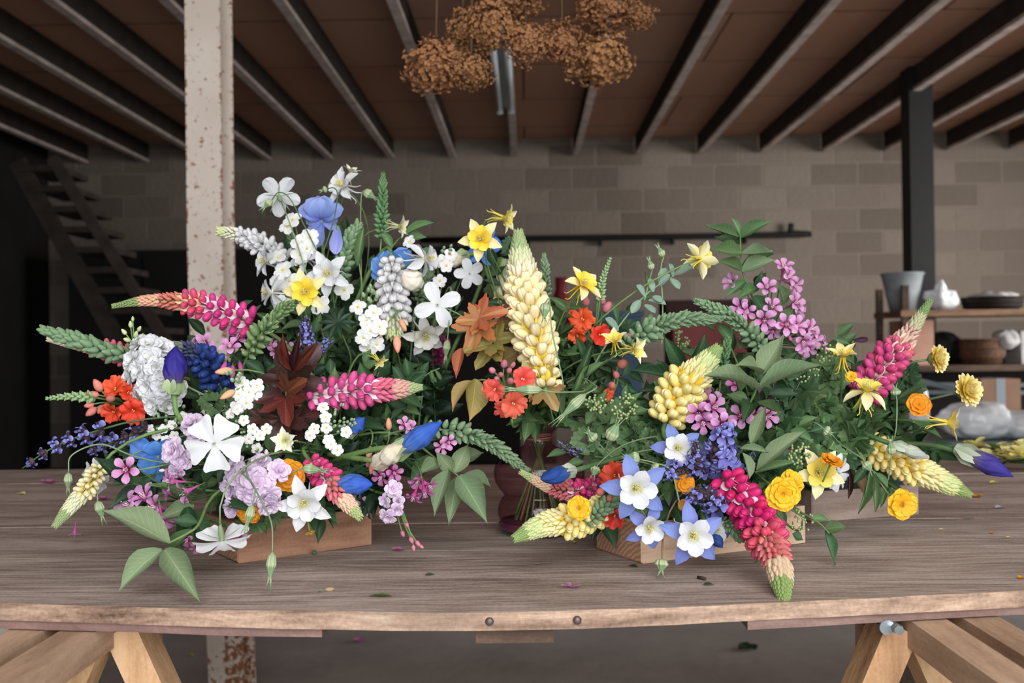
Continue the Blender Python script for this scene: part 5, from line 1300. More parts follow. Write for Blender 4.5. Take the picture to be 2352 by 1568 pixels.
columbine('white columbine in side view at the left edge of the white group', 625, 672, 1.38, 100, (-.85, .05, .35), 'white', 'back', .3, 'LB')
columbine('white columbine facing right with spurs over the blue petals', 975, 595, 1.37, 104, (.85, .1, .3), 'white', 'back', .8, 'LC')
cockle('white five petalled flower right of the blue petals', 1078, 628, 1.38, 72, (.2, -.1, .9), .3, 'LC', prof=ROUND, W=.66, name='white_columbine')
columbine('greyish white columbine below the white cross flower', 975, 768, 1.36, 108, (.25, -.45, .8), 'grey', 'star', .3, 'LC')
columbine('yellow columbine with pale sepals in the middle of the white group', 703, 670, 1.27, 110, (-.05, -.05, 1), 'yellow', 'star', .28, 'LB')
columbine('large white columbine hanging before the brown block', 700, 1152, 1.10, 138, (.05, -.22, 1), 'white', 'star', .34, 'L')
columbine('small cream columbine beside the dark red leaves', 657, 1012, 1.14, 74, (-.15, .1, .9), 'cream', 'cup', .1, 'L')
columbine('pale yellow green columbine with long spurs above the pink lupin', 868, 826, 1.22, 50, (.5, -.5, .3), 'ypale', 'cup', .3, 'L')
cockle('white flower with four broad petals like a cross', 1005, 700, 1.30, 112, (.05, -.05, 1), .42, 'LC', prof=ROUND, W=.62, n=4)
cockle('large white corncockle flower facing forward above the pale pink flowers', 493, 1018, 1.06, 126, (.05, -.05, 1), 3.2, 'L', W=.98)
cockle('white corncockle flower hanging face down at the table front', 510, 1240, 1.04, 128, (.02, -.72, -.25), .3, 'L', a0=.1, a1=-.5)
cockle('white corncockle seen from behind at the left leaf', 222, 1092, 1.13, 78, (-.8, -.1, -.3), .3, 'L')
seedpod('corncockle bud hanging at the left end on a thin arching stem', [(300, 1045, 1.14), (230, 1020, 1.13), (165, 1045, 1.12), (157, 1085, 1.12), (156, 1140, 1.12)], 60, 'L')
seedpod('corncockle bud hanging lowest before the brown block', [(570, 1095, 1.07), (595, 1140, 1.04), (623, 1200, 1.02), (626, 1268, 1.015), (617, 1356, 1.01)], 90, 'L', 22)
seedpod('corncockle bud on a curved stem left of the hanging one', [(560, 1090, 1.08), (585, 1120, 1.05), (580, 1160, 1.045), (560, 1228, 1.04)], 70, 'L', 20)
seedpod('corncockle bud drooping left of the large pale leaf', [(240, 1090, 1.12), (225, 1105, 1.11), (224, 1150, 1.10), (240, 1205, 1.10)], 70, 'L', 20)
seedpod('slim corncockle bud drooping right of the white cross flower', [(1020, 705, 1.30), (1060, 725, 1.29), (1085, 745, 1.29), (1125, 775, 1.28)], 70, 'LC', 18)
seedpod('slim corncockle bud hanging straight below the white cross flower', [(1035, 700, 1.31), (1031, 740, 1.30), (1028, 780, 1.30), (1022, 838, 1.30)], 70, 'LC', 16)
# hooked columbine buds
seedpod('green hooked bud in front of the nodding white flower', [(742, 605, 1.38), (700, 520, 1.38), (665, 455, 1.38), (640, 442, 1.38), (625, 458, 1.38), (598, 485, 1.38)], 40, 'LB', 16, 'columbine_bud', col='d')
seedpod('green hooked bud before the topmost white columbine', [(735, 600, 1.38), (765, 510, 1.38), (775, 450, 1.38), (768, 432, 1.38), (752, 433, 1.38), (732, 440, 1.38)], 30, 'LB', 14, 'columbine_bud', col='d')
seedpod('pale yellow bud at the top right of the white group', [(830, 620, 1.45), (828, 520, 1.45), (830, 450, 1.45), (835, 438, 1.45), (872, 462, 1.45)], 40, 'LB', 20, 'columbine_bud')
seedpod('long pale pointed bud above the white star columbine', [(640, 1110, 1.12), (660, 1090, 1.11), (695, 1075, 1.1), (756, 1082, 1.09)], 50, 'L', 22, 'columbine_bud')
# agapanthus-like small pale bells, seed heads
cluster('white flowers with yellow eyes right of the dark red leaves', [(742, 935, 1.17), (748, 958, 1.165), (750, 982, 1.165), (712, 1000, 1.16), (760, 1020, 1.15), (775, 1033, 1.15), (755, 1010, 1.15), (722, 985, 1.16), (795, 992, 1.16)], 'w5', 30, 'L', buds=((785, 965, 1.17, 34, 26, 14),))
cluster('white four petalled flowers standing above the corncockle', [(556, 880, 1.17), (572, 900, 1.165), (590, 885, 1.17), (548, 905, 1.165), (566, 925, 1.16), (545, 935, 1.16), (585, 905, 1.17)], 'w4', 36, 'L', buds=((540, 865, 1.17, 20, 8, 20),))
cluster('loose white flowers with orange stamens below the cream lupin tip', [(560, 965, 1.14), (580, 985, 1.14), (597, 1000, 1.14), (572, 1008, 1.135), (590, 1030, 1.14), (545, 940, 1.145), (612, 985, 1.15), (530, 950, 1.15)], 'w5', 28, 'L', buds=((560, 1000, 1.15, 40, 22, 13),))
cluster('small white and cream flowers left of the large corncockle', [(395, 975, 1.18), (375, 985, 1.18), (360, 1000, 1.18), (400, 1000, 1.17), (380, 1010, 1.17), (345, 985, 1.19), (420, 955, 1.19)], 'w5', 24, 'L', buds=((385, 945, 1.19, 45, 30, 16),))
cluster('white four petalled flowers hanging below the white lupin tip', [(822, 705, 1.33), (842, 735, 1.33), (850, 760, 1.32), (835, 775, 1.32), (872, 750, 1.32), (858, 718, 1.33), (845, 800, 1.33), (865, 790, 1.33)], 'w4', 42, 'LB', buds=((850, 680, 1.34, 20, 10, 18),))
cluster('white flowers under the upper white spike', [(662, 520, 1.41), (672, 505, 1.41), (690, 560, 1.39), (712, 545, 1.39), (705, 570, 1.385), (690, 585, 1.385)], 'w4', 46, 'LB')
cluster('white blossoms filling the gap behind the yellow columbine', [(650, 620, 1.40), (640, 590, 1.41), (665, 645, 1.4), (735, 700, 1.36), (650, 700, 1.38), (640, 650, 1.39), (790, 665, 1.38)], 'w4', 50, 'LB')
cluster('small white flowers right of the white lupin', [(1035, 585, 1.40), (1015, 600, 1.40), (940, 555, 1.41), (1010, 645, 1.39), (1025, 610, 1.39)], 'w5', 34, 'LC', buds=((1030, 575, 1.41, 22, 9, 14),))
# stock, snapdragons
snapdragon('tall white double stock with many ruffled florets', [(305, 825, 1.2, (-.4, .3, .8)), (345, 790, 1.19, (.1, .5, .8)), (375, 800, 1.2, (.5, .4, .7)), (320, 850, 1.18, (-.4, -.1, .9)), (360, 845, 1.17, (.1, 0, 1)), (400, 850, 1.2, (.6, 0, .7)),
   (335, 888, 1.18, (-.2, -.2, 1)), (375, 890, 1.17, (.2, -.1, 1)), (405, 895, 1.19, (.6, -.3, .7)), (350, 925, 1.18, (-.2, -.4, .9)), (318, 790, 1.21, (-.4, .5, .6)), (388, 925, 1.18, (.3, -.5, .9)), (300, 860, 1.2, (-.7, 0, .6)), (345, 820, 1.18, (0, .2, 1)), (372, 865, 1.17, (.1, 0, 1)), (320, 915, 1.2, (-.6, -.4, .6))],
   [(285, 762, 1.21, (-.4, .6, .3), 22), (300, 745, 1.21, (0, 1, .2), 22), (312, 768, 1.21, (.3, .7, .3), 24), (292, 780, 1.2, (-.5, .2, .6), 24), (320, 755, 1.21, (.5, .7, .3), 20), (305, 732, 1.21, (0, 1, 0), 16), (330, 775, 1.21, (.5, .5, .4), 22)], key='white', double=True, budcol='greenb', size=60, name='white_stock', node=(350, 900, 1.22))
snapdragon('orange red snapdragon flowers with a green bud spike at the left', [(262, 890, 1.2, (-.1, .5, .7), 66), (258, 948, 1.19, (-.3, -.4, .9), 60), (305, 945, 1.19, (.2, -.4, .9), 66), (295, 900, 1.2, (.4, .2, .7), 50)],
   [(225, 885, 1.2, (-.4, .8, .3), 44), (215, 905, 1.2, (-.8, .2, .4), 34), (210, 945, 1.2, (-.5, -.5, .5), 40), (232, 940, 1.2, (-.2, -.6, .6), 34), (253, 915, 1.18, (-.2, 0, 1), 38), (205, 930, 1.2, (-.8, -.2, .4), 30)],
   [(215, 912, 1.2), (160, 910, 1.2), (104, 915, 1.2), 36], 'red', 'L', node=(290, 925, 1.24), size=60)
snapdragon('pale lilac double stock left of the large corncockle', [(400, 1035, 1.1, (-.2, .2, .9), 70), (440, 975, 1.13, (-.2, .6, .8), 60), (452, 1000, 1.13, (.1, .2, 1), 55), (418, 1055, 1.1, (.2, -.3, .9), 56), (405, 1080, 1.1, (0, -.5, .9), 44), (450, 968, 1.15, (.3, .5, .7), 50)], [(380, 1100, 1.1, (-.4, -.4, .5), 22), (372, 1080, 1.1, (-.8, 0, .5), 18), (440, 1040, 1.11, (.5, -.3, .6), 20)], key='lilac', double=True, budcol='lilacb', name='lilac_stock')
snapdragon('pale lilac double stock above the blue tray', [(560, 1098, 1.1, (-.2, .1, 1), 86), (592, 1110, 1.09, (.3, .2, .9), 84), (615, 1140, 1.09, (.3, -.4, .9), 70), (598, 1062, 1.11, (.1, .7, .7), 56), (640, 1080, 1.1, (.5, .3, .7), 60), (540, 1070, 1.11, (-.5, .4, .7), 60), (530, 1120, 1.11, (-.5, -.3, .8), 66), (535, 1165, 1.1, (-.2, -.5, .9), 56), (570, 1140, 1.09, (0, -.3, 1), 60), (618, 1160, 1.09, (.3, -.5, .8), 60)], [(612, 1040, 1.12, (0, 1, .2), 24), (655, 1100, 1.1, (.8, 0, .4), 22)], key='lilac', double=True, budcol='lilacb', name='lilac_stock')
snapdragon('lilac stock twig hanging right of the brown block onto the table', [(905, 1122, 1.12, (.2, .3, .8), 46), (885, 1150, 1.11, (-.6, -.1, .6), 38), (910, 1170, 1.1, (.2, -.4, .8), 40), (890, 1185, 1.1, (-.2, -.6, .8), 46), (915, 1150, 1.11, (.6, .1, .6), 34)], [(925, 1225, 1.14, (.3, -.7, .3), 22), (945, 1240, 1.15, (.4, -.7, .3), 24), (960, 1248, 1.15, (.6, -.7, .3), 22), (950, 1258, 1.15, (.2, -.9, .3), 20), (968, 1255, 1.15, (.8, -.5, .3), 18), (935, 1205, 1.13, (.4, -.7, .3), 18)], None, 'lilac', 'L', 'lilac_stock', (900, 1110, 1.15), double=True, budcol='rose')
# geum
geum('orange geum flower beside the lilac stock above the tray', 663, 1092, 1.12, 78, (.4, .1, .9), 'orange', .2, 'L')
geum('orange geum flower lying low against the blue tray', 573, 1175, 1.1, 60, (.1, -.35, .8), 'orange', .6, 'L')
geum('tiny yellow geum bud hanging before the brown block', 712, 1222, 1.11, 24, (.3, -.8, .3), 'gold', 0, 'L', rows=1)
# iris
iris_open('large pale blue iris at the top of the left bouquet', 738, 505, 1.44, 130, ('#6f80c6', '#97a6dc', '#4a3fa0'), [(.9, .75, .9, 1.0, -1.7), (2.2, .7, .9, 1.0, -1.7), (1.55, .95, .85, 1.1, -1.3), (4.5, .2, 1.0, .55, -.6), (3.5, .4, .6, .6, -1.5), (-.2, .4, .6, .6, -1.6)])
iris_open('single lilac blue iris petal below the pale blue iris', 775, 518, 1.41, 130, ('#8086cc', '#a0a6e0', '#7a7cc8'), [(4.68, .1, 1.05, .48, .2)], name='iris_petal', anchor='LB')
iris_open('bright blue iris petals behind the white lupin', 905, 625, 1.42, 150, ('#4c7cc8', '#74a0e0', '#2f4fa8'), [(2.6, .3, .8, .7, .3), (1.9, .3, .75, .6, .4), (.9, .3, .9, .75, .2), (.2, .3, .8, .55, 0), (1.4, .2, .6, .55, .4), (3.3, .2, .7, .4, 0)], 'LC')
iris_open('bright blue iris behind the yellow columbine at the centre', 1110, 570, 1.44, 110, ('#3a6cc6', '#5c90e0', '#2a4aa6'), [(.3, .3, .8, .7, -.2), (1.1, .2, 1.0, .4, .2), (2.6, .3, .7, .6, -.4), (3.8, .3, .8, .6, -.2), (5.2, .3, .8, .6, -.3)], 'V')
iris_open('bright blue iris spreading low at the left', 362, 1045, 1.17, 140, ('#447cc8', '#6496dc', '#2c56b0'), [(2.7, .15, .95, .75, -.2), (1.7, .5, .5, .8, -.5), (4.9, .25, .9, .85, -.5), (4.0, .2, .75, .7, -.3), (5.9, .2, .8, .8, -.4), (.6, .2, .7, .6, -.3)], 'L')
iris_bud('dark purple iris bud standing before the white stock', [(400, 878, 1.14), (404, 795, 1.14)], 52, ('#5a4a70', '#3a2a86', '#2a1c74'), 'L', .25, 'green', notw=True)
iris_bud('pointed blue iris bud aiming right above the pale leaves', [(925, 1030, 1.13), (1016, 968, 1.10)], 48, ('#6a80b0', '#4775c0', '#2c58b4'), 'L', .5, 'green', stempts=((870, 1030, 1.14), (790, 1048, 1.18)))
iris_bud('plump blue iris bud pointing right over the brown block', [(782, 1112, 1.12), (856, 1112, 1.1)], 46, ('#5a86cc', '#4775c0', '#2f5fc0'), 'L', .1, 'green', notw=True)
iris_bud('small blue iris bud between white flowers and pink lupin', [(806, 990, 1.18), (838, 958, 1.17)], 34, ('#8fa0b8', '#3a66b8', '#2a4c9c'), 'L', .4, 'grey')
iris_bud('papery cream iris sheath under the pointed blue bud', [(878, 1058, 1.14), (925, 1022, 1.12)], 44, ('#d9cdb6', '#e3d9c8', '#cfc0a4'), 'L', .6, 'paper', 'iris_sheath', stempts=((840, 1055, 1.15), (770, 1045, 1.19)))
iris_bud('cream iris bud with a green sheath right of the white columbine', [(1060, 590, 1.42), (1018, 605, 1.40)], 34, ('#b9c09a', '#dccbb4', '#e6d6c4'), 'LC', .4, 'green')
iris_bud('pale pinkish iris petal bud over the white lupin', [(960, 655, 1.38), (925, 625, 1.36)], 50, ('#dfe0c8', '#e3dccb', '#e9d6cc'), 'LC', .0, 'paper', notw=True)
# salvia
salvia('purple salvia spike reaching out to the far left', [(235, 985, 1.15), (160, 1010, 1.13), (100, 1040, 1.12), (52, 1075, 1.12)], 62, 'L', whorls=6)
salvia('purple salvia spike above the blue iris at the left', [(340, 985, 1.2), (270, 1010, 1.18), (200, 1040, 1.17)], 64, 'L', whorls=6)
salvia('upright purple salvia tip between the dark leaves', [(705, 800, 1.26), (702, 765, 1.26), (700, 725, 1.26)], 52, 'L', whorls=5)
salvia('dark purple salvia flowers beside the dark red leaf fan', [(690, 815, 1.3), (735, 800, 1.29), (765, 775, 1.28)], 48, 'L', whorls=4)
# weigela
weigela('pink weigela flowers at the lower left among dark leaves', [(290, 1078, 1.08, (.05, .1, 1), 56), (292, 1158, 1.1, (-.4, .4, .6)), (315, 1185, 1.08, (-.4, -.4, .8), 44), (340, 1205, 1.07, (-.2, -.6, .7), 56), (355, 1165, 1.09, (-.5, .2, .6), 56), (372, 1195, 1.07, (.3, -.7, .5), 56), (330, 1140, 1.1, (-.3, .6, .6))], 'pink', 'L', node=(420, 1150, 1.13), buds=[(430, 1150, 1.08, (.2, .3, .9), 22)], size=58,
   leaves=[(305, 1110, 1.1, 214, 1050, 1.07, 62, 'k', 'ovate', (.3, .5, .7)), (330, 1120, 1.12, 250, 1170, 1.09, 40, 'k'), (440, 1160, 1.1, 340, 1115, 1.06, 48, 'm', 'ovate', (.0, .8, .5)), (445, 1160, 1.1, 362, 1190, 1.06, 50, 's', 'ovate', (.3, .4, .8)), (440, 1175, 1.09, 480, 1260, 1.07, 48, 'd', 'ovate', (.5, .2, .8)), (430, 1180, 1.1, 420, 1270, 1.08, 40, 'd'), (470, 1110, 1.12, 520, 1060, 1.1, 40, 'd'), (350, 1130, 1.13, 300, 1200, 1.12, 40, 'k')])
weigela('pink weigela flowers pointing left below the lilac stock', [(390, 1105, 1.08, (-.7, .1, .5), 52), (405, 1085, 1.1, (-.4, .6, .5)), (425, 1130, 1.08, (-.6, -.3, .6), 48), (385, 1130, 1.1, (-.8, -.2, .4))], 'pink', 'L', node=(470, 1125, 1.12), size=44)
weigela('deep pink weigela flowers below the leaves left of the block', [(430, 1238, 1.06, (-.2, -.5, .8), 38), (455, 1255, 1.07, (.2, -.6, .7), 34), (525, 1232, 1.09, (.3, -.4, .8), 40), (500, 1245, 1.08, (0, -.7, .6), 34), (550, 1238, 1.09, (.4, -.2, .8), 34)], 'deep', 'L', node=(470, 1190, 1.12), leaves=[(430, 1165, 1.09, 450, 1260, 1.06, 44, 'd'), (520, 1160, 1.1, 590, 1178, 1.07, 30, 'd')])
weigela('pink weigela flowers under the long magenta lupin', [(470, 788, 1.3, (-.1, .2, .9), 44), (450, 800, 1.3, (-.6, .1, .6)), (528, 795, 1.28, (.1, .6, .7), 44), (545, 775, 1.3, (.3, .6, .6)), (438, 808, 1.3, (-.8, 0, .4))], 'pink', 'L', node=(520, 860, 1.32), buds=[(520, 830, 1.26, (-.2, -.7, .5), 34), (535, 838, 1.26, (.1, -.8, .5), 34), (550, 830, 1.26, (.3, -.7, .5), 30)], size=44)
weigela('small pink weigela flowers behind the thick green spike', [(632, 805, 1.3, (.2, .4, .8)), (645, 820, 1.3, (.4, .1, .8)), (622, 792, 1.31, (-.2, .7, .6)), (660, 800, 1.31, (.5, .3, .7))], 'pink', 'L', node=(640, 860, 1.33), size=32)
weigela('pink weigela flowers hanging down right of the blue bud', [(960, 1105, 1.14, (-.1, -.6, .6), 40), (975, 1130, 1.13, (.2, -.8, .4), 42), (950, 1140, 1.13, (-.3, -.8, .4), 40), (985, 1115, 1.14, (.6, -.5, .4), 38), (890, 1070, 1.16, (.0, -.3, .9), 42), (875, 1095, 1.15, (-.3, -.5, .7), 40), (905, 1085, 1.15, (.4, -.2, .8), 38), (860, 1065, 1.17, (-.5, .2, .7), 36)], 'deep', 'L', node=(920, 1050, 1.19), size=40)
weigela('pale mauve weigela flowers shaded behind the brown block', [(820, 1150, 1.22, (.1, .2, .9)), (850, 1140, 1.22, (.4, .2, .8)), (835, 1160, 1.21, (.1, -.2, .9)), (800, 1140, 1.22, (-.2, .3, .9))], 'pale', 'L', node=(830, 1130, 1.26), size=42)
weigela('mauve weigela flower at the middle right of the left bouquet', [(930, 975, 1.19, (.1, .5, .8)), (1030, 1015, 1.16, (.3, -.1, .9)), (1015, 1025, 1.16, (-.2, -.3, .9)), (945, 985, 1.19, (.4, .2, .8))], 'pink', 'L', node=(950, 1020, 1.2), size=34)
# peach buds
def peach(label, px, py, d, s, face, anchor='L', key='coralb'):
    pos = P(px, py, d); t_ = thing('peach_bud', label, 'flower bud', pos); f = FACE(*face)
    part('bud', bud_mesh('coralb', '#e0a080', '#93a878', '#d0705f'), t_, frame(pos, f, 0, s * d / F) @ Tr(0, 0, -.5) @ Sc(.8, .8, 1.1)); stem_part(t_, stem_path(pos - f * s * .5 * d / F, -f, anchor), .001, .0014); hero(label, px, py, d, anchor, False)
peach('peach bud left of the white four petalled flowers', 517, 852, 1.17, 42, (-.9, -.1, .4)); peach('peach bud below the white four petalled flowers', 525, 905, 1.16, 40, (-.8, -.5, .4))
peach('peach bud in the gap below the greyish white columbine', 912, 788, 1.31, 44, (.1, -.9, .3), 'LC'); peach('peach bud hanging at the tip of the white lupin', 880, 760, 1.33, 34, (-.4, -.8, .3), 'LC')
peach('peach bud right of the white lupin tip', 925, 745, 1.33, 34, (.4, -.7, .3), 'LC'); peach('peach bud above the green iris stem', 893, 975, 1.17, 34, (0, .9, .4)); peach('peach bud below the green iris stem', 857, 1065, 1.17, 46, (-.2, -.9, .3)); peach('peach bud right of the papery sheath', 848, 1040, 1.18, 36, (-.2, -.9, .3))
# leaves
branch('large pale leafy twig hanging over the table at the lower left', [(475, 1160, 1.08), (455, 1205, 1.04), (430, 1225, 1.03), (385, 1248, 1.02)],
   [(388, 1246, 1.02, 234, 1172, 1.0, 92, 's', 'ovate', (.35, .75, .6), 0), (372, 1262, 1.02, 275, 1357, .99, 66, 's', 'ovate', (-.2, .3, .95), 1), (378, 1262, 1.02, 460, 1383, .975, 74, 's', 'ovate', (.3, .3, .9), 0), (392, 1260, 1.03, 402, 1290, 1.03, 36, 'm'), (440, 1215, 1.04, 392, 1272, 1.05, 40, 'm'), (455, 1200, 1.05, 395, 1195, 1.05, 40, 'd'), (330, 1270, 1.06, 300, 1280, 1.05, 20, 'm')], 'L', r=.0022)
branch('pale leafy twig hanging between the left bouquet and the vase', [(960, 1020, 1.22), (1010, 1060, 1.21), (1052, 1092, 1.2)],
   [(1030, 1080, 1.2, 998, 1186, 1.16, 56, 's', 'ovate', (-.3, .1, 1), 0), (1055, 1092, 1.2, 1120, 1202, 1.15, 76, 's', 'ovate', (.2, .2, 1), 0), (1050, 1095, 1.21, 1030, 1208, 1.17, 50, 's', 'ovate', (0, .1, 1), 2), (1045, 1085, 1.21, 1075, 1020, 1.22, 52, 's', 'ovate', (.1, .3, 1)), (1040, 1080, 1.21, 1000, 1035, 1.2, 44, 's', 'ovate', (-.2, .4, 1)), (1065, 1090, 1.22, 1128, 1120, 1.25, 44, 's', 'ovate', (.4, .6, .6)), (1010, 1060, 1.21, 960, 1090, 1.18, 46, 's', 'ovate', (-.2, .3, 1)), (1030, 1065, 1.22, 1110, 1040, 1.24, 50, 's', 'ovate', (.1, .5, 1)), (990, 1045, 1.22, 940, 1120, 1.2, 46, 'm')], 'L', r=.002)
branch('dark reddish brown leaf fan in the middle of the left bouquet', [(650, 980, 1.22), (655, 920, 1.2), (665, 860, 1.19), (690, 790, 1.18)],
   [(648, 905, 1.19, 590, 915, 1.16, 0, 'b', 'ninebark', (-.1, .2, 1)), (655, 915, 1.18, 660, 975, 1.15, 0, 'r', 'ninebark', (0, .1, 1)), (660, 900, 1.18, 700, 870, 1.16, 0, 'r', 'ninebark', (.2, .2, 1)), (650, 960, 1.18, 640, 1040, 1.15, 0, 'b', 'ninebark', (0, .1, 1)), (665, 880, 1.19, 640, 800, 1.17, 0, 'b', 'ninebark', (0, .1, 1)), (670, 870, 1.19, 735, 790, 1.18, 0, 'b', 'ninebark', (.3, .1, 1)), (670, 960, 1.2, 730, 950, 1.18, 0, 'b', 'ninebark', (.2, .1, 1)),
    (668, 850, 1.18, 650, 765, 1.16, 26, 'r', 'lance', (-.1, 0, 1)), (672, 850, 1.18, 690, 765, 1.16, 22, 'b', 'lance', (.1, 0, 1)), (672, 850, 1.18, 640, 790, 1.16, 20, 'r', 'lance', (-.3, 0, 1)), (675, 850, 1.18, 730, 785, 1.16, 24, 'r', 'lance', (.3, 0, 1)), (600, 960, 1.17, 560, 975, 1.15, 0, 'b', 'ninebark', (-.2, .2, 1))], 'L', stem='p')
branch('dark palmate lupin leaf below the yellow columbine', [(800, 800, 1.36), (775, 745, 1.33)], [(775, 742, 1.33, 855, 742, 1.33, 0, 'k', 'palmate', (0, .45, .9), 0)], 'LB')
branch('green leaves right of the topmost green spike', [(880, 600, 1.44), (920, 545, 1.44), (985, 515, 1.44)], [(930, 540, 1.44, 998, 512, 1.43, 26, 'm', 'lance'), (935, 545, 1.44, 980, 545, 1.44, 34, 'm', 'ovate'), (960, 580, 1.44, 1002, 578, 1.44, 26, 'm', 'round'), (900, 570, 1.44, 870, 530, 1.44, 26, 'm', 'ovate')], 'LB')
branch('upright green leaves beside the pale blue iris', [(830, 640, 1.42), (825, 590, 1.42), (835, 525, 1.42)], [(822, 610, 1.42, 836, 520, 1.41, 26, 'm', 'lance', (0, 0, 1)), (800, 640, 1.42, 760, 600, 1.42, 24, 'm', 'lance')], 'LB')
branch('dark pointed leaves behind the magenta lupin at the column', [(540, 740, 1.34), (560, 700, 1.34)], [(545, 720, 1.34, 582, 690, 1.33, 24, 'd', 'lance'), (560, 740, 1.34, 600, 700, 1.34, 30, 'd', 'ovate'), (470, 770, 1.34, 430, 730, 1.34, 30, 'd'), (450, 790, 1.34, 430, 770, 1.34, 26, 'd')], 'L')
branch('seed head sprigs standing in the dark gap', [(930, 900, 1.3), (980, 860, 1.3), (1010, 845, 1.3)], [(985, 858, 1.3, 1002, 878, 1.3, 12, 'm', 'round'), (990, 850, 1.3, 995, 880, 1.3, 12, 'm', 'round'), (1000, 850, 1.3, 1012, 872, 1.3, 12, 'm', 'round'), (930, 880, 1.3, 900, 840, 1.3, 40, 'd'), (940, 870, 1.3, 930, 820, 1.3, 30, 'd'), (970, 860, 1.3, 985, 830, 1.3, 24, 'd')], 'L')
# ================================================ VASE BOUQUET
lupin('tall cream and yellow lupin rising from the vase', [(1252, 888, 1.22), (1235, 800, 1.24), (1212, 700, 1.27), (1198, 610, 1.29), (1190, 528, 1.30)], 108, 'cream', 'V', rings=20, k=7, taper=(.72, 1, .82, .26))
lupin('pale lupin half hidden behind the tall cream lupin', [(1165, 760, 1.36), (1152, 680, 1.37), (1158, 595, 1.38)], 50, 'pale', 'V', rings=16, k=6, taper=(1, .9, .7, .3))
columbine('yellow columbine facing forward left of the tall lupin', 1105, 550, 1.30, 104, (-.15, .05, 1), 'yellow', 'star', .5, 'V')
columbine('pale yellow columbine pointing right above the other', 1155, 500, 1.32, 80, (.8, -.2, .3), 'ypale', 'cup', .3, 'V')
columbine('yellow columbine facing upper right beside the lupin', 1338, 655, 1.25, 100, (.5, .55, .7), 'yellow', 'star', .2, 'V')
columbine('small yellow columbine opening upward at centre right', 1412, 785, 1.22, 70, (-.2, .75, .6), 'yellow', 'cup', .1, 'V')
columbine('yellow columbine facing right at centre right', 1455, 803, 1.21, 74, (.75, .0, .65), 'ypale', 'cup', .5, 'V')
snapdragon('orange red snapdragon standing right of the tall lupin', [(1338, 732, 1.28, (-.1, .1, 1), 68), (1380, 768, 1.27, (.2, .1, .9), 60), (1325, 772, 1.29, (-.3, -.4, .8), 50)], [(1395, 705, 1.29, (.3, .6, .7), 46), (1345, 690, 1.29, (-.2, .8, .5), 40), (1385, 690, 1.3, (0, 1, .2), 26), (1445, 770, 1.27, (.3, .2, .9), 30), (1372, 680, 1.3, (0, 1, .2), 22)], [(1378, 690, 1.3), (1385, 640, 1.3), (1403, 590, 1.3), 30], 'red', 'V', node=(1365, 790, 1.3), budcol='rose')
snapdragon('coral snapdragon flowers low before the tall lupin', [(1202, 870, 1.16, (.2, .1, 1), 64), (1135, 895, 1.15, (-.2, -.1, 1), 58), (1180, 928, 1.14, (.1, -.2, 1), 68), (1152, 940, 1.15, (-.4, -.3, .8), 54)], [(1158, 835, 1.17, (.1, .6, .7), 36), (1130, 850, 1.16, (-.4, .3, .8), 32), (1150, 860, 1.15, (-.1, .1, 1), 28), (1172, 875, 1.14, (0, 0, 1), 36), (1170, 850, 1.16, (.2, .4, .8), 28), (1140, 870, 1.15, (-.2, 0, 1), 28), (1178, 838, 1.18, (.4, .6, .5), 26)], None, 'coral', 'V', node=(1175, 960, 1.2), budcol='rose')
snapdragon('half open coral snapdragon right of the tall lupin base', [(1398, 905, 1.25, (.4, .1, .8), 36)], [(1430, 835, 1.24, (.3, .3, .8), 48), (1415, 860, 1.25, (-.3, .5, .7), 34), (1405, 885, 1.25, (-.2, .2, .9), 40), (1330, 850, 1.26, (-.2, .5, .8), 26), (1345, 865, 1.26, (.3, .3, .8), 24)], None, 'red', 'V', node=(1400, 930, 1.27), budcol='pinkb')
seedpod('striped pale bud lying against the tall lupin', [(1290, 860, 1.2), (1268, 760, 1.2), (1262, 690, 1.2), (1252, 695, 1.2), (1249, 745, 1.19)], 50, 'V', 22, 'columbine_bud')
seedpod('corncockle bud lying sideways before the coral snapdragons', [(1320, 900, 1.15), (1270, 900, 1.13), (1245, 895, 1.13), (1150, 893, 1.12)], 70, 'V', 20)
seedpod('corncockle bud pointing down left among the green leaves', [(1360, 880, 1.17), (1370, 890, 1.15), (1345, 905, 1.14), (1268, 978, 1.13)], 70, 'V', 22)
green_spike('small green snapdragon spike right of the lupin top', [(1250, 700, 1.34), (1252, 640, 1.34), (1250, 592, 1.34)], 38, 'V', 'bract', 'sage')
green_spike('grey green budded spike pointing right above the dark leaves', [(1435, 800, 1.27), (1480, 762, 1.27), (1560, 735, 1.27), (1640, 732, 1.27)], 66, 'V', 'bract', 'sage', rings=18, k=6)
branch('orange bronze leafy twig left of the tall lupin', [(1190, 900, 1.3), (1150, 820, 1.28), (1110, 760, 1.27), (1120, 710, 1.27)],
   [(1100, 730, 1.26, 1160, 705, 1.24, 0, 'o', 'ninebark', (.0, .5, .8)), (1100, 735, 1.26, 1045, 735, 1.25, 0, 'o', 'ninebark', (-.2, .3, 1)), (1100, 745, 1.26, 1070, 810, 1.24, 0, 'o', 'ninebark', (-.2, .1, 1)), (1130, 790, 1.26, 1055, 800, 1.24, 0, 'y', 'ninebark', (0, .7, .6)), (1130, 800, 1.27, 1090, 845, 1.25, 0, 'y', 'ninebark', (-.1, .5, .8)), (1140, 780, 1.27, 1190, 770, 1.25, 0, 'y', 'ninebark', (.2, .3, 1)), (1060, 800, 1.25, 1048, 870, 1.23, 34, 'o', 'ovate', (-.2, 0, 1)), (1150, 730, 1.27, 1180, 705, 1.25, 0, 'o', 'ninebark', (.2, .6, .7)), (1150, 830, 1.27, 1200, 800, 1.25, 60, 'y', 'ovate', (.1, .2, 1)), (1115, 760, 1.28, 1180, 730, 1.28, 0, 'y', 'ninebark', (.1, .3, .9))], 'V', stem='p')
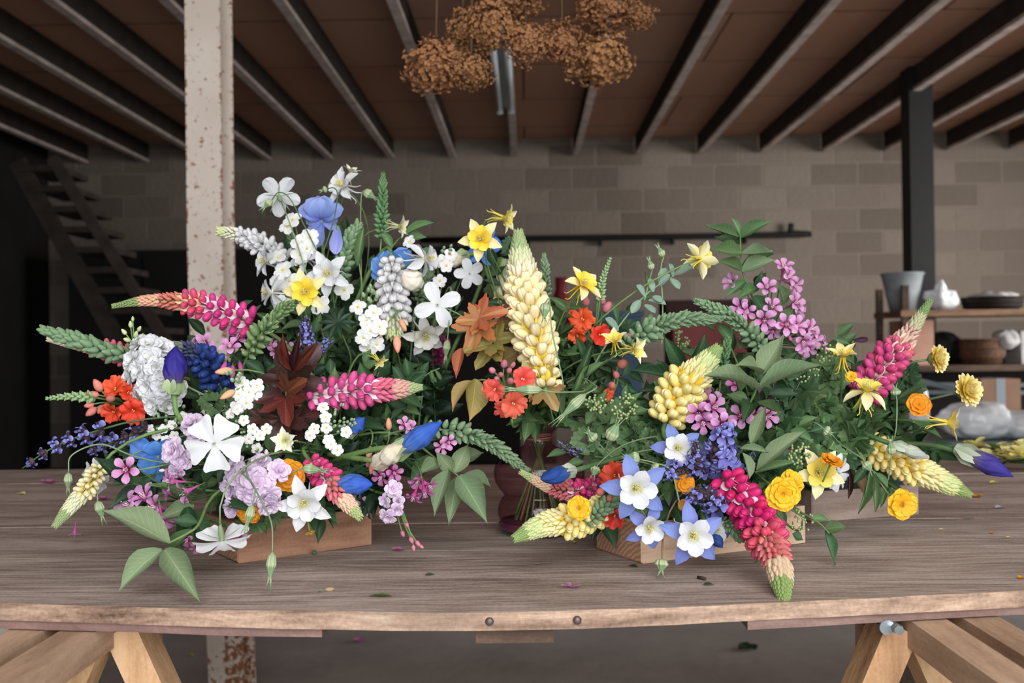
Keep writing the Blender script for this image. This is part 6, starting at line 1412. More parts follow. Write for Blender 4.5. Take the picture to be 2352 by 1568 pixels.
branch('olive brown folded leaf hanging left of the coral flowers', [(1155, 885, 1.2), (1110, 872, 1.2), (1080, 880, 1.2)], [(1092, 870, 1.19, 1078, 968, 1.17, 74, 'y', 'ovate', (.5, .1, .9), 0), (1085, 875, 1.19, 1040, 945, 1.17, 44, 'y', 'ovate', (-.6, .1, .8), 1), (1070, 880, 1.2, 1100, 905, 1.19, 40, 'm', 'ovate')], 'V')
branch('olive leaves under the tall lupin', [(1270, 960, 1.24), (1260, 920, 1.22)], [(1250, 895, 1.22, 1282, 940, 1.2, 0, 'y', 'ninebark', (.1, .2, 1)), (1240, 890, 1.22, 1200, 830, 1.21, 0, 'y', 'ninebark', (-.1, .1, 1))], 'V')
branch('grey green willow leaves in the centre of the vase bouquet', [(1300, 960, 1.24), (1330, 880, 1.22), (1350, 810, 1.22)],
   [(1310, 930, 1.23, 1375, 870, 1.2, 34, 'm', 'lance', (0, .2, 1)), (1300, 940, 1.23, 1340, 840, 1.21, 30, 'm', 'lance', (.2, 0, 1)), (1320, 900, 1.22, 1360, 790, 1.21, 28, 'd', 'lance', (-.1, 0, 1)), (1330, 880, 1.22, 1390, 830, 1.2, 28, 'm', 'lance'), (1290, 950, 1.24, 1270, 860, 1.23, 30, 'm', 'lance'), (1310, 940, 1.22, 1390, 930, 1.2, 30, 'm', 'lance'), (1345, 830, 1.22, 1320, 770, 1.21, 24, 'd', 'lance')], 'V')
branch('glaucous round leaved stem arching right in the vase bouquet', [(1330, 900, 1.27), (1400, 780, 1.27), (1480, 680, 1.27), (1560, 625, 1.27)],
   [(1470, 690, 1.27, 1450, 720, 1.26, 24, 'w', 'round'), (1480, 680, 1.27, 1460, 655, 1.26, 22, 'w', 'round'), (1500, 670, 1.27, 1490, 640, 1.27, 20, 'w', 'round'), (1515, 655, 1.27, 1540, 630, 1.26, 22, 'w', 'round'), (1540, 640, 1.27, 1560, 665, 1.26, 22, 'w', 'round'), (1550, 630, 1.27, 1592, 615, 1.25, 34, 'w', 'round'), (1545, 635, 1.27, 1535, 605, 1.26, 18, 'w', 'round'), (1500, 680, 1.27, 1520, 695, 1.26, 22, 'w', 'round'), (1490, 690, 1.27, 1530, 700, 1.26, 18, 'w', 'round'), (1515, 650, 1.27, 1530, 615, 1.27, 26, 'w', 'round'), (1480, 700, 1.27, 1505, 720, 1.26, 20, 'w', 'round'), (1420, 760, 1.27, 1390, 730, 1.26, 24, 'w', 'round')], 'V', stem='w')
seedpod('upright yellow green bud on the glaucous stem', [(1520, 790, 1.27), (1522, 700, 1.27), (1518, 620, 1.27), (1524, 590, 1.27), (1507, 558, 1.27)], 40, None, 16, 'columbine_bud')
seedpod('slim green bud left of the upright yellow green one', [(1480, 690, 1.27), (1490, 650, 1.27), (1498, 620, 1.27), (1488, 587, 1.27)], 40, None, 15, 'columbine_bud')
# ================================================ RIGHT ARRANGEMENT
lupin('yellow lupin with a green tip pointing to the upper right', [(1530, 965, 1.2), (1560, 905, 1.2), (1605, 855, 1.2), (1650, 797, 1.2)], 108, 'yellow', 'R', taper=(.85, 1, .62, .24), rings=16, k=7)
lupin('small yellow lupin behind the wide pale leaf', [(1812, 925, 1.28), (1812, 900, 1.26), (1808, 872, 1.25)], 76, 'pale', 'RM', rings=5, k=8, taper=(.9, 1, .8, .6))
lupin('pink and cream lupin leaning to the upper right', [(1985, 905, 1.36), (2030, 840, 1.36), (2085, 770, 1.36), (2138, 688, 1.36)], 90, 'rose', 'RR', taper=(1, .92, .45, .2), rings=17)
lupin('yellow lupin reaching right over the greyish block', [(1990, 1025, 1.36), (2070, 1060, 1.34), (2150, 1098, 1.33), (2232, 1138, 1.32)], 80, 'yellow', 'RR', taper=(.95, 1, .75, .22), rings=20, k=7)
lupin('hot pink lupin hanging over the front edge of the table', [(1665, 1100, 1.12), (1735, 1190, 1.08), (1785, 1290, 1.02), (1803, 1392, .97)], 100, 'hang', 'R', taper=(.95, 1, .7, .26), rings=22, k=6)
lupin('cream lupin lying left before the purple vase', [(1390, 1170, 1.13), (1320, 1192, 1.11), (1250, 1205, 1.10), (1182, 1236, 1.09)], 82, 'yellow', 'R', taper=(.9, 1, .72, .3), rings=18, k=7)
lupin('pink lupin with a long green tip before the vase', [(1385, 1118, 1.18), (1320, 1128, 1.16), (1255, 1115, 1.15), (1195, 1083, 1.14)], 62, 'pinkd', 'R', taper=(1, .95, .5, .25), rings=16)
lupin('dark pink lupin flowers deep behind the purple salvia', [(1790, 1045, 1.25), (1800, 1020, 1.25), (1785, 1000, 1.25)], 56, 'maroon', 'RM', rings=4, k=5)
green_spike('grey green budded spike leaning left above the pink weigela', [(1770, 820, 1.3), (1720, 765, 1.3), (1665, 720, 1.3), (1607, 695, 1.3)], 58, 'RM', 'bract', 'sage')
green_spike('short dark green spike behind the yellow lupin tip', [(1655, 870, 1.28), (1662, 825, 1.28), (1672, 780, 1.28)], 42, 'RM', 'bract', 'dark')
green_spike('short green budded spike before the pale block', [(1660, 1195, 1.12), (1685, 1215, 1.11), (1700, 1238, 1.11)], 34, 'R', 'bud', 'sage')
green_spike('green budded sprig between the red and yellow flowers', [(1350, 1200, 1.1), (1395, 1160, 1.1), (1430, 1130, 1.1)], 46, 'R', 'bud', 'sage')
columbine('large blue and white columbine at the left of the blue group', 1460, 1120, 1.06, 158, (-.02, .02, 1), 'blue', 'flat', .25, 'R')
columbine('blue and white columbine overlapping below the large one', 1490, 1208, 1.07, 122, (.1, -.25, 1), 'blue', 'flat', .9, 'R')
columbine('blue and white columbine hanging before the pale block', 1590, 1228, 1.06, 152, (.02, -.05, 1), 'blue', 'flat', .1, 'R')
columbine('blue and white columbine above the purple salvia', 1556, 1030, 1.12, 122, (-.05, .2, 1), 'blue', 'flat', .3, 'R')
columbine('blue columbine half hidden behind the lowest blue one', 1637, 1215, 1.12, 104, (.35, .1, .85), 'blue', 'flat', .6, 'R')
columbine('pale yellow columbine in back view right of the dark leaves', 1605, 595, 1.28, 96, (.45, .15, -.5), 'ypale', 'star', .6, 'V')
columbine('yellow columbine in side view above the lower right leaves', 1935, 820, 1.3, 84, (-.1, .75, .35), 'yellow', 'cup', .3, 'RR')
columbine('large yellow columbine with long spurs hanging down', 1990, 900, 1.27, 112, (.05, .85, .35), 'ypale', 'back', .2, 'RR')
columbine('pale yellow columbine facing right near the purple iris bud', 2172, 970, 1.28, 92, (.92, -.05, .2), 'ypale', 'cup', .4, 'RR')
columbine('pale yellow star columbine above the greyish block', 1880, 1085, 1.2, 122, (-.05, .15, 1), 'ypale', 'star', .55, 'RR')
cockle('pale white flower half hidden behind the yellow star columbine', 1925, 1085, 1.24, 84, (.6, -.1, .7), .3, 'RR')
geum('large yellow geum at the top of the hanging pink lupin', 1797, 1133, 1.08, 84, (.0, .0, 1), 'gold', .3, 'R')
geum('yellow geum half hidden behind the large yellow one', 1820, 1105, 1.13, 60, (.3, .5, .6), 'gold', 0, 'R')
geum('yellow geum flower hanging before the greyish block', 2071, 1157, 1.25, 74, (.05, -.1, 1), 'gold', .1, 'RR', rows=2)
geum('orange geum seen from the side on the yellow star columbine', 1910, 1060, 1.17, 56, (.2, .8, .4), 'orange', .2, 'RR')
geum('orange geum flower beside the pale daisies at the right', 2110, 930, 1.3, 58, (-.1, .3, .9), 'orange', .5, 'RR')
geum('orange geum among the purple salvia', 1572, 1110, 1.12, 50, (.1, .0, .9), 'orange', .1, 'R')
geum('second orange geum bud below the salvia', 1572, 1160, 1.12, 32, (-.3, -.2, .9), 'orange', .1, 'R', rows=2)
geum('yellow geum on the cream lupin before the vase', 1330, 1166, 1.07, 58, (-.2, .1, 1), 'gold', .1, 'R', rows=2)
geum('small yellow geum behind the large yellow columbine', 1955, 865, 1.3, 28, (-.3, .3, .9), 'gold', .1, 'RR', rows=2)
daisy('pale yellow pompon daisy nearest the pink lupin', 2148, 824, 1.33, 70, (.6, .1, .8))
daisy('pale yellow pompon daisy furthest right', 2216, 897, 1.31, 84, (.4, .25, .9))
snapdragon('red snapdragon behind the large blue and white columbine', [(1410, 1090, 1.12, (-.3, .4, .8), 66), (1440, 1095, 1.13, (.3, .5, .7), 50), (1412, 1188, 1.11, (-.1, -.5, .9), 64), (1395, 1110, 1.13, (-.7, .1, .6), 50)], [(1378, 1130, 1.1, (-.4, 0, .9), 40), (1400, 1145, 1.09, (0, -.2, 1), 30), (1405, 1130, 1.1, (.1, .3, 1), 28)], None, 'crimson', 'R', node=(1430, 1140, 1.17), budcol='pinkb')
salvia('bushy purple salvia head below the pink weigela', [(1660, 1065, 1.14), (1650, 1030, 1.12), (1670, 985, 1.12)], 110, 'R', whorls=6, k=11)
salvia('purple salvia spike left of the bushy salvia head', [(1600, 1070, 1.13), (1560, 1075, 1.11), (1525, 1090, 1.1)], 76, 'R', whorls=5, k=7)
salvia('purple salvia spike below the bushy salvia head', [(1650, 1160, 1.1), (1610, 1130, 1.09), (1580, 1150, 1.09)], 74, 'R', whorls=5, k=7)
salvia('dark salvia spike leaning right under the salvia head', [(1590, 1060, 1.11), (1600, 1040, 1.1), (1592, 1010, 1.1)], 56, 'R', whorls=4, k=7)
salvia('thin salvia sprig between the two yellow flowers', [(1720, 1080, 1.15), (1725, 1060, 1.15), (1730, 1035, 1.15)], 30, 'R', whorls=4)
salvia('thin salvia sprig at the vase rim', [(1330, 1040, 1.2), (1300, 1030, 1.2), (1280, 1010, 1.2)], 28, 'R', whorls=4, k=4)
weigela('tall pink weigela branch with leaves at the upper right', [(1800, 612, 1.38, (.0, .7, .6), 42), (1812, 635, 1.37, (.5, .3, .7), 42), (1762, 660, 1.38, (-.1, .4, .8), 42), (1825, 655, 1.39, (.5, -.3, .7), 40), (1680, 648, 1.4, (-.6, .3, .5), 40), (1828, 695, 1.38, (.4, .3, .8), 42), (1835, 715, 1.38, (.6, -.2, .7), 38), (1700, 708, 1.37, (-.5, .1, .8), 46), (1715, 715, 1.36, (-.2, -.2, 1), 40), (1773, 705, 1.36, (.1, .3, .9), 42), (1755, 735, 1.34, (-.1, -.1, 1), 48), (1805, 745, 1.34, (.1, .1, 1), 48), (1832, 748, 1.34, (.3, .2, .9), 44), (1862, 755, 1.35, (.6, .3, .7), 44), (1845, 785, 1.34, (.1, -.4, .9), 44), (1870, 780, 1.35, (.5, -.2, .8), 42), (1890, 790, 1.36, (.8, .1, .4), 36), (1855, 800, 1.34, (-.1, -.6, .8), 38), (1775, 760, 1.36, (-.2, -.5, .8), 36)], 'pink', 'RM', node=(1770, 790, 1.4), buds=[(1720, 685, 1.37, (0, .5, .8), 10), (1785, 742, 1.34, (.5, -.2, .7), 20), (1812, 770, 1.34, (0, -.5, .7), 20), (1700, 760, 1.35, (-.2, -.8, .5), 26)],
   leaves=[(1730, 680, 1.38, 1765, 735, 1.35, 44, 'd', 'ovate', (.1, .3, 1)), (1800, 700, 1.39, 1785, 650, 1.38, 40, 'm'), (1740, 660, 1.4, 1690, 690, 1.38, 36, 'm'), (1800, 740, 1.39, 1830, 700, 1.38, 36, 'm'), (1810, 800, 1.36, 1832, 830, 1.33, 36, 'd'), (1700, 740, 1.38, 1720, 790, 1.36, 36, 'd'), (1740, 660, 1.4, 1750, 620, 1.39, 32, 'd')], size=42, group=None)
weigela('pink weigela flowers between the yellow lupin and wide pale leaves', [(1625, 915, 1.2, (.1, .5, .8), 56), (1605, 950, 1.18, (-.2, -.1, 1), 56), (1640, 935, 1.18, (.4, .2, .9), 54), (1615, 970, 1.17, (0, -.4, .9), 50), (1660, 975, 1.16, (.0, -.1, 1), 54), (1702, 955, 1.18, (-.3, .2, .9), 52), (1735, 955, 1.19, (.2, -.2, .9), 46), (1765, 955, 1.2, (.4, -.1, .9), 48), (1600, 920, 1.2, (-.5, .3, .8), 46)], 'pink', 'R', node=(1680, 910, 1.25), size=60)
weigela('purple pink weigela trumpets behind the wide pale leaf', [(1765, 890, 1.24, (.4, .3, .6), 54), (1775, 915, 1.23, (.6, -.3, .6), 52), (1755, 905, 1.24, (.2, -.4, .8), 46), (1690, 880, 1.27, (-.3, .4, .7), 40)], 'deep', 'R', node=(1740, 930, 1.26), size=50)
branch('tall leafy shoot above the weigela with paired leaves', [(1770, 800, 1.42), (1735, 700, 1.41), (1705, 620, 1.4), (1700, 540, 1.4)],
   [(1700, 545, 1.4, 1618, 518, 1.38, 34, 'm', 'ovate', (-.1, .5, .9)), (1702, 545, 1.4, 1775, 508, 1.38, 40, 'm', 'ovate', (.2, .5, .9)), (1702, 545, 1.4, 1680, 500, 1.4, 20, 'm', 'lance'), (1703, 580, 1.4, 1628, 572, 1.36, 50, 'm', 'ovate', (-.2, .3, 1)), (1703, 582, 1.4, 1776, 578, 1.36, 46, 's', 'ovate', (.2, .4, .9)), (1700, 560, 1.42, 1640, 545, 1.44, 44, 'd', 'ovate'), (1704, 622, 1.4, 1643, 600, 1.38, 40, 'm', 'ovate', (-.1, .4, .9)), (1705, 624, 1.4, 1782, 598, 1.38, 50, 's', 'ovate', (.2, .5, .9)), (1712, 645, 1.4, 1665, 685, 1.39, 30, 'm'), (1705, 610, 1.42, 1775, 585, 1.45, 36, 'd'), (1735, 660, 1.41, 1760, 625, 1.4, 34, 'k')], 'RM', r=.002)
branch('wide pale grey green leaves crowning the right arrangement', [(1680, 1000, 1.22), (1725, 920, 1.18), (1742, 880, 1.16)],
   [(1742, 895, 1.16, 1888, 838, 1.12, 84, 's', 'ovate', (.1, .85, .5), 0), (1740, 895, 1.16, 1618, 862, 1.12, 76, 's', 'ovate', (-.2, .85, .5), 0), (1742, 862, 1.17, 1802, 768, 1.17, 66, 's', 'ovate', (-.4, .3, .9), 2), (1740, 862, 1.17, 1688, 840, 1.13, 52, 's', 'ovate', (-.3, .5, .8), 1), (1725, 925, 1.18, 1705, 975, 1.14, 46, 'd', 'ovate', (-.2, .3, .9)), (1735, 925, 1.18, 1795, 950, 1.14, 44, 'm', 'ovate', (.2, .5, .8)), (1720, 925, 1.18, 1668, 905, 1.18, 44, 'm'), (1700, 900, 1.22, 1680, 850, 1.2, 50, 'm')], 'R', r=.0024)
branch('dark lance shaped leaves before the red crate', [(1580, 900, 1.3), (1578, 850, 1.29)], [(1572, 852, 1.29, 1526, 772, 1.27, 44, 'd', 'lance', (-.2, .1, 1)), (1580, 850, 1.29, 1618, 765, 1.27, 42, 'd', 'lance', (.3, .1, 1)), (1575, 875, 1.29, 1452, 850, 1.26, 40, 'd', 'lance', (0, .5, .9)), (1570, 900, 1.28, 1465, 900, 1.24, 40, 'd', 'lance', (0, .4, .9)), (1560, 920, 1.27, 1500, 880, 1.25, 36, 'd', 'lance')], 'RM')
branch('dark leaves with a green curl right of the grey spike', [(1700, 850, 1.33), (1675, 790, 1.33), (1650, 740, 1.33)], [(1650, 745, 1.32, 1680, 790, 1.31, 34, 'm', 'ovate', (.2, .1, 1)), (1640, 760, 1.32, 1600, 740, 1.31, 22, 'd'), (1700, 800, 1.32, 1712, 770, 1.31, 28, 'm')], 'RM')
branch('pale twisted leaves before the weigela at the right', [(1690, 1050, 1.17), (1730, 1000, 1.15), (1745, 950, 1.15)], [(1725, 1020, 1.15, 1760, 930, 1.13, 40, 's', 'lance', (-.3, .2, .9)), (1700, 1030, 1.15, 1765, 1040, 1.13, 24, 's', 'lance'), (1705, 1040, 1.14, 1720, 1100, 1.12, 34, 's', 'lance', (.4, 0, .9)), (1740, 1080, 1.15, 1850, 990, 1.13, 46, 's', 'lance', (-.2, .5, .8)), (1735, 1085, 1.15, 1830, 1060, 1.14, 24, 'm', 'lance')], 'R')
branch('green leafy twig hanging right before the greyish block', [(1830, 1170, 1.17), (1880, 1200, 1.14), (1905, 1225, 1.13)], [(1895, 1215, 1.14, 1918, 1298, 1.12, 34, 'd', 'ovate', (.3, .1, 1)), (1895, 1215, 1.14, 1945, 1210, 1.13, 40, 'm', 'ovate', (.1, .5, .9)), (1860, 1190, 1.16, 1905, 1195, 1.16, 26, 'm'), (1820, 1225, 1.16, 1845, 1240, 1.16, 30, 'd')], 'R')
branch('green leaves hanging at the left end of the pale block', [(1380, 1190, 1.19), (1400, 1200, 1.18)], [(1385, 1195, 1.18, 1415, 1262, 1.16, 46, 'd', 'ovate', (.3, .1, 1)), (1375, 1190, 1.19, 1358, 1245, 1.18, 30, 'k', 'ovate')], 'R')
branch('hanging dry brown leaves above the greyish block', [(1950, 1030, 1.34), (1955, 1070, 1.32)], [(1950, 1075, 1.31, 1948, 1145, 1.3, 18, 'b', 'lance', (0, 0, 1)), (1965, 1080, 1.31, 1985, 1135, 1.3, 30, 'x', 'lance', (.2, 0, 1)), (1940, 1080, 1.31, 1925, 1120, 1.3, 22, 'x', 'lance')], 'RR', stem='p')
branch('green columbine foliage trailing before the greyish block', [(1980, 1050, 1.3), (2010, 1090, 1.28), (2030, 1120, 1.27), (2052, 1150, 1.26)], [(2000, 1085, 1.28, 1985, 1160, 1.27, 26, 'm', 'lance', (0, 0, 1)), (2005, 1090, 1.28, 2010, 1175, 1.27, 24, 'm', 'lance', (0, 0, 1)), (2010, 1085, 1.28, 2040, 1120, 1.27, 22, 'm', 'lance'), (1990, 1070, 1.28, 1960, 1110, 1.28, 26, 'd', 'lance'), (2000, 1070, 1.28, 1970, 1180, 1.27, 20, 'm', 'lance')], 'RR')
iris_bud('dark violet iris bud pointing to the lower right corner', [(2226, 1044, 1.30), (2328, 1095, 1.27)], 44, ('#7a7450', '#4a3a86', '#3a2a88'), 'RR', .55, 'grey', stempts=((2130, 1020, 1.33), (2030, 1022, 1.36)))
iris_bud('navy iris bud pointing left before the purple vase', [(1300, 1085, 1.12), (1242, 1100, 1.09)], 38, ('#56688a', '#24508e', '#1c3c78'), 'R', .4, 'grey', notw=True)
iris_bud('tiny navy iris bud tip below the blue columbine', [(1638, 1230, 1.09), (1660, 1258, 1.08)], 26, ('#3a5a88', '#24467c', '#1c3868'), 'R', 0, 'grey')
iris_bud('closed pale bud lying along the yellow lupin', [(2070, 1028, 1.29), (2135, 1052, 1.28)], 28, ('#a8b494', '#bcc2ac', '#9a9ca0'), 'RR', .4, 'grey')
seedpod('large cream pointed bud among the columbine leaves', [(1385, 1060, 1.17), (1392, 1030, 1.15), (1398, 1012, 1.14), (1428, 955, 1.13)], 60, 'R', 30, 'columbine_bud')
seedpod('pale green bud left of the large cream bud', [(1400, 1045, 1.17), (1375, 1018, 1.16), (1368, 1012, 1.15), (1345, 985, 1.15)], 40, 'R', 24, 'columbine_bud')
seedpod('pale green bud hanging above the red snapdragon', [(1390, 1050, 1.16), (1375, 1065, 1.15), (1370, 1072, 1.15), (1360, 1100, 1.14)], 30, 'R', 24, 'columbine_bud')
seedpod('hairy cream bud hanging before the pale block', [(1530, 1200, 1.1), (1523, 1235, 1.08), (1521, 1262, 1.075), (1520, 1282, 1.07), (1517, 1325, 1.065)], 40, 'R', 30, 'columbine_bud', col='p')
seedpod('pale striped bud right of the large blue columbine', [(1560, 1150, 1.1), (1540, 1080, 1.1), (1500, 1062, 1.1), (1470, 1055, 1.1), (1424, 1050, 1.1)], 40, 'R', 30, 'columbine_bud')
seedpod('pale bud pointing down right above the large blue columbine', [(1470, 1060, 1.12), (1490, 1065, 1.11), (1498, 1068, 1.1), (1518, 1088, 1.1)], 40, 'R', 24, 'columbine_bud')
seedpod('pale green bud in the leaves left of the long spurs', [(1850, 960, 1.22), (1880, 975, 1.2), (1892, 985, 1.2), (1915, 1000, 1.2)], 40, 'R', 22, 'columbine_bud')
seedpod('yellow green bud below the pink and cream lupin', [(2060, 950, 1.3), (2060, 920, 1.3), (2058, 908, 1.3), (2055, 880, 1.3)], 40, 'RR', 22, 'columbine_bud')
seedpod('yellow green bud above the greyish block at the trailing leaves', [(1960, 1040, 1.25), (1980, 1052, 1.24), (1985, 1060, 1.24), (2008, 1090, 1.23)], 40, 'RR', 22, 'columbine_bud')
seedpod('green spiky seed pod above the right yellow lupin', [(2045, 1070, 1.28), (2047, 1050, 1.28), (2048, 1045, 1.28), (2045, 1000, 1.28)], 40, 'RR', 20, 'columbine_bud')
iris_open('single dark maroon flower behind the upper yellow columbine', 1958, 782, 1.42, 70, ('#3a1c2c', '#4a2438', '#2c1420'), [(.1, .3, 1.0, .4, -.3), (2.9, .3, .9, .4, -.2), (4.5, .3, .5, .5, 0)], 'RR', 'dark_flower')
cluster('green budded hydrangea head left of the cream pointed bud', [(1372, 925, 1.2, 8), (1360, 925, 1.2, 8)], 'buds', 8, 'R', 'budded_hydrangea', buds=((1368, 928, 1.19, 24, 40, 12),), leaves=[(1368, 940, 1.2, 1320, 915, 1.19, 30, 'm'), (1370, 940, 1.2, 1395, 895, 1.19, 34, 'm'), (1365, 945, 1.2, 1345, 975, 1.19, 34, 'm')], budkey=('hyb', '#a4b67e', '#8fa86c', '#c5d09a'))
cluster('green budded hydrangea head above the cream pointed bud', [(1430, 930, 1.19, 8), (1440, 930, 1.19, 8)], 'buds', 8, 'R', 'budded_hydrangea', buds=((1432, 932, 1.18, 30, 50, 13),), leaves=[(1432, 945, 1.19, 1475, 900, 1.17, 36, 'm'), (1435, 950, 1.19, 1490, 940, 1.18, 36, 'm'), (1430, 950, 1.19, 1400, 975, 1.18, 36, 'm')], budkey=('hyb', '#a4b67e', '#8fa86c', '#c5d09a'))
cluster('small green bud head right of the wide pale leaf', [(1860, 862, 1.24, 8), (1850, 868, 1.24, 8)], 'buds', 8, 'RM', 'budded_hydrangea', buds=((1855, 862, 1.23, 26, 26, 11),), budkey=('hyb', '#a4b67e', '#8fa86c', '#c5d09a'))
cluster('small green bud head under the weigela end', [(1895, 812, 1.32, 8), (1885, 815, 1.32, 8)], 'buds', 8, 'RM', 'budded_hydrangea', buds=((1893, 812, 1.31, 22, 20, 11),), budkey=('hyb', '#a4b67e', '#8fa86c', '#c5d09a'))
cluster('small green bud head behind the lance shaped leaves', [(1565, 775, 1.33, 8), (1560, 785, 1.33, 8)], 'buds', 8, 'RM', 'budded_hydrangea', buds=((1560, 780, 1.32, 22, 30, 12),), budkey=('hyb', '#a4b67e', '#8fa86c', '#c5d09a'))
cluster('green scabious bud head at the right of the salvia', [(1830, 1055, 1.16, 8), (1835, 1060, 1.16, 8)], 'buds', 8, 'R', 'budded_hydrangea', buds=((1835, 1045, 1.15, 26, 40, 13),), budkey=('hyb', '#a4b67e', '#8fa86c', '#c5d09a'))
cluster('pale green bud head hanging at the end of the pale block', [(1845, 1190, 1.14, 8), (1840, 1200, 1.14, 8)], 'buds', 8, 'R', 'budded_hydrangea', buds=((1840, 1195, 1.13, 26, 26, 11),), budkey=('hyb', '#a4b67e', '#8fa86c', '#c5d09a'))
# ================================================ filler foliage behind the flowers
KINDS = [('dark green', 'dark_leaf', 'ovate', .5), ('mid green', 'mid_leaf', 'ovate', .5), ('dark green lobed', 'dark_leaf', 'columbine', 1), ('mid green lobed', 'mid_leaf', 'columbine', 1), ('deep green', 'deep_leaf', 'ovate', .55), ('narrow green', 'mid_leaf', 'lance', .28)]
rf = random.Random(77); nfill = 0; heroes = list(HERO)
for i, (lab, px, py, d, an, behind) in enumerate(heroes):
    if not behind: continue
    ds, mt, kd, wr = KINDS[rf.choices(range(6), ((5, 4, 1, 1, 4, 3) if an in ('L', 'LB', 'LC') else (3, 4, 4, 4, 2, 4)))[0]]
    # end point behind the flower, pulled a little towards the heart of the arrangement
    A_ = (VN + Vector((0, 0, .1))) if an == 'V' else ANCH[an]
    p = P(px, py, d + .05); p = p.lerp(A_ + Vector((0, .03, .02)), .24)
    if p.z < ZT + .03: p.z = ZT + .03
    st = VN + Vector((rf.uniform(-.008, .008), rf.uniform(-.008, .008), .0)) if an == 'V' else A_ + Vector((rf.uniform(-.04, .04), rf.uniform(-.02, .03), 0))
    sprig('%s sprig behind the %s' % (ds, ' '.join(lab.split()[:10])), st, p, rf.randint(12, 16), rf.uniform(.034, .05), mt, kd, wr, t0=.2)
    nfill += 1
# inner mass of greenery, each sprig in its own direction
def mass(where, A_, n, rx, ry, rz, kinds, seed):
    rr = random.Random(seed); words = ['lowest', 'second lowest', 'third lowest', 'fourth', 'fifth', 'sixth', 'seventh', 'eighth']
    for i in range(n):
        a = pi * 2 * i / n + rr.uniform(-.2, .2); e = rr.uniform(.15, 1.0)
        v = Vector((cos(a) * rx * (1 - .4 * e), sin(a) * ry, rz * e)); ds, mt, kd, wr = KINDS[rr.choice(kinds)]
        end = A_ + v; px, py, dd = PIX(end)
        near = sorted(heroes, key=lambda h: (h[1] - px) ** 2 + (h[2] - py) ** 2 + (0 if dd > h[3] else 9000))[0]
        side = 'left of' if px < near[1] - 12 else 'right of' if px > near[1] + 12 else ('above' if py < near[2] else 'below')
        key = (ds, side, near[0]); 
        if key in USED: ds = 'shaded ' + ds; key = (ds, side, near[0])
        if key in USED: ds = 'inner ' + ds; key = (ds, side, near[0])
        if key in USED: continue
        USED.add(key); sprig('%s sprig %s the %s' % (ds, side, ' '.join(near[0].split()[:8])), A_ + Vector((rr.uniform(-.03, .03), rr.uniform(-.02, .02), 0)), end, 16, rr.uniform(.04, .055), mt, kd, wr, t0=.2)
USED = set()
mass('L', ANCH['L'], 14, .15, .05, .15, (0, 4, 1, 0), 1)
mass('LB', ANCH['LB'] + Vector((.03, 0, .04)), 12, .12, .05, .20, (0, 4, 1, 5), 2)
mass('LC', ANCH['LC'] + Vector((-.02, 0, .0)), 6, .07, .04, .18, (0, 4, 0), 3)
mass('R', ANCH['R'], 18, .13, .06, .16, (0, 1, 2, 3, 4), 4)
mass('RM', ANCH['RM'] + Vector((0, -.04, 0)), 14, .15, .06, .16, (1, 2, 3, 5), 5)
mass('RR', ANCH['RR'] + Vector((-.03, -.03, 0)), 14, .14, .06, .13, (1, 2, 3, 5, 0), 6)
mass('V', VN + Vector((.02, 0, .06)), 10, .07, .05, .14, (1, 5, 3), 7)
def fill_at(an, pts, size=.042):
    rr = random.Random(len(pts) * 7 + 1)
    for k, (x, y, d, kd_) in enumerate(pts):
        ds, mt, kd, wr = KINDS[kd_]; end = P(x, y, d); A_ = VN if an == 'V' else ANCH[an]
        near = sorted(heroes, key=lambda h: (h[1] - x) ** 2 + (h[2] - y) ** 2)
        for h in near[:6]:
            side = 'left of' if x < h[1] - 12 else 'right of' if x > h[1] + 12 else ('above' if y < h[2] else 'below'); key = (ds, side, h[0])
            if key not in USED: break
        else: continue
        USED.add(key); sprig('%s sprig %s the %s' % (ds, side, ' '.join(h[0].split()[:8])), A_ + Vector((rr.uniform(-.012, .012), rr.uniform(-.01, .01), 0)), end, 15, size * rr.uniform(.85, 1.15), mt, kd, wr, t0=.25)
fill_at('R', [(1330, 960, 1.24, 3), (1350, 1010, 1.22, 3), (1400, 980, 1.23, 3), (1450, 1010, 1.22, 3), (1480, 960, 1.24, 3), (1340, 1060, 1.2, 1), (1430, 1060, 1.2, 3), (1500, 1040, 1.2, 3), (1300, 1040, 1.23, 1), (1460, 900, 1.27, 0), (1380, 900, 1.27, 1)], .036)
fill_at('V', [(1280, 930, 1.26, 5), (1330, 900, 1.27, 5), (1200, 960, 1.24, 1), (1260, 840, 1.33, 0), (1400, 820, 1.3, 5), (1300, 800, 1.33, 1), (1130, 820, 1.32, 0), (1460, 850, 1.3, 0)], .036)
fill_at('RR', [(1900, 870, 1.35, 0), (1940, 960, 1.34, 1), (1990, 960, 1.34, 5), (1880, 930, 1.32, 3), (1950, 1010, 1.3, 3), (1860, 990, 1.3, 3), (2010, 1000, 1.34, 1), (1870, 1040, 1.28, 0)], .04)
fill_at('L', [(760, 860, 1.3, 0), (840, 840, 1.32, 1), (880, 860, 1.32, 4), (620, 860, 1.3, 4), (900, 960, 1.25, 0), (940, 930, 1.26, 1), (560, 840, 1.3, 0), (430, 950, 1.24, 4), (960, 1010, 1.23, 1), (900, 1060, 1.22, 0), (250, 1080, 1.16, 4), (300, 1100, 1.14, 0), (440, 1080, 1.14, 4)], .036)
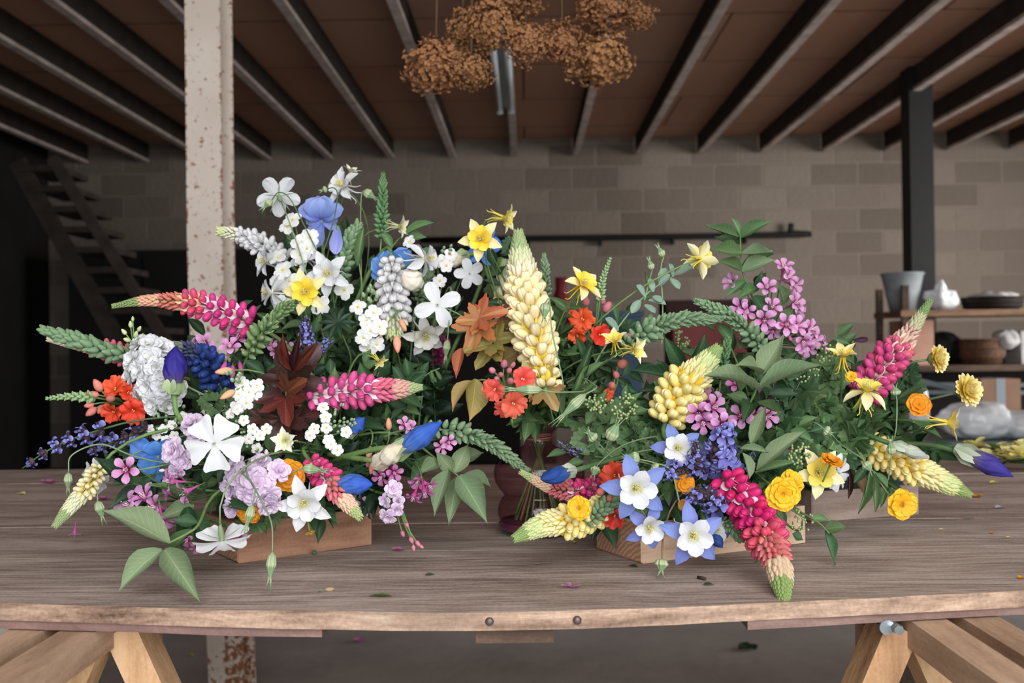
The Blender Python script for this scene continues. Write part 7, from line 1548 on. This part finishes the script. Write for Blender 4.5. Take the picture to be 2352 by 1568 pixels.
# ================================================ fallen bits on the table and the floor
def fallen_flower(label, px, py, s, key='pink', face=(0, .6, .4), z=ZT, up=.35):
    q = T(px, py, z); d = (q - CAM).dot(CF); r = s * d / F * .5; ms = trumpet_meshes(key, *TRC[key]); t_ = thing('fallen_flower', label, 'flower', q)
    f = FACE(*face); M = frame(q + Vector((0, 0, r * up)), f, 1, r); f_ = part('blossom', ms[1], t_, M); part('stamens', ms[3], f_, M)
def bit(name, label, cat, px, py, lpx, wpx, mat, ang=0., kind='leaf', z=ZT, prof=OVATE, h=.0012):
    q = T(px, py, z); d = (q - CAM).dot(CF); L = lpx * d / F; W = wpx * d / F; mb = MB()
    if kind == 'leaf': petal(mb, L, W * 2, prof, .12, -.25, .5, .06, 3, 6, 8, M=Tr(-L / 2, 0, h))
    elif kind == 'pod': mb.ell((0, 0, W * .5), (L / 2, W * .5, W * .5), 12, 8)
    elif kind == 'twig': mb.tube([(-L / 2, 0, W * .5), (0, .001, W * .5), (L / 2, 0, W * .5)], W * .5, 8)
    elif kind == 'petals':
        for k in range(4): petal(mb, L * .6, W * 1.3, ROUND, .3, -.2, .3, .1, 3, 6, 6, M=Rz(k * 1.7) @ Tr(0, 0, .001 + .0006 * k), seed=k)
    single(name, mb.mesh(name, [mat]), label, cat, Matrix.Translation(q) @ Rz(ang))
LMm, LMd, LMs = MATS['mid_leaf'], MATS['dark_leaf'], MATS['sage_leaf']; PKP = petal_mat('fallen_pink', [(0, '#d060a0'), (1, '#dd8cc0')]); ORP = MATS['geum_orange']; YLP = petal_mat('fallen_yellow', [(0, '#e0d060'), (1, '#efe6a0')])
fallen_flower('pink weigela flower standing face down on the table at the left', 172, 1249, 40, 'pink', (0, -.95, .15), up=1.3)
bit('fallen_petal', 'pink petals lying on the table below the far left salvia', 'petal', 112, 1110, 30, 14, PKP, .2, 'petals'); bit('fallen_petal', 'small pink petal right of the larger pink petals', 'petal', 168, 1112, 14, 7, PKP, .7)
bit('fallen_petal', 'cream petal at the far left of the table', 'petal', 50, 1136, 26, 9, YLP, -.4); bit('fallen_petal', 'pink petal under the left leaves on the table', 'petal', 235, 1148, 26, 12, PKP, .4, 'petals')
bit('fallen_buds', 'small pink buds on the table right of the brown block', 'petal', 915, 1266, 26, 11, PKP, .2, 'petals'); bit('green_bud', 'round green bud at the foot of the brown block', 'bud', 722, 1274, 12, 11, LMm, 0, 'pod')
bit('fallen_leaf', 'narrow green leaf near the front edge of the table', 'leaf', 875, 1372, 56, 9, LMm, -.1, prof=LANCE); bit('seed_husk', 'pale brown husk at the front of the table', 'husk', 757, 1358, 22, 10, plain('husk', '#a08c6c', .8), .2, 'pod')
bit('seed_husk', 'tiny pale green scrap beside the brown husk', 'scrap', 735, 1361, 12, 4, LMs, .1); bit('fallen_leaf', 'small dark leaf scrap in the middle of the table', 'leaf', 988, 1322, 24, 7, LMd, .3)
bit('fallen_petal', 'mauve shrivelled flower at the table front', 'petal', 1312, 1352, 44, 8, petal_mat('mauve', [(0, '#b06898'), (1, '#c488b0')]), .1, 'petals')
bit('fallen_leaf', 'green leaf scrap left of the pale block', 'leaf', 1455, 1303, 24, 8, LMd, -.6); bit('fallen_twig', 'dark brown twig piece on the table', 'twig', 1611, 1331, 22, 8, plain('twig', '#3a2a24', .8), -.9, 'twig'); bit('fallen_leaf', 'small green leaf next to the twig piece', 'leaf', 1628, 1345, 26, 9, LMd, -.1)
bit('fallen_petal', 'orange petals at the tip of the right yellow lupin', 'petal', 2244, 1143, 24, 11, ORP, .3, 'petals'); bit('fallen_petal', 'curled orange petal at the right of the table', 'petal', 2281, 1225, 16, 6, ORP, .9)
bit('fallen_petal', 'orange petal at the right edge of the table front', 'petal', 2348, 1330, 18, 10, ORP, .3); bit('fallen_petal', 'pale curled petal on the right of the table', 'petal', 2298, 1168, 26, 10, petal_mat('greyish', [(0, '#aaa6b0'), (1, '#c0bcc4')]), .2)
bit('fallen_leaf', 'grey green leaf scrap on the right of the table', 'leaf', 2228, 1192, 22, 6, LMs, -.3); bit('fallen_petal', 'white scrap below the grey green leaf scrap', 'petal', 2164, 1218, 16, 4, YLP, 0)
bit('fallen_petal', 'white scrap at the lower right of the table', 'petal', 2318, 1236, 16, 4, YLP, 0); bit('fallen_petal', 'pale yellow petal beside the violet iris bud', 'petal', 2285, 1110, 24, 8, YLP, .1); bit('fallen_leaf', 'tiny green scrap between vase and pale block', 'leaf', 1236, 1298, 14, 4, LMs, 0)
bit('fallen_leaf', 'tiny green scrap below the pale block', 'leaf', 1740, 1292, 12, 5, LMm, .5); bit('fallen_petal', 'single cream petal hanging off the cream lupin', 'petal', 1320, 1246, 26, 8, YLP, 1.4)
bit('fallen_petal', 'pink petal on the floor behind the table', 'petal', 826, 1473, 24, 12, PKP, 0, 'petals', 0); bit('fallen_leaf', 'green leaves on the floor behind the table', 'leaf', 1718, 1490, 44, 20, LMd, .2, 'petals', 0); bit('fallen_petal', 'pale scrap on the floor near the column', 'petal', 441, 1506, 10, 7, YLP, 0, 'leaf', 0)
# flowers lying at the right end of the table
def lying(label, px, py, z, key, ang, L, name='cut_flower'):
    q = T(px, py, ZT); t_ = thing(name, label, 'cut flower', q); R = .022
    e = q + Vector((cos(ang) * L, sin(ang) * L, .004)); p = q + Vector((0, 0, R * .8 + z)); stem_part(t_, [p, p.lerp(e, .3) + Vector((0, 0, .005)), e], .002, .002, 'g')
    ms = stock_floret('lilac') if False else None; m = petal_mat('lying_yellow', [(0, '#e2d65c'), (1, '#efe9a8')]); rr = random.Random(px)
    for k in range(9):
        mb = MB() if k == 0 else mb
        if k == 0: petal(mb, .03, .024, ROUND, .3, -.4, .3, .06, 2, 6, 6); me = mb.mesh('petal', [m])
        part('petal', me, t_, Matrix.Translation(p) @ Rz(k * .72) @ Ry(-rr.uniform(-.2, .9)))
    for k in range(3): put_leaf(t_, p.lerp(e, .3 + .2 * k), p.lerp(e, .3 + .2 * k) + Vector((rr.uniform(.0, .05), rr.uniform(-.06, -.02), .004)), .02, Vector((0, 0, 1)), 'lance', 'mid_leaf')
for k, (lab, x, y) in enumerate((('leftmost cut yellow flower lying at the table end', 2268, 1078), ('cut yellow flower lying furthest back at the right', 2295, 1062), ('cut yellow flower lying in front of the others', 2318, 1085), ('cut yellow flower cropped by the right picture edge', 2345, 1072), ('cut yellow flower lying behind the violet iris bud', 2240, 1065), ('cut yellow flower lying nearest to the right corner', 2350, 1092))): lying(lab, x, y, .0 + .004 * k, 0, -.1 + .3 * k, .14)

# ---------------------------------------------- things of one kind share a group
from collections import Counter
tops = [o for o in COL.objects if o.parent is None and 'label' in o and 'kind' not in o]
kinds = Counter(o.name.split('.')[0] for o in tops)
WHERE = {'wooden_block': 'blocks under the flower trays', 'flower_tray': 'trays on the wooden blocks', 'trestle': 'trestles under the table', 'plastic_bag': 'plastic bags at the right', 'cardboard_box': 'cardboard boxes at the right',
         'wicker_basket': 'wicker baskets on the shelf rack', 'metal_rail': 'metal rails below the shelf rack', 'cut_flower': 'cut flowers lying at the table end'}
for o in tops:
    n_ = o.name.split('.')[0]
    if kinds[n_] > 1 and 'group' not in o:
        nm = n_.replace('_', ' ')
        o['group'] = WHERE.get(n_) or ('%s pieces scattered below the flowers' % nm if n_.startswith(('fallen', 'seed_husk')) else '%s stems in the flower arrangements' % nm)
